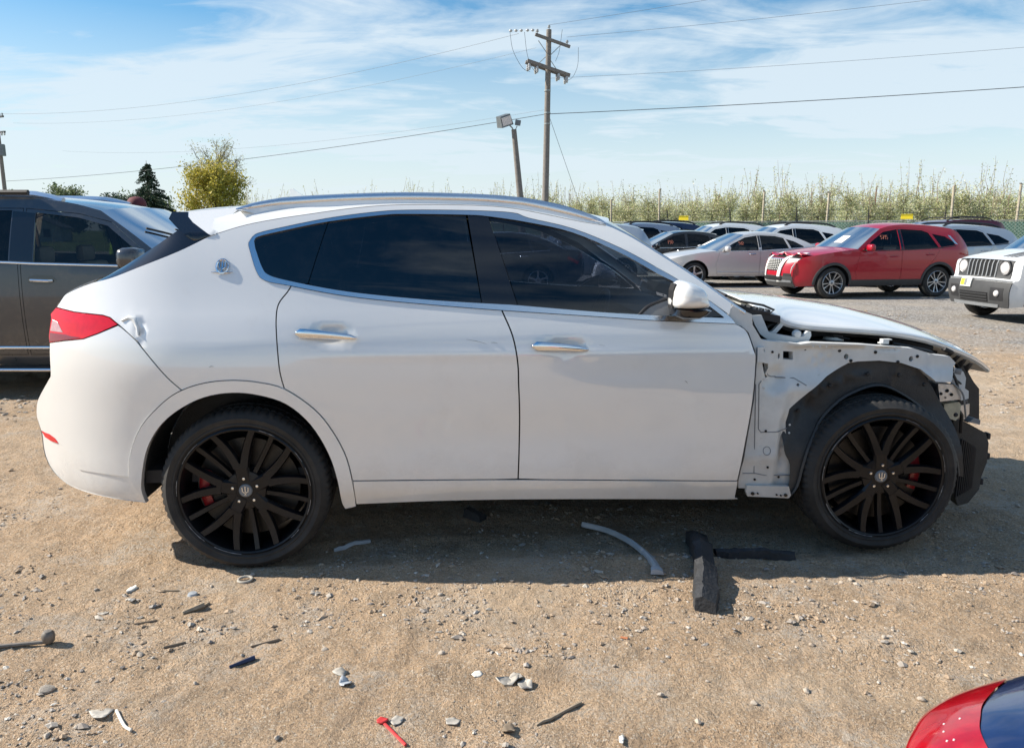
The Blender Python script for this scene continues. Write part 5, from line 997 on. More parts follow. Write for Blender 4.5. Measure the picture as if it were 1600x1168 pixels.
class Car:
    def __init__(s, name, style, loc, heading, paint, label, sx=1.0, sz=1.0, hw=None, group=None, glassm='tint_mid', rearglass=None, rim='rim_silver', wheel='ten', cladding=None, step=.10, trim='trim_black', seats='seat_dark', detail=1, cat='car'):
        D = STY[style]; s.D = D; s.sx, s.sz = sx, sz; s.hw = hw or D['hw']; s.paint = paint
        s.root = empty(name, (loc[0], loc[1], 0), heading, label, cat, group); par = s.root
        sc = lambda pts: [(x*sx, z*sz) for x, z in pts]
        s.sc = sc; zb0, zb1 = D['zb'][0]*sz, D['zb'][1]*sz; wb = D['wb']*sx; xs_all = [x for _, pts, _ in D['seg'] for x, z in sc(pts)]
        xr, xf = min(xs_all), max(xs_all); zroof = max(z for _, pts, _ in D['seg'] for x, z in sc(pts)); hwv = s.hw; rk = D['roofk']; tf, tr = D['tf'], D['tr']
        def W(x, z):
            x = np.asarray(x, float); z = np.asarray(z, float); zb = zb1+(zb0-zb1)*np.clip(x/(2.0*sx), 0, 1)
            lo = hwv - .035*((z-.80*sz)/.5)**2 - .035*np.clip((.45-z)/.2, 0, 1)**2
            lb = hwv - .035*((zb-.80*sz)/.5)**2
            up = lb - (lb-hwv*rk)*np.clip((z-zb)/(zroof-.06-zb), 0, 1.2)**1.15
            w = np.where(z > zb, up, lo)
            a = np.clip((xr+.55-x)/.55, 0, 1); b = np.clip((x-(xf-.95))/.95, 0, 1)
            return w - tr*a**2.4 - tf*b**2.4
        s.W = W; s.segs = {}
        outline = []
        for nm, pts, bow in D['seg']:
            P = smooth_line(sc(pts), 4); E = np.array([(x, float(W(x, z)), z) for x, z in P]); n = len(P); C = P.copy()
            if nm in ('rear_bumper', 'tailgate', 'rear_window', 'boot_lid'): C[:, 0] -= bow*(1 if nm != 'boot_lid' else np.linspace(1, .3, n)); C[:, 1] += .01
            elif nm == 'roof': C[:, 1] += bow; C[0, 0] -= .06; C[:, 0] += np.linspace(-.06, .10, n)
            elif nm == 'windscreen': C[:, 0] += np.linspace(.10, bow+.04, n); C[:, 1] += np.linspace(.045, .04, n)
            elif nm == 'bonnet': C[:, 0] += np.linspace(bow+.12, .16, n); C[:, 1] += np.linspace(.04, .03, n)
            else: C[:, 0] += np.full(n, bow); C[:, 1] += np.linspace(.03, 0, n)
            s.segs[nm] = (E, C); outline += [tuple(q) for q in P[(0 if not outline else 1):]]
        gl2 = rearglass or glassm
        for nm, (E, C) in s.segs.items():
            m = {'rear_window': gl2, 'windscreen': 'screen_clear'}.get(nm, paint)
            strip(nm, E, C, m, par, nt=18, power=2.3, flip=False)
        E, C = s.segs['roof']; strip('headliner', E-[0, .02, .025], C-[0, .025], 'headliner', par, nt=10, power=2.3)
        # side with wheel arches cut out
        ra = D['rt']+.055; zlow = .30*sz; bottom = []
        def arc(xc): return [(xc+ra*math.cos(a), D['rt']+ra*math.sin(a)) for a in np.linspace(R(-8), R(188), 15)]
        xs_, zf = outline[-1]; arcs = [arc(wb), arc(0)]
        loop = outline + [(wb+ra*.99, zlow)] + arcs[0] + [(wb-ra*.99, zlow), (ra*.99, zlow)] + arcs[1] + [(-ra*.99, zlow)]
        loop = [p for i, p in enumerate(loop) if i == 0 or math.hypot(p[0]-loop[i-1][0], p[1]-loop[i-1][1]) > .003]
        wins = [sc(q) for q in D['win']]; doors = [sc(q) for q in D['door']]
        for sd in (-1, 1):
            panel('body_side', loop, paint, W, par, holes=[inset(d, -.002) for d in doors] + [np.array(wins[2])], side=sd, step=step, bstep=.06, flange=.02)
            for i, d in enumerate(doors):
                dp = panel('front_door' if i == 0 else 'rear_door', d, paint, W, par, holes=[np.array(wins[i])], gap=.003, side=sd, step=step, bstep=.06, flange=.02)
                hx, hz = D['handle'][i]; hx *= sx; hz *= sz; yw = float(W(hx, hz))
                mb = MB(); mb.tube([(hx-.0, sd*(yw+.004), hz), (hx+.02, sd*(yw+.03), hz+.002), (hx+.18, sd*(yw+.03), hz-.004), (hx+.20, sd*(yw+.004), hz-.004)], .013, 6); mb.build('handle', trim if trim == 'chrome' else paint, dp, smooth=True)
                panel('pane', wins[i], glassm if i == 0 else gl2, W, dp, side=sd, off=-.008, step=.15, bstep=.08, flange=0)
            panel('pane', wins[2], gl2, W, par, side=sd, off=-.008, step=.15, bstep=.08, flange=0)
            panel('inner_side', [(xr+.25, zlow+.1), (-ra-.02, zlow+.1), (-ra-.02, .82*sz), (ra+.02, .82*sz), (ra+.02, zlow+.05), (wb-ra-.02, zlow+.05), (wb-ra-.02, .80*sz), (wb-.1, .80*sz), (wb-.35, zb0-.06), (xr+.25, zb1-.06)], 'seat_dark', W, par, side=sd, off=-.05, step=.3, bstep=.2, flange=0)
            # strips round the windows
            for q in (0, 1):
                a = wins[q]; lo_ = [p for p in (a[-1], a[0])] if q == 0 else [a[-2] if style != 'sedan' else a[-1], a[0]]
            band('belt_trim', [(wins[0][0][0]+.03, wins[0][0][1]-.012), (wins[0][-1][0], wins[0][-1][1]-.014), (wins[1][0][0], wins[1][0][1]-.014), (wins[2][0][0], wins[2][0][1]-.014), (wins[2][-1][0]-.02, wins[2][-1][1]-.012)], .018, .006, trim, W, par, sd, .001)
            panel('pillar_cover', [(wins[0][-1][0]-.012, wins[0][-1][1]+.005), (wins[0][-2][0]-.008, wins[0][-2][1]-.004), (wins[1][1][0]+.01, wins[1][1][1]-.004), (wins[1][0][0]+.012, wins[1][0][1]+.005)], 'gloss_black', W, par, side=sd, off=.002, step=.2, bstep=.1, flange=0)
            # wheel housing
            for xc in (0, wb):
                V = []; F = []; A = arc(xc); n = len(A)
                for (x, z) in A: V += [(x, sd*(float(W(x, z))-.01), z), (x, sd*(hwv-.32), z)]
                for i in range(n-1): F.append((2*i, 2*i+1, 2*i+3, 2*i+2))
                b = len(V); V += [(x, sd*(hwv-.32), z) for x, z in A]; F.append(tuple(range(b, b+n)))
                mb = MB(); mb.add(V, F); mb.build('wheel_housing', 'black_deep', par)
            # mirror
            mx, mz = wins[0][0][0]-.10, wins[0][0][1]+.06; yw = float(W(mx, mz))
            mb = MB(); mb.box((mx, sd*(yw+.14), mz), (.13, .21, .15), bev=.045); mr_ = mb.build('door_mirror', paint if trim != 'matte' else 'trim_black', par, smooth=True, sharp=60)
            mb = MB(); mb.box((mx+.01, sd*(yw+.04), mz-.06), (.07, .14, .035), bev=.01); mb.build('mirror_foot', 'trim_black', mr_)
            if cladding:
                for xc in (0, wb): band('arch_cladding', [(xc+(ra+.018)*math.cos(a), D['rt']+(ra+.018)*math.sin(a)) for a in np.linspace(R(-6), R(186), 24)], .06, .012, cladding, W, par, sd, .002)
                panel('sill_cladding', [(wb-ra-.02, zlow-.01), (wb-ra-.05, zlow+.13), (ra+.05, zlow+.13), (ra+.02, zlow-.01)], cladding, W, par, side=sd, off=.008, step=.3, bstep=.15)
        mb = MB(); mb.prism([(xr+.2, zlow+.02), (xf-.2, zlow-.02), (xf-.2, zlow+.08), (xr+.2, zlow+.14)], -hwv+.26, hwv-.26); mb.build('underbody', 'black_deep', par)
        mb = MB(); mb.prism([(wb-.55, zlow+.08), (wb+.45, zlow+.08), (wb+.45, .70*sz), (wb-.45, .85*sz)], -hwv+.30, hwv-.30); mb.build('engine_block', 'black_deep', par)
        # seats and dash
        for y in (-.38, .38):
            mb = MB(); mb.box((1.20*sx, y, .60*sz), (.5, .48, .18), bev=.05); mb.box((.92*sx, y, .92*sz), (.16, .48, .60*sz), Matrix.Rotation(R(-14), 3, 'Y'), bev=.05); st = mb.build('front_seat', seats, par, smooth=True)
            mb = MB(); mb.box((.80*sx, y, 1.30*sz), (.10, .26, .17), bev=.04); mb.build('headrest', seats, st, smooth=True)
        mb = MB(); mb.box((.0, 0, .90*sz), (.16, 1.2, .55*sz), Matrix.Rotation(R(-16), 3, 'Y'), bev=.05); mb.build('rear_seat', seats, par, smooth=True)
        mb = MB(); mb.prism([(1.72*sx, .60), (2.2*sx, .60), (2.08*sx, zb0-.04), (1.80*sx, zb0-.06)], -hwv+.16, hwv-.16); mb.build('dashboard', 'trim_black', par)
        mb = MB(); mb.tube([(1.62*sx+.05*math.sin(a), .38+.17*math.cos(a), .96*sz+.16*math.sin(a)) for a in np.linspace(0, 2*math.pi, 17)], .014, 5); mb.build('steering_wheel', 'trim_black', par)
        for xc in (0, wb):
            for sd in (-1, 1): make_wheel(par, (xc, sd*(hwv-.03), D['rt']), style=wheel, rt=D['rt'], rr=D['rt']*.70, wd=.22, rz=0 if sd < 0 else math.pi, rim=rim, seg=60)
        s.wb = wb; s.xr, s.xf = xr, xf
    def pos(s, seg, u, t, off=0.0, p=2.3):
        E, C = s.segs[seg]; n = len(E); i = min(int(u*(n-1)), n-2); f = u*(n-1)-i; e = E[i]*(1-f)+E[i+1]*f; c = C[i]*(1-f)+C[i+1]*f; k = abs(t)**p
        q = np.array([c[0]+(e[0]-c[0])*k, t*e[1], c[1]+(e[2]-c[1])*k])
        if off:
            a = s.pos(seg, min(u+.02, 1), t); b = s.pos(seg, max(u-.02, 0), t); tu = a-b; a = s.pos(seg, u, min(t+.02, 1)); b = s.pos(seg, u, max(t-.02, -1)); n_ = np.cross(a-b, tu); n_ /= np.linalg.norm(n_)+1e-9
            ctr = np.array([(s.xr+s.xf)/2, 0, .7])
            if np.dot(n_, q-ctr) < 0: n_ = -n_
            q = q+n_*off
        return q
    def patch(s, name, seg, u0, u1, t0, t1, m, off=.006, nu=5, nt=9, parent=None, thick=.02, skew=0.0):
        """a plate laid on a skin: its face and its turned edge"""
        V = []; F = []; us = np.linspace(u0, u1, nu); ts = np.linspace(t0, t1, nt)
        for o_ in (off, off-thick):
            for u in us:
                for t in ts: V.append(s.pos(seg, u, float(np.clip(t+skew*(u-u0)/(u1-u0+1e-9), -1, 1)), o_))
        k = nu*nt
        for i in range(nu-1):
            for j in range(nt-1): F.append((i*nt+j, i*nt+j+1, (i+1)*nt+j+1, (i+1)*nt+j))
        rim = [j for j in range(nt)] + [i*nt+nt-1 for i in range(1, nu)] + [(nu-1)*nt+j for j in range(nt-2, -1, -1)] + [i*nt for i in range(nu-2, 0, -1)]
        for i in range(len(rim)): a, b = rim[i], rim[(i+1) % len(rim)]; F.append((a, b, k+b, k+a))
        mb = MB(); mb.add(V, F); return mb.build(name, m, parent or s.root, smooth=True, sharp=50)
    def lamps(s, head=(.02, .30, .55, .98), tail=('tailgate', .2, .9, .62, 1.0), grille=(.18, .45, .48), lower=(.62, .85, .75)):
        for sd in (-1, 1):
            a, b = sorted((sd*head[2], sd*head[3])); h = s.patch('headlamp', 'front', head[0], head[1], a, b, 'lamp_clear')
            a, b = sorted((sd*tail[3], sd*tail[4])); s.patch('tail_lamp', tail[0], tail[1], tail[2], a, b, 'lamp_red')
        if grille: s.patch('grille', 'front', grille[0], grille[1], -grille[2], grille[2], 'trim_black', .004)
        if lower: s.patch('lower_grille', 'front', lower[0], lower[1], -lower[2], lower[2], 'trim_black', .004)
    def side_lamp(s, poly, m='lamp_red', name='tail_lamp'):
        for sd in (-1, 1): panel(name, s.sc(poly), m, s.W, s.root, side=sd, off=.006, step=.06, bstep=.05)
    def rails(s, m='satin_alu', x0=-.35, x1=1.2, h=.06):
        for sd in (-1, 1):
            pts = []
            for x in np.linspace(x0*s.sx, x1*s.sx, 14):
                E, C = s.segs['roof']; z = np.interp(x, C[:, 0], C[:, 1]); t = (x-x0*s.sx)/((x1-x0)*s.sx); wy = np.interp(x, E[:, 0], E[:, 1])*.86
                pts.append((x, sd*wy, z-.03+h*min(1, 8*t, 8*(1-t))))
            mb = MB(); mb.tube(pts, max(.018, .05-h*.4), 8); mb.build('roof_rail', m, s.root, smooth=True)
    def paper(s, u0=.35, u1=.7, t0=.0, t1=.35, seg='windscreen'):
        return s.patch('paper_sheet', seg, u0, u1, t0, t1, 'white_sheet', .005, 3, 4, thick=.003)
    def side_mark(s, txt, x, z, h=.14, sd=1, m='marker_orange'):
        for st in stroke_text(txt, h):
            mb = MB(); mb.tube([(x-sd*px, sd*(float(s.W(x-sd*px, z+pz))-.004), z+pz) for px, pz in st], .006, 5); mb.build('chalk_mark', m, s.root)
# ------------------------------------------------------------------ the parked cars
mat('paint_red', (.38, .004, .018), .28, coat=.6, dirt=.10, dirt_top=.5, dirt_bias=.62)
mat('paint_silver', (.66, .65, .64), .34, metal=.35, coat=.8, dirt=.3, dirt_top=.6, dirt_bias=.5)
mat('paint_grey', (.034, .040, .050), .22, metal=.15, coat=1.0, dirt=.4, dirt_top=.7, dirt_bias=.5)
mat('paint_black', (.010, .011, .014), .22, coat=1.0, dirt=.3, dirt_top=.6, dirt_bias=.5)
mat('paint_navy', (.012, .022, .06), .28, metal=.3, coat=1.0, dirt=.25, dirt_bias=.5)
mat('paint_blue', (.012, .028, .11), .26, metal=.35, coat=1.0, var=.1, vscale=40)
mat('paint_slate', (.25, .30, .38), .32, metal=.6, coat=.9, dirt=.25, dirt_bias=.5)
mat('paint_ice', (.42, .47, .52), .32, metal=.5, coat=.9, dirt=.25, dirt_bias=.5)
mat('paint_white2', (.76, .77, .77), .3, coat=.9, dirt=.4, dirt_top=.7, dirt_bias=.5)
mat('paint_maroon', (.10, .008, .014), .3, metal=.3, coat=1.0, dirt=.3, dirt_bias=.5)
mat('paint_dark', (.030, .034, .042), .28, metal=.4, coat=1.0, dirt=.3, dirt_bias=.5)
mat('lamp_deep', (.34, .004, .010), .12, coat=.5, var=.2, vscale=40); mat('edge_blue', (.02, .10, .45), .2, metal=.4, coat=1.0); mat('marker_orange', (.38, .13, .09), .8); mat('plate_yellow', (.75, .60, .03), .5, var=.1); mat('plate_frame', (.55, .55, .52), .4); mat('lamp_amber', (.7, .14, .02), .15, coat=1.0)
mat('cladding', (.045, .046, .048), .6, var=.15)
# grey SUV behind the tail of the white one
c = Car('parked_suv', 'big', (-5.43, 8.06), 0.0, 'paint_grey', 'dark grey tall SUV with chrome trim parked behind the white SUV', glassm='tint_light', rearglass='tint_rear', trim='chrome', step=.07, rim='chrome', wheel='five', seats='seat_tan', cat='SUV')
c.lamps(); c.rails('satin_alu', -.5, 1.20, .035)
GREY = c
for sd in (-1, 1):
    band('door_moulding', [(2.25, .47), (1.6, .465), (.6, .465)], .03, .012, 'chrome', c.W, c.root, sd, .002)
    mb = MB(); mb.box((1.45, sd*1.0, .27), (1.75, .16, .05), bev=.015); rb = mb.build('running_board', 'trim_black', c.root, smooth=True)
    mb = MB(); mb.tube([(.60, sd*1.082, .275), (2.30, sd*1.082, .275)], .014, 6); mb.build('chrome_strip', 'chrome', rb, smooth=True)
    panel('handle_bowl', [(1.0, 1.115), (1.06, 1.14), (1.22, 1.13), (1.26, 1.09), (1.20, 1.055), (1.06, 1.05), (1.0, 1.07)], 'paint_black', c.W, c.root, side=sd, off=.002, step=.1, bstep=.04)
    for x in np.linspace(-.3, 1.25, 3): pass
    # black mid part of the rail
    pts = [(x, sd*(.762), 1.855+.03) for x in np.linspace(.0, .95, 6)]; mb = MB(); mb.tube(pts, .026, 6); mb.build('rail_cover', 'trim_black', c.root)
for y0, y1 in ((.55, -.25), (-.05, -.80)):
    pts = [c.pos('windscreen', .97-.75*t*(.7), y0+(y1-y0)*t, .02) for t in np.linspace(0, 1, 6)]; mb = MB(); mb.tube(pts, .011, 5); mb.build('wiper', 'trim_black', c.root)
mb = MB()
for sd in (-1, 1):
    mb = MB(); mb.box((2.03, sd*1.12, 1.29), (.20, .26, .20), bev=.06); mb.build('mirror_housing', 'paint_grey', c.root, smooth=True, sharp=60)
# vehicle roof behind it
c = Car('parked_suv', 'suv', (-4.95, 13.2), R(4), 'paint_silver', 'silver vehicle behind the dark grey SUV, only its roof edge and glass showing', sx=1.1, sz=1.14, hw=.97, glassm='tint_mid', cat='SUV', step=.15); c.lamps()
# silver sedan
c = Car('parked_sedan', 'sedan', (7.70, 22.39), R(187), 'paint_silver', 'silver sedan parked behind the red SUV with a sheet on its dash', glassm='tint_mid', rearglass='tint_mid', trim='chrome', wheel='five', rim='rim_silver')
c.lamps(tail=('boot_lid', .05, .4, .6, 1.0)); c.side_lamp([(3.10, .70), (3.45, .66), (3.58, .60), (3.45, .58), (3.2, .62)], 'lamp_clear', 'headlamp'); c.paper(.45, .8, -.35, -.05)
band('door_moulding', [(2.2, .42), (1.2, .40), (.5, .40)], .02, .01, 'chrome', c.W, c.root, 1, .002)
c.side_mark('542', 1.58, 1.15, .08)
# red crossover with a broken nose
c = Car('parked_suv', 'suv', (9.77, 18.93), R(191), 'paint_red', 'red crossover with crumpled nose held by white tape strips', glassm='tint_mid', rearglass='tint_rear', cladding='cladding', step=.07, rim='rim_silver', wheel='ten', cat='SUV')
RED = c
c.lamps(head=(.10, .26, .60, .99), grille=(.22, .56, .52), lower=None)
c.patch('bumper_skirt', 'front', .66, 1.0, -1.0, 1.0, 'cladding', .014)
c.patch('skid_trim', 'front', .76, .83, -.95, .95, 'grey_plastic', .02)
g = c.patch('grille_surround', 'front', .19, .24, -.55, .55, 'chrome', .018)
for i in range(7):
    for k in range(9):
        t = -.46+.92*k/8+(.055 if i % 2 else -.0); mb = MB(); q = c.pos('front', .25+.045*i, t, .016); mb.box(q, (.02, .05, .018)); mb.build('grille_cell', 'plate_frame', g)
for sd in (-1, 1): c.side_lamp([(-.82, .98), (-.55, 1.03), (-.50, 1.0), (-.80, .93)])
for sd in (-1, 1): panel('window_spear', [(-.40, 1.235), (-.475, 1.215), (-.33, 1.42), (-.27, 1.43)], 'chrome', c.W, c.root, side=sd, off=.004, step=.1, bstep=.05)
for t0, sk in ((-.42, .22), (.52, .26)):          # tape over the bonnet edge, down to the bumper
    V = []; F = []; P = [('bonnet', u) for u in np.linspace(.72, 1, 6)] + [('front', u) for u in np.linspace(.03, .84, 14)]
    for i, (sg, u) in enumerate(P):
        f = i/(len(P)-1); t = t0+sk*(1-f)-.1
        for d in (-.075, .075): V.append(c.pos(sg, u, float(np.clip(t+d, -1, 1)), .022))
    for i in range(len(P)-1): F.append((2*i, 2*i+1, 2*i+3, 2*i+2))
    mb = MB(); mb.add(V, F); o = mb.build('tape_strip', 'white_sheet', c.root, smooth=True); o.modifiers.new('t', 'SOLIDIFY').thickness = .003
# lifted, buckled bonnet lip with its dark gap and a torn wing edge
c.patch('bonnet_gap', 'front', .0, .12, -.98, .98, 'black_deep', .010)
V = []; F = []; n = 26
for i in range(n):
    t = -.97+1.94*i/(n-1); wv = .025*math.sin(t*9)+.018*math.sin(t*23+1)+.03*(t > .2)
    for u, dz, dx in ((.80, .012, 0), (.92, .03+wv*.6, .01), (1.0, .035+wv, .035), (1.0, .012+wv, .045)):
        q = c.pos('bonnet', u, t, 0); V.append((q[0]+dx, q[1], q[2]+dz))
for i in range(n-1):
    for j in range(3): F.append((i*4+j, i*4+j+1, (i+1)*4+j+1, (i+1)*4+j))
mb = MB(); mb.add(V, F); mb.build('buckled_bonnet_lip', 'paint_red', c.root, smooth=True, sharp=40)
for (a, b_, h) in ((.62, .98, .0), (.70, .99, .06)):
    mb = MB(); mb.tube([c.pos('front', .30+h, b_, .02), c.pos('front', .45+h, .97, .05), c.pos('front', .60, .95, .03)], [.008, .014, .004], 5); mb.build('torn_liner', 'plate_frame', c.root)
c.patch('lower_intake', 'front', .68, .78, -.6, .6, 'black_deep', .024, 4, 9)
for sd in (-1, 1): c.patch('fog_blank', 'front', .60, .72, *sorted((sd*.66, sd*.95)), 'trim_black', .008)
c.paper(.48, .80, .02, .36); c.side_mark('5795', 1.50, 1.34, .085)
# white boxy SUV at the right edge
c = Car('parked_suv', 'jeep', (11.36, 13.75), R(186), 'paint_white2', 'white boxy SUV with slotted grille and round lamps beside the red crossover', cladding='cladding', glassm='tint_mid', rearglass='tint_rear', step=.07, wheel='five', cat='SUV')
c.patch('lower_bumper', 'front', .62, 1.0, -1.0, 1.0, 'cladding', .02, nu=8); gp = c.patch('grille', 'front', .10, .42, -.80, .80, 'cladding', .010, nu=6, nt=14)
for k in range(7):
    t = -.36+.72*k/6; o = c.patch('grille_slot', 'front', .15, .38, t-.034, t+.034, 'black_deep', .018, 4, 3, gp); 
for k in range(8):
    t = -.42+.84*k/7; c.patch('grille_bar', 'front', .13, .40, t-.014, t+.014, 'grey_plastic', .026, 4, 2, gp)
for sd in (-1, 1):
    q = c.pos('front', .27, sd*.63, .012); mb = MB(); mb.lathe([(0, .035), (.05, .034), (.085, .02), (.10, .0), (.108, .012), (.115, .0), (.115, -.03)], 24, tuple(q), axis='x'); mb.build('headlamp', 'lamp_clear', c.root, smooth=True)
    q = c.pos('front', .27, sd*.63, .006); mb = MB(); mb.lathe([(.112, .02), (.135, .012), (.135, -.03)], 24, tuple(q), axis='x'); mb.build('lamp_bezel', 'trim_black', c.root, smooth=True)
    panel('side_marker', [(2.90, .93), (3.0, .94), (3.02, .86), (2.92, .86)], 'lamp_amber', c.W, c.root, side=sd, off=.006, step=.1, bstep=.05)
    q = c.pos('front', .80, sd*.70, .02); mb = MB(); mb.lathe([(0, .03), (.035, .028), (.05, .015), (.055, .0)], 16, tuple(q), axis='x'); mb.build('fog_lamp', 'lamp_clear', c.root, smooth=True)
    c.patch('fog_surround', 'front', .72, .90, *sorted((sd*.52, sd*.86)), 'trim_black', .022, 4, 5)
    panel('tail_lamp', [(-.80, .95), (-.62, .95), (-.62, 1.12), (-.80, 1.12)], 'lamp_red', c.W, c.root, side=sd, off=.006, step=.1, bstep=.05)
c.patch('lower_intake', 'front', .80, .93, -.46, .46, 'black_deep', .026, 4, 7); c.patch('skid_plate', 'front', .955, 1.0, -.75, .75, 'grey_plastic', .03, 3, 9); c.patch('bumper_crease', 'front', .585, .605, -.98, .98, 'grey_plastic', .024, 2, 11)
for k in range(3): c.patch('intake_bar', 'front', .82+.04*k, .83+.04*k, -.45, .45, 'cladding', .034, 2, 7)
pl = c.patch('number_plate', 'front', .60, .74, -.42, -.06, 'plate_frame', .045, 3, 4)
for a, b_, m_ in ((-.40, -.28, 'plate_yellow'), (-.28, -.18, 'grey_plastic'), (-.18, -.08, 'white_sheet')): c.patch('plate_face', 'front', .62, .72, a, b_, m_, .049, 3, 3, pl, thick=.004)
for k in range(4): c.patch('bonnet_stripe', 'bonnet', .15, .75, .30+.085*k, .34+.085*k, 'trim_black', .004, 6, 2, thick=.003)
c.paper(.15, .6, .05, .6)
# cars in the rows behind
def behind(nm, style, x, y, hd, paint, label, cat='SUV', **kw):
    c = Car(nm, style, (x, y), R(hd), paint, label, glassm=kw.pop('glassm', 'tint_rear'), rearglass='tint_rear', step=.16, cat=cat, **kw)
    c.lamps(tail=('boot_lid', .05, .4, .6, 1.0) if style == 'sedan' else ('tailgate', .2, .9, .62, 1.0)); return c
c = behind('parked_suv', 'suv', 3.15, 23.2, 184, 'paint_ice', 'pale blue SUV whose tail shows beside the white SUV windscreen', sz=1.03); c.side_lamp([(-.86, .95), (-.60, 1.08), (-.62, .92), (-.85, .82)])
c = behind('parked_sedan', 'sedan', 6.45, 25.6, 185, 'paint_black', 'black sedan with orange numbers on its window, behind the silver sedan', 'car', sz=1.02, trim='chrome'); c.side_mark('190', 1.62, 1.12, .11)
c = behind('parked_suv', 'suv', 5.30, 28.2, 184, 'paint_slate', 'grey blue SUV with a roof rack in the row before the fence', sz=1.06); c.rails('trim_black')
c = behind('parked_suv', 'suv', 6.75, 31.0, 184, 'paint_navy', 'navy SUV nearest the fence, its tail right of the grey blue one', sz=1.10); c.rails('trim_black'); c.side_mark('64', -.05, 1.34, .11)
c = behind('parked_suv', 'suv', 9.85, 25.4, 186, 'paint_white2', 'white SUV with dark windows between the silver sedan and the fence', sx=1.08, sz=1.02); c.rails('trim_black'); c.side_lamp([(-.86, .95), (-.60, 1.06), (-.62, .92), (-.85, .82)])
c = behind('parked_suv', 'suv', 8.6, 28.6, 186, 'paint_white2', 'second white SUV further back, its windscreen left of the first one', sx=1.05, sz=1.05); c.rails('trim_black')
c = behind('parked_suv', 'suv', 13.15, 22.3, 187, 'paint_ice', 'pale grey wagon whose tail stands out right of the red crossover', sx=1.1, sz=1.0); c.rails('trim_black'); c.side_lamp([(-.86, .92), (-.60, 1.02), (-.62, .88), (-.85, .80)])
c = behind('parked_suv', 'big', 15.2, 26.2, 187, 'paint_maroon', 'maroon SUV with black roof rack at the fence', sx=.92, sz=1.02); c.rails('trim_black', -.55, 1.3, .09)
for x in (-.2, .7):
    E_, C_ = c.segs['roof']; mb = MB(); z = np.interp(x, C_[:, 0], C_[:, 1])+.055; mb.box((x, 0, z), (.06, 1.3, .03)); mb.build('roof_bar', 'trim_black', c.root)
# dark sedan seen through the white SUV's front windows
c = behind('parked_sedan', 'sedan', .60, 19.6, 182, 'paint_dark', 'dark sedan on the far side, seen through the white SUV front windows', 'car', trim='chrome', glassm='tint_mid', wheel='five', rim='rim_silver'); c.side_lamp([(-1.0, .80), (-.72, .93), (-.70, .86), (-.98, .72)])
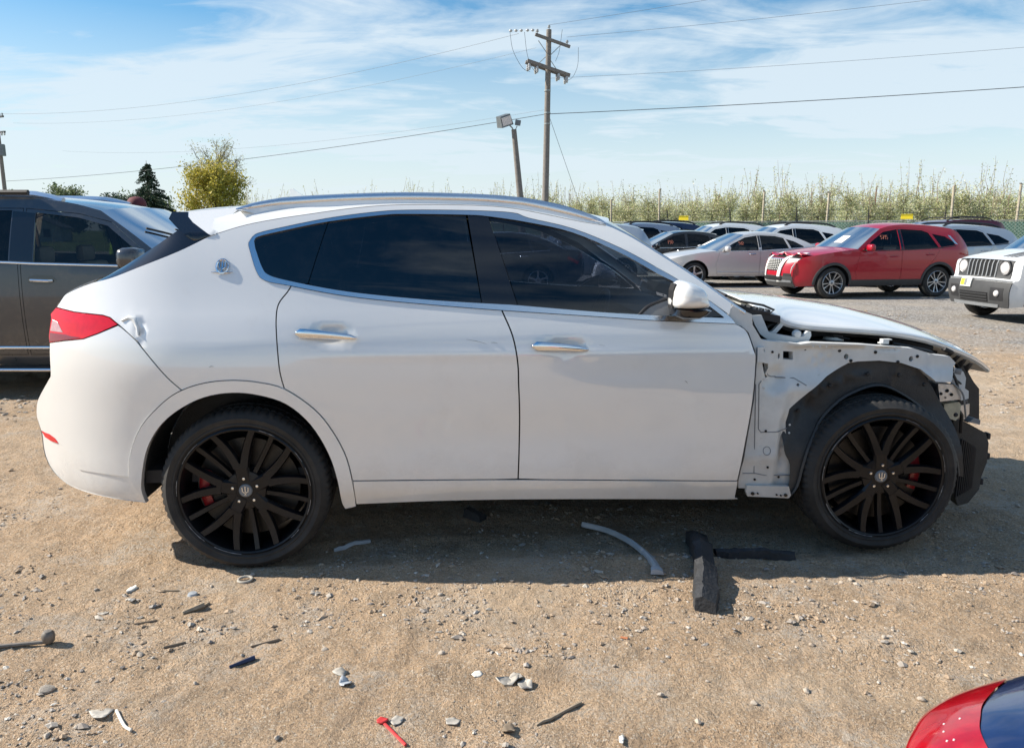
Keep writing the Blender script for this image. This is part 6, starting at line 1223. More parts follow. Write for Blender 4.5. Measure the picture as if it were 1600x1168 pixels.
# blue car whose rear corner stands beside the camera
c = Car('parked_sedan', 'sedan', (1.86, .10), R(2), 'paint_blue', 'dark blue car at the lower right corner, only its red tail lamp corner showing', sz=.90, glassm='tint_rear', step=.08, trim='chrome', cat='car'); BLUE = c
def blue_corner(c):
    """rear corner of the blue car: wrap-round lamp, wing edge and boot lid, in world plan then moved into the car's frame"""
    plan = smooth_line([(.40, -.55), (.385, -.1), (.40, .35), (.43, .62), (.485, .84), (.545, .935), (.615, .99), (.70, 1.03), (.80, 1.06), (1.0, 1.095), (1.4, 1.12), (2.0, 1.13)], 8)
    n = len(plan); t = np.gradient(plan, axis=0); t /= np.linalg.norm(t, axis=1, keepdims=True); nn = np.stack([t[:, 1], -t[:, 0]], 1)          # inwards (to the right of travel)
    s = np.concatenate([[0], np.cumsum(np.linalg.norm(np.diff(plan, axis=0), axis=1))]); tip = s[np.argmin(np.hypot(plan[:, 0]-.72, plan[:, 1]-1.035))]
    inv = c.root.matrix_basis.inverted(); zt = .90
    wl = np.where(s < tip, .100*np.sqrt(np.clip(1-(s/tip)**6, 0, 1)), 0)
    def loft(name, rows, sel, m):
        V = []; F = []; k = len(rows(0)); idx = [i for i in range(n) if sel(i)]
        for i in idx:
            for (d, z) in rows(i): p = plan[i]+nn[i]*d; V.append(inv @ Vector((p[0], p[1], z)))
        for a in range(len(idx)-1):
            for j in range(k-1): F.append((a*k+j, a*k+j+1, (a+1)*k+j+1, (a+1)*k+j))
        mb = MB(); mb.add(V, F); return mb.build(name, m, c.root, smooth=True, sharp=55)
    def edge(d):       # rounded section from the flank over to the deck
        return zt-.02+.085*(1-math.exp(-d/.085)) if d > 0 else zt-.02
    lamp = loft('tail_lamp', lambda i: [(.02, .62), (.004, .70), (-.004, .80), (-.003, .86)]+[(float(wl[i])*q, edge(float(wl[i])*q)+.002) for q in (.04, .15, .3, .5, .75, 1.0)], lambda i: s[i] <= tip and plan[i, 1] > .1, 'lamp_deep')
    loft('rear_wing', lambda i: [(.03, .45), (.012, .62), (.006, .80)]+[(float(wl[i])+(.185-float(wl[i]))*q, edge(float(wl[i])+(.185-float(wl[i]))*q)) for q in (.0, .06, .15, .3, .5, .75, 1.0)] if s[i] > tip else [(float(wl[i])+.001, edge(float(wl[i]))-.06), (float(wl[i])+.001, edge(float(wl[i]))-.03), (float(wl[i])+.001, edge(float(wl[i]))-.012)]+[(float(wl[i])+.001+(.184-float(wl[i]))*q, edge(float(wl[i])+(.185-float(wl[i]))*q)) for q in (.0, .06, .15, .3, .5, .75, 1.0)], lambda i: True, 'paint_blue')
    loft('boot_panel', lambda i: [(.196, .90), (.194, edge(.19)-.004), (.200, edge(.19)+.003), (.25, edge(.25)+.005), (.35, edge(.35)+.008), (.55, edge(.5)+.012)], lambda i: plan[i, 0] < 1.5 and plan[i, 1] > -.2, 'paint_blue')
    loft('seam_edge', lambda i: [(.186, edge(.186)-.006), (.188, edge(.188)+.0015), (.1905, edge(.19)-.004)], lambda i: True, 'edge_blue')
    loft('seam_floor', lambda i: [(.18, edge(.18)-.02), (.20, edge(.2)-.02)], lambda i: True, 'seam_black')
    rg = np.random.default_rng(3)
    for k in range(5):
        i = int(np.argmin(np.abs(s-(tip-.30+.10*rg.random())))); d = float(wl[i])*rg.uniform(.45, .9); p = plan[i]+nn[i]*d; q = inv @ Vector((p[0], p[1], edge(d)+.001))
        mb = MB(); mb.lathe([(0, .0025), (.0012, .002), (.002, -.002)], 8, tuple(q), axis='z'); mb.build('lamp_sparkle', 'lamp_clear', lamp, smooth=True)  # tiny pale specks on the lens surface, added to imitate its sparkles of light
blue_corner(BLUE)
# ------------------------------------------------------------------ fence, orchard, poles, trees, people
mat('galv', (.33, .35, .34), .5, metal=.6, var=.2, vscale=10); mat('fence_green', (.05, .13, .085), .7, var=.25, vscale=3)
mat('wood_grey', (.20, .18, .16), .85, var=.25, vscale=9, bump=.3, bscale=30); mat('wood_pale', (.42, .37, .28), .85, var=.25, vscale=9); mat('rust', (.20, .10, .06), .8, var=.3)
mat('insulator', (.42, .44, .45), .25, coat=.5); mat('dark_steel', (.05, .055, .06), .5, metal=.4); mat('wire_dark', (.05, .055, .06), .6); mat('wire_pale', (.22, .24, .26), .5, metal=.5); mat('lamp_housing', (.16, .18, .19), .5, metal=.4, var=.2)
mat('sign_yellow', (.80, .62, .02), .5, var=.08)
def fence_material():
    """green slats woven through wire mesh, with gaps between"""
    m = bpy.data.materials.new('slat_mesh'); m.use_nodes = True; nt = m.node_tree; N = nt.nodes.new; L = nt.links.new; b = nt.nodes['Principled BSDF']; o = nt.nodes['Material Output']
    tc = N('ShaderNodeTexCoord'); sp = N('ShaderNodeSeparateXYZ'); L(tc.outputs['Object'], sp.inputs[0])
    def mth(op, a, c=None):
        x = N('ShaderNodeMath'); x.operation = op
        for i, v in enumerate((a, c)):
            if v is None: continue
            if isinstance(v, (int, float)): x.inputs[i].default_value = v
            else: L(v, x.inputs[i])
        return x.outputs[0]
    f1 = mth('ABSOLUTE', mth('SUBTRACT', mth('FRACT', mth('MULTIPLY', mth('ADD', sp.outputs[0], sp.outputs[2]), 7.0)), .5))
    f2 = mth('ABSOLUTE', mth('SUBTRACT', mth('FRACT', mth('MULTIPLY', mth('SUBTRACT', sp.outputs[0], sp.outputs[2]), 7.0)), .5))
    wire = mth('LESS_THAN', mth('MINIMUM', f1, f2), .10)
    mx = N('ShaderNodeMix'); mx.data_type = 'RGBA'; L(wire, mx.inputs[0]); mx.inputs[6].default_value = (.045, .115, .085, 1); mx.inputs[7].default_value = (.22, .30, .25, 1)
    L(mx.outputs[2], b.inputs['Base Color']); b.inputs['Roughness'].default_value = .6
    n = N('ShaderNodeTexNoise'); n.inputs['Scale'].default_value = 5; L(tc.outputs['Object'], n.inputs['Vector'])
    t = N('ShaderNodeBsdfTransparent'); ms = N('ShaderNodeMixShader'); a = mth('MAXIMUM', wire, mth('GREATER_THAN', mth('ADD', mth('FRACT', mth('MULTIPLY', sp.outputs[0], 14.0)), mth('MULTIPLY', n.outputs[0], .3)), .28))
    L(a, ms.inputs[0]); L(t.outputs[0], ms.inputs[1]); L(b.outputs[0], ms.inputs[2]); L(ms.outputs[0], o.inputs[0]); MATS['slat_mesh'] = m
fence_material()
FA, FB = np.array([30.0, 29.1]), np.array([-16.0, 50.3]); FD = (FB-FA)/np.linalg.norm(FB-FA); FL = float(np.linalg.norm(FB-FA)); FN = np.array([-FD[1], FD[0]])
if FN[1] < 0: FN = -FN
fang = math.atan2(FD[1], FD[0])
def fp(s, off=0.0): q = FA+FD*s+FN*off; return float(q[0]), float(q[1])
fence = empty('chain_link_fence', (*fp(0), 0), fang, 'chain link fence with green slats and barbed wire along the orchard', 'fence')
n_post = int(FL/3.05)
for i in range(n_post):
    a, b_ = i*3.05, (i+1)*3.05
    mb = MB(); mb.box((a+1.525, 0, .98), (2.97, .03, 1.86)); mb.build('mesh_panel', 'slat_mesh', fence)
    mb = MB(); mb.tube([(a+.03, 0, 1.95), (b_-.03, 0, 1.95)], .026, 6); mb.build('top_rail', 'galv', fence)
for i in range(n_post+1):
    a = i*3.05; mb = MB(); mb.tube([(a, 0, 0), (a, 0, 2.02)], .035, 8); mb.tube([(a, 0, 2.0), (a+.02, .10, 2.30), (a+.03, .20, 2.58)], .020, 6)
    for k in range(5): mb.box((a+.02, .06+.03*k, 2.08+.10*k), (.10, .03, .03), .4*k)
    mb.build('fence_post', 'dark_steel', fence)
for k in range(3):
    mb = MB(); mb.tube([(0, .06+.06*k, 2.14+.16*k), (n_post*3.05, .06+.06*k, 2.14+.16*k)], .007, 4); mb.build('barbed_wire', 'dark_steel', fence)
def yellow_sign(s, label):
    x, y = fp(s, -.06); e = empty('warning_sign', (x, y, 1.98), fang+math.pi, label, 'sign'); mb = MB(); mb.box((0, 0, .16), (.48, .012, .22), bev=.004); mb.build('sign_plate', 'sign_yellow', e)
    for dx in (-.18, .18): mb = MB(); mb.box((dx, .02, .02), (.02, .03, .10)); mb.build('sign_tie', 'galv', e)
def s_at_px(px):
    best = min(np.linspace(0, FL, 2000), key=lambda s: abs(800+1200*fp(s)[0]/(fp(s)[1]*math.cos(R(10.58))+.28)-px)); return best
yellow_sign(s_at_px(1066), 'small yellow sign on the fence above the black sedan'); yellow_sign(s_at_px(1410), 'small yellow sign on the fence above the red crossover roof')
# ---- orchard
def leaf_mat(name, cols, rough=.6):
    m = bpy.data.materials.new(name); m.use_nodes = True; nt = m.node_tree; N = nt.nodes.new; L = nt.links.new; b = nt.nodes['Principled BSDF']
    g = N('ShaderNodeNewGeometry'); r = N('ShaderNodeValToRGB'); L(g.outputs['Random Per Island'], r.inputs[0]); e = r.color_ramp.elements
    e[0].position = 0; e[0].color = (*cols[0], 1); e[1].position = 1; e[1].color = (*cols[-1], 1)
    for i, c in enumerate(cols[1:-1]): q = e.new((i+1)/(len(cols)-1)); q.color = (*c, 1)
    L(r.outputs[0], b.inputs['Base Color']); b.inputs['Roughness'].default_value = rough
    t = N('ShaderNodeBsdfTranslucent'); L(r.outputs[0], t.inputs[0]); ms = N('ShaderNodeMixShader'); ms.inputs[0].default_value = .35
    L(b.outputs[0], ms.inputs[1]); L(t.outputs[0], ms.inputs[2]); L(ms.outputs[0], nt.nodes['Material Output'].inputs[0]); MATS[name] = m
leaf_mat('orchard_leaf', [(.42, .46, .19), (.54, .56, .28), (.64, .61, .42), (.48, .52, .24), (.74, .69, .56)])
leaf_mat('yellow_leaf', [(.48, .40, .07), (.58, .48, .09), (.30, .29, .06), (.52, .42, .08), (.20, .21, .05)])
leaf_mat('spruce_needle', [(.025, .050, .034), (.040, .072, .048), (.060, .092, .060)])
leaf_mat('bud_leaf', [(.34, .32, .16), (.42, .38, .20), (.26, .26, .12)])
leaf_mat('shrub_leaf', [(.10, .14, .07), (.16, .20, .10), (.22, .25, .14)])
mat('bark', (.17, .13, .10), .9, var=.3, vscale=6); mat('twig', (.26, .20, .15), .9, var=.2)
def quads(P, size, rg, asp=1.6):
    n = len(P); d = rg.normal(size=(n, 3)); d /= np.linalg.norm(d, axis=1, keepdims=True); e = np.cross(d, rg.normal(size=(n, 3))); e /= np.linalg.norm(e, axis=1, keepdims=True)
    s = size*rg.uniform(.6, 1.4, (n, 1)); V = np.stack([P-d*s*asp*.5, P+e*s*.4, P+d*s*asp*.5, P-e*s*.4], 1).reshape(-1, 3); return V, (np.arange(n)[:, None]*4+np.arange(4)[None])
def orchard_tree(seed, H):
    rg = np.random.default_rng(seed); mb = MB(); L_ = []
    lean = rg.normal(0, .06, 2); trunk = [np.array([lean[0]*z, lean[1]*z, z])+np.append(rg.normal(0, .03, 2), 0) for z in np.linspace(0, H*.86, 7)]
    mb.tube([Vector(p) for p in trunk], list(np.linspace(.05, .014, 7)), 5)
    for i in range(24):
        z = rg.uniform(.4, H*.86); k = z/(H*.86)*6; j = min(int(k), 5); p = trunk[j]+(trunk[j+1]-trunk[j])*(k-j); a = rg.uniform(0, 6.283); ln = rg.uniform(.45, .95)*(1.15-.45*z/H)
        d = np.array([math.cos(a), math.sin(a), rg.uniform(.1, 1.0)]); d /= np.linalg.norm(d); q = p.copy(); pts = [p]
        for s in range(4): q = q+d*ln/4; d = d+rg.normal(0, .22, 3)+[0, 0, .10]; d /= np.linalg.norm(d); pts.append(q)
        mb.tube([Vector(p_) for p_ in pts], [.016, .012, .009, .007, .004], 4)
        for p_, q_ in zip(pts[:-1], pts[1:]):
            for _ in range(22): L_.append(p_+(q_-p_)*rg.random()+rg.normal(0, .11, 3))
        for _ in range(3):
            t0 = pts[rg.integers(1, 5)]; t1 = t0+rg.normal(0, .16, 3)+[0, 0, .16]; mb.tube([Vector(t0), Vector(t1)], [.006, .003], 3)
            for _k in range(5): L_.append(t0+(t1-t0)*rg.random()+rg.normal(0, .03, 3))
    for _ in range(rg.integers(4, 9)):                      # water shoots above the crown
        p = trunk[-1]+np.append(rg.normal(0, .38, 2), -.3); q = p+np.append(rg.normal(0, .16, 2), rg.uniform(.5, 1.5)**1.1); mid = (p+q)/2+rg.normal(0, .06, 3); mb.tube([Vector(p), Vector(mid), Vector(q)], [.010, .008, .004], 4)
        for _k in range(22): t = rg.random(); L_.append((p*(1-t)+q*t)+rg.normal(0, .05, 3))
    return mb, quads(np.array(L_), .047, rg)
protos = []
for k in range(7):
    mb, (V, F) = orchard_tree(900+k, 3.05+.09*k); tr = mb.build('trunk', 'twig', None); cr = big_mesh('crown', V, F, 'orchard_leaf'); COL.objects.unlink(tr); COL.objects.unlink(cr); protos.append((tr.data, cr.data))
rg = np.random.default_rng(5); stuffV = []; stuffF = []; tv = 0
for row, (off, sp_) in enumerate(((1.6, .80), (4.2, .95), (7.0, .62), (9.8, .62), (12.6, .7), (15.6, .7), (18.6, .8))):
    s = 1.0
    while s < FL+5:
        x, y = fp(s+rg.uniform(-.15, .15), off+rg.uniform(-.1, .1)); px = 800+1200*x/(y*.983+.28); k = int(rg.integers(0, 7))
        if 380 < px < 1690:
            if row < 2:
                t = empty('orchard_tree', (x, y, 0), rg.uniform(0, 6.28), 'young apple tree in pale spring leaf, %s row behind the fence' % ('first' if row == 0 else 'second'), 'tree', 'orchard trees in the %s row' % ('first' if row == 0 else 'second')); sc_ = rg.uniform(.88, 1.14); t.scale = (1.1, 1.1, sc_)
                link('trunk', protos[k][0], None, t); link('crown', protos[k][1], None, t)
            else:
                me = protos[k][1]; n = len(me.vertices); co = np.empty(n*3, np.float32); me.vertices.foreach_get('co', co); co = co.reshape(-1, 3)*[1.2, 1.2, rg.uniform(.9, 1.12)]+[x, y, 0]
                f = np.arange(n).reshape(-1, 4); keep = rg.random(len(f)) < .36; stuffV.append(co); stuffF.append(f[keep]+tv); tv += n
        s += sp_
o = big_mesh('far_orchard', np.concatenate(stuffV), np.concatenate(stuffF), 'orchard_leaf'); tag(o, 'deeper rows of the orchard merging into one pale green mass', 'orchard', kind='stuff')
for i in range(19):
    s = 1.8+2.6*i+rg.uniform(-.4, .4); x, y = fp(s, .9+rg.uniform(-.2, .2)+(1.2 if i % 3 == 2 else 0)); rod = i % 3 == 2
    e = empty('trellis_post', (x, y, 0), 0, 'thin rusty rod standing among the orchard trees' if rod else 'pale wooden trellis post among the orchard trees', 'post', 'rusty rods of the trellis' if rod else 'wooden posts of the trellis')
    mb = MB(); h = rg.uniform(3.1, 3.6); mb.tube([(0, 0, 0), (rg.uniform(-.06, .06), 0, h)], .022 if rod else .055, 7); mb.build('shaft', 'rust' if rod else 'wood_pale', e)
    mb = MB(); mb.tube([(0, 0, h-.02), (0, 0, h+.03)], .026 if rod else .05, 7); mb.build('cap', 'rust' if rod else 'wood_grey', e)
# ---- utility pole with two cross-arms
def wire(name, a, b_, sag, r, label, m='wire_dark'):
    a, b_ = Vector(a), Vector(b_); pts = [a.lerp(b_, t)-Vector((0, 0, sag*4*t*(1-t))) for t in np.linspace(0, 1, 24)]
    mb = MB(); mb.tube(pts, r, 5); return tag(mb.build(name, m, None), label, 'power line')
PX, PY = 1.62, 38.0
up = empty('utility_pole', (PX, PY, 0), R(14), 'grey wooden utility pole with two cross-arms behind the white SUV roof', 'utility pole')
mb = MB(); mb.tube([(-.06, 0, 0), (.02, 0, 5), (.10, 0, 10.7)], [.17, .15, .12], 12); mb.build('pole', 'wood_grey', up, smooth=True)
def insul(parent, p, up_=1):
    mb = MB(); mb.lathe([(0, .0), (.03, .0), (.035, .06), (.075, .08), (.075, .11), (.04, .12), (.06, .14), (.06, .17), (.0, .20)] if up_ > 0 else [(0, 0), (.05, -.02), (.07, -.10), (.05, -.14), (.075, -.18), (.05, -.30), (0, -.32)], 10, p, axis='z'); mb.build('insulator', 'insulator', parent, smooth=True)
mb = MB(); mb.box((.25, -.13, 10.2), (1.75, .10, .13), Matrix.Rotation(R(15), 3, 'Y')); arm = mb.build('cross_arm', 'wood_grey', up)
for x, z in ((.95, 10.08), (-.50, 10.47)): insul(arm, (x, -.13, z))
insul(up, (.10, 0, 10.72))
for yo in (-.16, .16):
    mb = MB(); mb.box((.06, yo, 8.98), (2.15, .11, .15), Matrix.Rotation(R(15), 3, 'Y')); a2 = mb.build('cross_arm', 'wood_grey', up)
    for x, z in ((-.88, 9.16), (-.50, 9.06), (.55, 8.78), (.95, 8.67)): insul(a2, (x, yo, z), -1)
for sd in (-1, 1): mb = MB(); mb.tube([(.1+sd*.55, -.15, 10.1-.06*sd), (.08, -.12, 9.5)], .018, 5); mb.build('arm_brace', 'galv', up); mb = MB(); mb.tube([(.06+sd*.6, .18, 8.95-.1*sd), (.07, .13, 9.6)], .018, 5); mb.build('arm_brace', 'galv', up)
for z in (8.0, 7.0, 6.5): mb = MB(); mb.lathe([(.158, -.03), (.158, .03)], 12, (.05, 0, z), axis='z'); mb.build('pole_band', 'galv', up)
def jumper(pts): mb = MB(); mb.tube([Vector(p) for p in smooth_line(pts, 6)], .010, 4); mb.build('jumper_cable', 'wire_dark', up)
jumper([(-1.75, .1, 10.55), (-1.62, 0, 9.7), (-1.2, -.1, 8.95), (-.85, -.16, 8.78)]); jumper([(-1.05, .1, 10.55), (-.95, 0, 9.6), (-.75, -.1, 9.0), (-.5, -.16, 8.72)])
jumper([(1.55, 0, 10.0), (1.50, -.1, 9.2), (1.25, -.16, 8.65), (.95, -.16, 8.45)]); jumper([(.75, 0, 10.75), (.60, -.05, 9.8), (.40, -.1, 9.3)])
for x0 in (-1.7, -1.45, -1.2, -.9, -.65):
    mb = MB(); mb.lathe([(0, -.09), (.05, -.05), (.07, 0), (.05, .05), (0, .09)], 8, (x0, .12, 10.58+.08*(x0+1.7)), axis='x'); mb.build('strain_insulator', 'insulator', up)
L2 = (-38.4, 60.0)
lp = empty('utility_pole', (*L2, 0), R(-28), 'distant utility pole with transformer at the left edge of the picture', 'utility pole')
mb = MB(); mb.tube([(-.35, 0, 0), (-.30, 0, 10.4)], [.17, .12], 10); mb.build('pole', 'wood_grey', lp, smooth=True)
for z in (9.85, 8.75):
    mb = MB(); mb.box((-.2, -.12, z), (2.0, .11, .13)); a2 = mb.build('cross_arm', 'dark_steel', lp)
    for x in (-.1, .35, .7): insul(a2, (x, -.12, z+.06), 1 if z > 9 else -1)
mb = MB(); mb.lathe([(0, .45), (.20, .44), (.24, .40), (.24, -.40), (0, -.42)], 16, (.10, -.1, 7.45), axis='z'); mb.build('transformer', 'lamp_housing', lp, smooth=True)
wire('power_line', (PX-1.3, PY+.4, 10.62), (L2[0]-.2, L2[1], 10.1), 1.0, .008, 'upper wire sagging left from the pole top to the far pole', 'wire_pale')
wire('power_line', (PX-.5, PY, 9.9), (L2[0]-.2, L2[1]+2, 9.7), 1.0, .006, 'fainter wire just under the topmost one left of the pole', 'wire_pale')
wire('power_line', (PX, PY, 6.95), (L2[0]-.2, L2[1], 5.2), .45, .014, 'thick low cable running left past the flood light')
wire('power_line', (PX, PY, 7.15), (L2[0], L2[1]+8, 8.2), .8, .006, 'thin wire just above the low cable left of the pole', 'wire_pale')
wire('power_line', (PX+.1, PY, 10.9), (46, 29.0, 17.0), .5, .007, 'topmost wire rising right from the pole top', 'wire_pale')
wire('power_line', (PX+.9, PY-.3, 10.3), (46, 28.0, 13.6), .5, .007, 'second wire leaving the upper cross-arm to the right', 'wire_pale')
wire('power_line', (PX+.1, PY, 8.55), (46, 28.0, 10.6), .5, .007, 'thin wire right of the pole below the lower cross-arm', 'wire_pale')
wire('power_line', (PX+.1, PY, 6.95), (46, 27.0, 8.6), .35, .016, 'thick low cable running right from the pole across the sky')
wire('guy_wire', (PX+.12, PY, 6.9), (PX+2.9, PY+3.0, .2), 0, .010, 'straight guy wire slanting down from the pole to the orchard')
# ---- flood light
fl = empty('light_pole', (.52, 34.0, 0), 0, 'leaning wooden pole with two flood lights left of the utility pole', 'light pole')
mb = MB(); mb.tube([(0, 0, 0), (-.16, 0, 2.9), (-.44, 0, 5.75)], [.16, .145, .11], 12); mb.build('pole', 'wood_grey', fl, smooth=True)
rot = Matrix.Rotation(R(-22), 3, 'Y') @ Matrix.Rotation(R(28), 3, 'Z') @ Matrix.Rotation(R(18), 3, 'X')
mb = MB(); mb.box((-.85, -.05, 6.10), (.58, .42, .46), rot, taper=.85); h = mb.build('flood_light', 'lamp_housing', fl)
mb = MB(); mb.box(Vector((-.85, -.05, 6.10))+rot @ Vector((0, -.215, 0)), (.46, .012, .34), rot); mb.build('lamp_glass', 'lamp_clear', h)
mb = MB(); mb.tube([(-.62, -.02, 5.92), (-.50, 0, 5.80), (-.44, 0, 5.62)], .03, 6); mb.build('bracket', 'galv', fl)
mb = MB(); mb.box((-.27, -.05, 6.02), (.24, .14, .22), Matrix.Rotation(R(10), 3, 'Y'), bev=.02); mb.build('flood_light', 'lamp_housing', fl); mb = MB(); mb.tube([(-.30, 0, 5.90), (-.38, 0, 5.72)], .02, 6); mb.build('bracket', 'galv', fl)
# ---- far trees
def conifer(x, y, H, Wd, seed, label):
    rg = np.random.default_rng(seed); e = empty('spruce_tree', (x, y, 0), 0, label, 'tree'); mb = MB(); mb.tube([(0, 0, 0), (0, 0, H)], [.22, .03], 7); P = []
    n = int(H*2.6)
    for i in range(n):
        z = H*(.10+.88*i/n); R_ = Wd*.5*(1-z/H)**.85*rg.uniform(.8, 1.15)+.12
        for b in range(7):
            a = rg.uniform(0, 6.283); tip = np.array([math.cos(a)*R_, math.sin(a)*R_, z-.10*R_-.1]); st = np.array([0, 0, z+.15*R_]); mb.tube([Vector(st), Vector(tip)], [.025, .008], 3)
            for _ in range(int(10+26*R_)): t = rg.random()**.7; P.append(st+(tip-st)*t+np.array([0, 0, -.14*rg.random()])+rg.normal(0, .08, 3))
    mb.build('trunk', 'bark', e); V, F = quads(np.array(P), .17, rg, 2.0); big_mesh('crown', V, F, 'spruce_needle', e)
def broad(x, y, H, Wd, seed, label, leaf, base=.1, n_leaf=9000, size=.2, bare=False, name='deciduous_tree'):
    rg = np.random.default_rng(seed); e = empty(name, (x, y, 0), 0, label, 'tree'); mb = MB(); P = []
    mb.tube([(0, 0, 0), (0, 0, H*.45), (.1, 0, H*.8)], [Wd*.035, Wd*.025, .03], 7)
    for i in range(70 if not bare else 80):
        z = H*rg.uniform(base+.02, .85); a = rg.uniform(0, 6.283); k = z/H; rad = Wd*.5*math.sin(math.pi*min(.98, .18+.80*k))**.8*rg.uniform(.55, 1.08)
        tip = np.array([math.cos(a)*rad, math.sin(a)*rad, min(H*rg.uniform(.97, 1.03), z+rad*rg.uniform(.3, .9))]); st = np.array([0, 0, z*.85]); mid = (st+tip)/2+rg.normal(0, .12*rad+.02, 3)
        mb.tube([Vector(st), Vector(mid), Vector(tip)], [.06, .04, .012], 4)
        for _k in range(3 if not bare else 6):
            q = mid+(tip-mid)*rg.random()+rg.normal(0, .15*rad, 3); mb.tube([Vector(mid*.4+tip*.6), Vector(q)], [.018, .008], 3)
        m_ = n_leaf//70; c = tip*.75+mid*.25; t = rg.random((m_, 1)); P.append(mid+(tip-mid)*t+rg.normal(0, (.10 if bare else .13)*Wd*.5, (m_, 3)))
    mb.build('trunk', 'bark', e); V, F = quads(np.concatenate(P), size, rg); big_mesh('crown', V, F, leaf, e)
conifer(-55.3, 120, 11.9, 9.6, 31, 'dark spruce tree standing behind the grey SUV roof')
broad(-39.6, 105, 10.6, 8.6, 32, 'dense yellow green tree left of the white SUV roof', 'yellow_leaf', .04, 11000, .23)
broad(-41.8, 113, 15.2, 9.2, 33, 'taller bare budding tree behind the yellow green one', 'bud_leaf', .25, 3600, .13, True)
broad(-73.5, 130, 8.9, 6.5, 34, 'small pale green tree above the grey SUV roof rail', 'shrub_leaf', .1, 5000, .26)
broad(-46.4, 92, 5.9, 4.6, 35, 'low dark tree beside the person in the cap', 'spruce_needle', .05, 6000, .2)
for i, (x, y, H, Wd) in enumerate(((-120, 190, 9, 14), (-98, 210, 10, 16), (-150, 220, 9, 18), (-25, 200, 7, 12))):
    broad(x, y, H, Wd, 50+i, ['wide pale tree far off behind the grey SUV windows', 'second wide tree of the far hedge line behind the grey SUV', 'wide tree at the far left end of the hedge line', 'far low tree hidden behind the white SUV roof'][i], 'shrub_leaf', .03, 4000, .45)
# far white house with a gable
hs = empty('white_house', (-66.5, 110, 0), R(20), 'small white gabled house far behind the grey SUV window', 'house')
mat('house_white', (.74, .74, .72), .8, var=.05); mat('roof_grey', (.20, .20, .21), .8, var=.15)
mb = MB(); mb.prism([(-3.2, 0), (3.2, 0), (3.2, 2.0), (0, 3.5), (-3.2, 2.0)], -4, 4); mb.build('wall', 'house_white', hs)
for sd in (-1, 1): mb = MB(); mb.prism([(0, 3.62), (sd*3.6, 1.92), (sd*3.6, 1.80), (0, 3.50)], -4.3, 4.3); mb.build('roof', 'roof_grey', hs)
for x in (-1.6, 0, 1.6): mb = MB(); mb.box((x, -4.02, 1.2), (.8, .06, 1.1)); mb.build('window', 'gloss_black', hs)
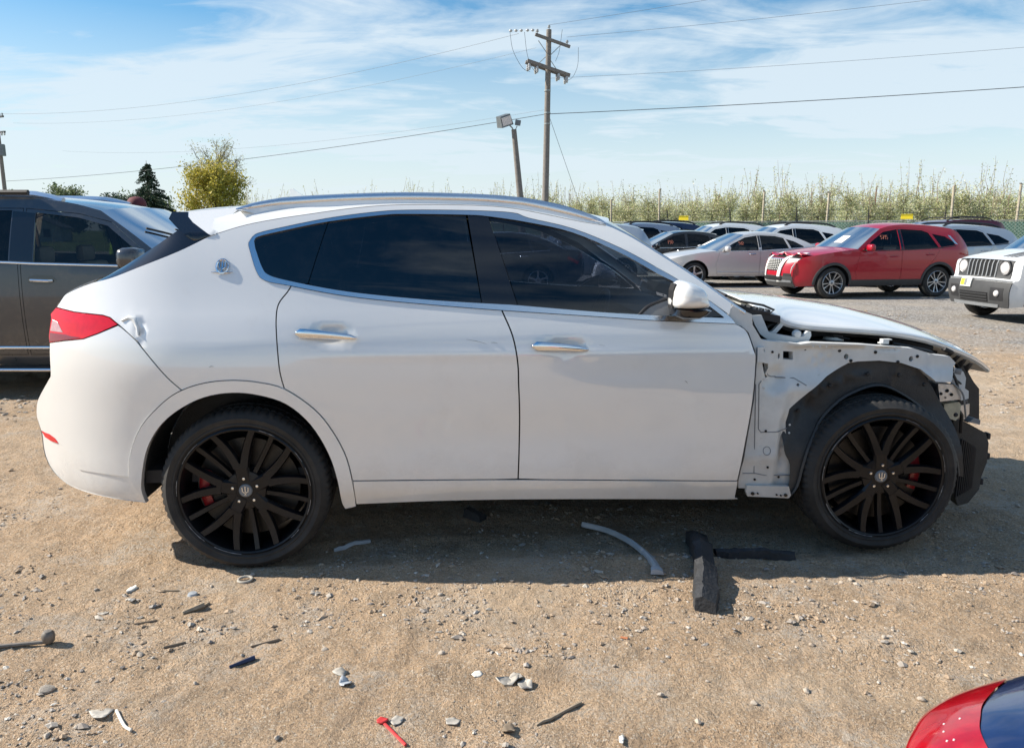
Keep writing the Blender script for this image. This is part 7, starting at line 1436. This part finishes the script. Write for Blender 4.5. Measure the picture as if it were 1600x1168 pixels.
# ---- the person behind the grey SUV
mat('skin', (.42, .25, .18), .55, var=.08, vscale=30); mat('hi_vis', (.42, .75, .02), .7, var=.08, vscale=12); mat('reflect_tape', (.65, .66, .62), .3, metal=.3); mat('cap_maroon', (.12, .025, .03), .8, var=.2); mat('trousers', (.03, .035, .05), .85, var=.2); mat('hair_dark', (.03, .02, .015), .8)
def person(x, y, rz, H, label):
    e = empty('person', (x, y, 0), rz, label, 'person'); k = H/1.80
    J = {'pel': (0, 0, .98), 'waist': (0, 0, 1.12), 'chest': (0, .0, 1.34), 'neck': (0, .0, 1.50), 'head0': (0, -.01, 1.60), 'head1': (0, -.015, 1.70), 'head2': (0, -.01, 1.76),
         'shl': (.19, 0, 1.44), 'ell': (.27, -.06, 1.16), 'wrl': (.22, -.28, 1.06), 'hal': (.19, -.36, 1.07), 'shr': (-.19, 0, 1.44), 'elr': (-.27, -.06, 1.16), 'wrr': (-.22, -.28, 1.06), 'har': (-.19, -.36, 1.07),
         'hil': (.10, 0, .92), 'knl': (.11, -.02, .52), 'anl': (.11, .02, .09), 'tol': (.12, -.15, .04), 'hir': (-.10, 0, .92), 'knr': (-.11, -.02, .52), 'anr': (-.11, .02, .09), 'tor': (-.12, -.15, .04)}
    E_ = [('pel', 'waist'), ('waist', 'chest'), ('chest', 'neck'), ('neck', 'head0'), ('head0', 'head1'), ('head1', 'head2'), ('chest', 'shl'), ('shl', 'ell'), ('ell', 'wrl'), ('wrl', 'hal'), ('chest', 'shr'), ('shr', 'elr'), ('elr', 'wrr'), ('wrr', 'har'), ('pel', 'hil'), ('hil', 'knl'), ('knl', 'anl'), ('anl', 'tol'), ('pel', 'hir'), ('hir', 'knr'), ('knr', 'anr'), ('anr', 'tor')]
    Rd = {'pel': .15, 'waist': .145, 'chest': .16, 'neck': .06, 'head0': .075, 'head1': .095, 'head2': .07, 'shl': .075, 'shr': .075, 'ell': .048, 'elr': .048, 'wrl': .032, 'wrr': .032, 'hal': .035, 'har': .035, 'hil': .095, 'hir': .095, 'knl': .062, 'knr': .062, 'anl': .045, 'anr': .045, 'tol': .04, 'tor': .04}
    ks = list(J); me = bpy.data.meshes.new('body'); me.from_pydata([Vector(J[q])*k for q in ks], [(ks.index(a), ks.index(b_)) for a, b_ in E_], []); o = link('body', me, 'skin', e)
    sk = o.modifiers.new('skin', 'SKIN'); o.modifiers.new('s', 'SUBSURF').levels = 2; o.modifiers['s'].render_levels = 2; sk.use_smooth_shade = True
    for i, q in enumerate(ks): v = me.skin_vertices[0].data[i]; v.radius = (Rd[q]*k*(1.15 if q in ('waist', 'chest', 'pel') else 1), Rd[q]*k*(.78 if q in ('waist', 'chest', 'pel') else 1)); v.use_root = q == 'pel'
    for sd in (-1, 1):                                        # fingers and thumb
        for f in range(5):
            mb = MB(); b0 = Vector((sd*.19, -.38, 1.07)) ; dx = (f-1.5)*.018 if f < 4 else -.045
            pts = [b0+Vector((sd*dx, 0, 0)), b0+Vector((sd*dx, -.035, .0)), b0+Vector((sd*dx, -.06, -.018)), b0+Vector((sd*dx, -.068, -.045))] if f < 4 else [b0+Vector((-sd*.03, .05, 0)), b0+Vector((-sd*.055, .02, .0)), b0+Vector((-sd*.06, -.015, -.01))]
            mb.tube([p*k for p in pts], .009*k, 6); mb.build('finger', 'skin', e, smooth=True)
    def ring(name, secs, m, n=20):
        V = []; F = []
        for (z, rx, ry, cy) in secs:
            for i in range(n): a = 2*math.pi*i/n; V.append((rx*k*math.cos(a), cy*k+ry*k*math.sin(a), z*k))
        for i in range(len(secs)-1):
            for j in range(n): F.append((i*n+j, i*n+(j+1) % n, (i+1)*n+(j+1) % n, (i+1)*n+j))
        mb = MB(); mb.add(V, F); return mb.build(name, m, e, smooth=True)
    ring('safety_vest', [(.92, .215, .165, 0), (1.10, .20, .155, 0), (1.30, .215, .16, 0), (1.42, .23, .145, 0), (1.49, .17, .11, 0), (1.52, .08, .07, 0)], 'hi_vis')
    for z in (1.02, 1.20): ring('reflective_band', [(z, .213, .165, 0), (z+.05, .211, .163, 0)], 'reflect_tape')
    for sd in (-1, 1):
        mb = MB(); mb.tube([Vector(p)*k for p in ((sd*.17, 0, 1.455), (sd*.215, -.01, 1.38), (sd*.255, -.04, 1.25), (sd*.272, -.06, 1.17))], [.095*k, .085*k, .072*k, .066*k], 12); mb.build('sleeve', 'hi_vis', e, smooth=True)
        mb = MB(); mb.tube([Vector(p)*k for p in ((sd*.09, 0, .98), (sd*.10, 0, .85), (sd*.11, -.02, .52), (sd*.11, .015, .10))], [.125*k, .12*k, .09*k, .075*k], 12); mb.build('trouser_leg', 'trousers', e, smooth=True)
        mb = MB(); mb.box(Vector((sd*.115, -.06, .05))*k, (.10*k, .27*k, .10*k), bev=.03); mb.build('shoe', 'trim_black', e, smooth=True)
        mb = MB(); mb.lathe([(0, .012), (.018, .008), (.022, 0), (.018, -.008)], 10, Vector((sd*.092, .0, 1.66))*k, axis='x'); mb.build('ear', 'skin', e, smooth=True)
        mb = MB(); mb.lathe([(0, -.004), (.011, 0), (0, .004)], 8, Vector((sd*.034, -.100, 1.685))*k); mb.build('eye', 'black_deep', e)
    mb = MB(); mb.add([Vector(p)*k for p in ((0, -.100, 1.69), (.016, -.095, 1.645), (-.016, -.095, 1.645), (0, -.126, 1.648))], [(0, 1, 3), (0, 3, 2), (1, 2, 3), (0, 2, 1)]); mb.build('nose', 'skin', e)
    mb = MB(); mb.box(Vector((0, -.094, 1.612))*k, (.045*k, .01, .010)); mb.build('mouth', 'cap_maroon', e)
    ring('hair', [(1.60, .085, .085, .025), (1.66, .10, .10, .022), (1.72, .10, .10, .018)], 'hair_dark')
    ring('cap', [(1.715, .103, .112, -.005), (1.75, .104, .113, -.005), (1.79, .095, .103, -.003), (1.82, .07, .075, 0), (1.835, .02, .02, 0)], 'cap_maroon')
    V = []; n = 12
    for i in range(n+1):
        a = math.pi*(1+i/n); V += [(.098*k*math.cos(a), (.108*math.sin(a)-.005)*k, 1.73*k), (.100*k*math.cos(a), (-.04+.175*math.sin(a)-.005)*k, 1.715*k-.012*abs(math.cos(a)))]
    mb = MB(); mb.add(V, [(2*i, 2*i+1, 2*i+3, 2*i+2) for i in range(n)]); o = mb.build('cap_brim', 'cap_maroon', e, smooth=True); o.modifiers.new('t', 'SOLIDIFY').thickness = .004
person(-4.56, 9.55, R(35), 1.905, 'person in maroon cap and lime hi-vis vest standing behind the grey SUV')
DB = {
 'strip': [(0.37, 3.821),(0.494, 3.735),(0.589, 3.596),(0.642, 3.444),(0.662, 3.318),(0.657, 3.244)],
 'foam': [(0.931, 3.644),(0.897, 3.387),(0.857, 3.155),(0.788, 2.897)],
 'bar': [(0.977, 3.474),(1.109, 3.474),(1.232, 3.474),(1.356, 3.474)],
 'crumple': [(0.013, 2.427)],
 'flake': [(-0.61, 2.482),(-0.573, 2.404)],
 'redstick': [(-0.411, 2.194),(-0.376, 2.153),(-0.322, 2.078)],
 'stick': [(0.077, 2.188),(0.145, 2.233),(0.229, 2.302)],
 'bit1': [(-0.19, 2.207)],
 'brown': [(-0.014, 2.156)],
 'whitefrag': [(-1.669, 3.143)],
 'wood': [(-1.35, 2.913),(-1.292, 2.984)],
 'rod': [(-1.965, 2.603),(-1.746, 2.652)],
 'ball': [(-1.746, 2.661)],
 'blueplastic': [(-1.017, 2.523),(-0.943, 2.577)],
 'bluestone': [(-0.996, 2.595)],
 'twig': [(-0.989, 2.67),(-0.893, 2.717)],
 'paper': [(-1.319, 2.22)],
 'stick2': [(-1.274, 2.233),(-1.214, 2.162),(-1.183, 2.141)],
 'orange': [(0.417, 2.708)],
 'pale': [(0.337, 2.107)],
 'under1': [(-0.875, 3.557),(-0.715, 3.644)],
 'clump': [(-0.245, 3.977)],
 'greyflake': [(-0.367, 2.204)],
 'frag2': [(-1.686, 2.929)],
 'twig2': [(-1.543, 3.125),(-1.459, 3.137)],
 'twig3': [(-1.509, 2.835),(-1.431, 2.86)],
 'twig4': [(-1.316, 2.661),(-1.247, 2.698)],
 'frag3': [(-0.124, 2.474)],
 'ring': [(-1.2, 3.225)],
 'disc': [(-1.378, 3.082)],
 'stones': [(-1.581, 2.367),(-1.382, 2.612),(-1.094, 2.411),(-0.7, 2.639),(-0.168, 2.866),(-0.306, 3.053),(-0.397, 2.99),(-0.194, 2.755),(0.604, 3.401),(-1.185, 3.284),(-1.333, 3.174),(-1.817, 3.125),(-1.926, 2.979),(-1.924, 3.03),(1.369, 2.323),(1.277, 2.26),(1.419, 2.698),(1.003, 2.374),(0.802, 2.302),(0.5, 2.341),(0.368, 2.523),(0.169, 2.652),(1.49, 2.77),(1.728, 2.543),(0.677, 2.423),(-1.428, 2.116),(-1.365, 2.162),(-0.723, 2.116),(-1.255, 2.871),(-1.267, 2.855),(2.875, 4.156),(1.343, 3.238),(1.426, 3.264),(1.479, 3.218),(1.536, 3.251),(1.261, 3.212),(0.59, 2.194),(-0.689, 3.218),(-0.261, 2.608)],
}
# ------------------------------------------------------------------ things lying on the dirt
mat('foam_black', (.030, .032, .036), .75, var=.35, vscale=14, bump=.5, bscale=70, dirt=.0); mat('trim_grey', (.40, .43, .46), .35, var=.15); mat('scrap_grey', (.42, .39, .34), .6, var=.2, vscale=25, bump=.2, bscale=60); mat('scrap_white', (.68, .66, .60), .6, var=.15, vscale=30)
mat('stick_wood', (.34, .27, .19), .85, var=.25, vscale=30); mat('stick_dark', (.20, .155, .11), .85, var=.25); mat('red_plastic', (.62, .05, .05), .4, var=.1); mat('scrap_blue', (.03, .04, .09), .4); mat('rod_steel', (.20, .175, .15), .55, metal=.3, var=.3, vscale=30); mat('stone_grey', (.46, .40, .33), .9, var=.3, vscale=30, bump=.4, bscale=80); mat('rust_orange', (.42, .15, .06), .7, var=.2)
def gz(x, y): return float(ground_height(np.array([x]), np.array([y]))[0])
def lay(pts, r, m, name, label, cat, n=6, dz=0.0):
    P = [(x, y, gz(x, y)+(r[i] if hasattr(r, '__len__') else r)*.8+dz) for i, (x, y) in enumerate(pts)]; c = Vector(P[0]); e = c
    mb = MB(); mb.tube([Vector(p) for p in P], r, n); return tag(mb.build(name, m, None, smooth=True), label, cat)
def dense(pts, k=5): return [tuple(p) for p in smooth_line(pts, k)]
def shard(c, size, rz, m, name, label, cat, seed, thick=.003, curl=.15, lift=.006, asp=1.0):
    """a bent flake of plastic or paper"""
    rg = np.random.default_rng(seed); n = rg.integers(5, 8); out = [(size*rg.uniform(.6, 1.1)*math.cos(2*math.pi*i/n), size*asp*rg.uniform(.5, 1.0)*math.sin(2*math.pi*i/n)) for i in range(n)]
    v2, tr = fill(np.array(out), (), size*.35, size*.3); a = rg.uniform(0, 3.1); u = (v2[:, 0]*math.cos(a)+v2[:, 1]*math.sin(a))/size
    z = lift+size*curl*u*u+size*.05*np.sin(u*7+rg.uniform(0, 6))*curl*3; V = np.stack([v2[:, 0], v2[:, 1], z], 1)
    o = mesh(name, V, [tuple(t) for t in tr], m, None, smooth=True, sharp=40); o.location = (c[0], c[1], gz(*c)); o.rotation_euler = (rg.uniform(-.08, .08), rg.uniform(-.08, .08), rz); o.modifiers.new('t', 'SOLIDIFY').thickness = thick
    return tag(o, label, cat)
# curved trim strip
P = dense(DB['strip'], 6); n = len(P); V = []; F = []
for i, (x, y) in enumerate(P):
    a, b_ = P[max(i-1, 0)], P[min(i+1, n-1)]; d = Vector((b_[0]-a[0], b_[1]-a[1])).normalized(); nn = Vector((-d.y, d.x)); w = .010+.010*(i/n)+(.010 if i > n-5 else 0); z0 = .008+max(gz(*P[0]), gz(*P[-1]))*.5
    for (s, h) in ((-1, .0), (-1, .018), (-.3, .026), (.8, .016), (1, .0)): V.append((x+nn.x*s*w, y+nn.y*s*w, z0+h+.004))
for i in range(n-1):
    for j in range(4): F.append((i*5+j, i*5+j+1, (i+1)*5+j+1, (i+1)*5+j))
F += [tuple(range(5)), tuple((n-1)*5+j for j in range(5))]
mb = MB(); mb.add(V, F); tag(mb.build('trim_strip', 'trim_grey', None, smooth=True, sharp=45), 'curved grey trim strip lying on the ground in the car shadow', 'trim strip')
# broken foam absorber: standing wedge and flat bar
def slab(pts, w, h, name, m, label, cat, seed, tw=0.0):
    rg = np.random.default_rng(seed); P = resample(np.array(pts), .03, False); n = len(P); V = []; F = []
    for i, (x, y) in enumerate(P):
        a, b_ = P[max(i-1, 0)], P[min(i+1, n-1)]; d = Vector((b_[0]-a[0], b_[1]-a[1])).normalized(); nn = Vector((-d.y, d.x)); z0 = gz(x, y); t = i/(n-1); ww = w*(1+.10*rg.normal()); hh = h*(.75+.35*math.sin(2.6*t+.4)+.05*rg.normal())
        for (s, q) in ((-1, 0), (-1, .9), (-.35, 1.06), (.9, .62), (1, .0)): V.append((x+nn.x*(s*ww+tw*q*hh)+rg.normal(0, .002), y+nn.y*(s*ww+tw*q*hh)+rg.normal(0, .002), z0+q*hh+.002))
    for i in range(n-1):
        for j in range(5): F.append((i*5+j, i*5+(j+1) % 5, (i+1)*5+(j+1) % 5, (i+1)*5+j))
    F += [tuple(range(5)), tuple((n-1)*5+j for j in range(5))]
    mb = MB(); mb.add(V, F); o = mb.build(name, m, None, smooth=True, sharp=30); return tag(o, label, cat)
slab(DB['foam'], .048, .085, 'foam_wedge', 'foam_black', 'broken black foam wedge pointing towards the camera, half in sunlight', 'foam piece', 3)
slab(DB['bar'], .033, .040, 'foam_bar', 'foam_black', 'flat black foam bar lying in the shadow beside the wedge', 'foam piece', 4)
for i in range(3): shard((DB['crumple'][0][0]+(-.02, .035, 0)[i], DB['crumple'][0][1]+(0, -.02, .03)[i]), (.045, .038, .03)[i], .5+i*1.1, 'scrap_grey', 'plastic_scrap', ['largest sheet of the crumpled grey plastic in the foreground', 'bent right hand sheet of the crumpled grey plastic', 'small upper sheet of the crumpled grey plastic'][i], 'plastic scrap', 20+i, .003, .5, .006)
shard(DB['flake'][0], .045, 2.3, 'scrap_grey', 'plastic_flake', 'pale plastic flake with a dark curl at its lower end', 'plastic scrap', 31, asp=.6); shard(DB['flake'][1], .024, .4, 'trim_grey', 'plastic_flake', 'dark curled end below the pale plastic flake', 'plastic scrap', 32, curl=.9)
P = DB['redstick']; lay(P, .005, 'red_plastic', 'red_stick', 'red plastic stick at the bottom edge of the picture', 'plastic stick'); shard(P[0], .022, .3, 'red_plastic', 'red_paddle', 'flat red tip lying at the upper end of the red stick', 'plastic scrap', 33, .006, .2, .010)
lay(dense(DB['stick'], 3), [.004]+[.006]*6, 'stick_wood', 'stick', 'bare wooden stick in the foreground right of the crumpled plastic', 'stick')
shard(DB['bit1'][0], .026, .2, 'scrap_grey', 'plastic_scrap', 'small clear grey plastic bit left of the brown scrap', 'plastic scrap', 34); shard(DB['brown'][0], .03, 1.0, 'stick_dark', 'bark_scrap', 'brown curled bark scrap near the bottom edge', 'bark scrap', 35, curl=.7)
shard(DB['whitefrag'][0], .034, 1.4, 'scrap_white', 'white_scrap', 'off white chipped fragment in front of the rear wheel', 'plastic scrap', 36, .008, .2, asp=.7)
lay(DB['wood'], [.008, .014], 'stick_wood', 'wood_chip', 'splintered wood chip left of the rear wheel shadow', 'wood chip', 5); lay([DB['wood'][1], (DB['wood'][1][0]+.012, DB['wood'][1][1]+.03)], .006, 'stick_wood', 'wood_splinter', 'short splinter at the right end of the wood chip', 'wood chip', 5)
P = DB['rod']; lay(P, .0075, 'rod_steel', 'metal_rod', 'grey metal rod entering from the left edge', 'rod', 8, .006); mb = MB(); x, y = DB['ball'][0]; mb.lathe([(0, .030), (.014, .028), (.022, .018), (.0235, .004), (.021, -.012), (.012, -.022), (0, -.024)], 20, (x, y, gz(x, y)+.024), axis='z'); tag(mb.build('rod_ball_end', 'rod_steel', None, smooth=True), 'round ball end of the metal rod at the left', 'ball joint')
lay(DB['blueplastic'], [.006, .010], 'scrap_blue', 'plastic_sliver', 'dark blue plastic sliver in front of the rear wheel', 'plastic scrap', 5)
lay(DB['twig'], [.004, .006], 'stick_dark', 'twig', 'short dark twig above the blue plastic sliver', 'twig', 5); lay(DB['twig2'], .004, 'stick_wood', 'twig', 'short pale twig just right of the white fragment', 'twig', 5); lay(DB['twig3'], .004, 'stick_dark', 'twig', 'thin dark twig left of the wood chip', 'twig', 5); lay(DB['twig4'], .005, 'stick_dark', 'twig', 'dark twig below the wood chip', 'twig', 5)
shard(DB['paper'][0], .045, .6, 'scrap_grey', 'paper_scrap', 'torn grey paper scrap at the lower left', 'paper scrap', 37, .002, .15); lay(dense(DB['stick2'], 3), .005, 'scrap_white', 'stick', 'pale crooked stick beside the torn paper scrap', 'stick')
lay([DB['orange'][0], (DB['orange'][0][0]+.025, DB['orange'][0][1]-.012)], .005, 'rust_orange', 'orange_bit', 'tiny orange plastic bit below the curved trim strip', 'plastic scrap', 5)
shard(DB['pale'][0], .03, 1.3, 'scrap_white', 'white_scrap', 'pale strip fragment at the bottom edge right of the stick', 'plastic scrap', 38, asp=.4)
shard(DB['greyflake'][0], .03, .9, 'scrap_grey', 'plastic_flake', 'grey flake beside the red stick', 'plastic scrap', 39); shard(DB['frag2'][0], .028, .1, 'scrap_grey', 'plastic_flake', 'flat grey flake at the left below the stone pile', 'plastic scrap', 40, asp=.6); shard(DB['frag3'][0], .022, .1, 'scrap_white', 'plastic_flake', 'small pale flake left of the crumpled plastic', 'plastic scrap', 41)
slab(DB['under1'], .012, .018, 'plastic_strip', 'trim_grey', 'grey plastic strip in the shadow right of the rear wheel', 'plastic scrap', 8); slab([DB['clump'][0], (DB['clump'][0][0]+.09, DB['clump'][0][1]-.06)], .035, .05, 'dirt_clump', 'foam_black', 'dark lump lying under the middle of the white SUV', 'lump', 9)
x, y = DB['ring'][0]; mb = MB(); mb.tube([(x+.03*math.cos(a), y+.03*math.sin(a), gz(x, y)+.008) for a in np.linspace(0, 2*math.pi, 17)], .006, 6); tag(mb.build('plastic_ring', 'scrap_grey', None, smooth=True), 'small pale ring just below the rear tyre', 'ring')
x, y = DB['disc'][0]; mb = MB(); mb.lathe([(0, .012), (.018, .010), (.022, 0)], 14, (x, y, gz(x, y)), axis='z'); tag(mb.build('plastic_disc', 'trim_grey', None, smooth=True), 'small dark disc left of the rear tyre shadow', 'cap')
# single stones
def stone_mesh(seed):
    rg = np.random.default_rng(seed); bm = bmesh.new(); bmesh.ops.create_icosphere(bm, subdivisions=2, radius=1.0); pl = [(rg.normal(size=3), rg.uniform(.55, .85)) for _ in range(7)]
    for v in bm.verts:
        p = np.array(v.co)
        for d, k in pl:
            d = d/np.linalg.norm(d); s = p@d
            if s > k: p = p-d*(s-k)*.9
        v.co = Vector(p*[1, .8, .6])
    me = bpy.data.meshes.new('stone'); bm.to_mesh(me); bm.free(); me.materials.append(MATS['stone_grey']); return me
SM = [stone_mesh(70+i) for i in range(6)]; rg = np.random.default_rng(77)
for i, (x, y) in enumerate(DB['stones'] + [DB['bluestone'][0]]):
    s = rg.uniform(.007, .014)*(2.0 if i in (0, 1, 14) else 1); o = link('stone', SM[i % 6], None, None); o.scale = (s*1.2, s, s); o.rotation_euler = (0, 0, rg.uniform(0, 6.28)); o.location = (x, y, gz(x, y)+.35*s); tag(o, 'grey stone lying loose on the dirt', 'stone', 'single stones on the dirt')
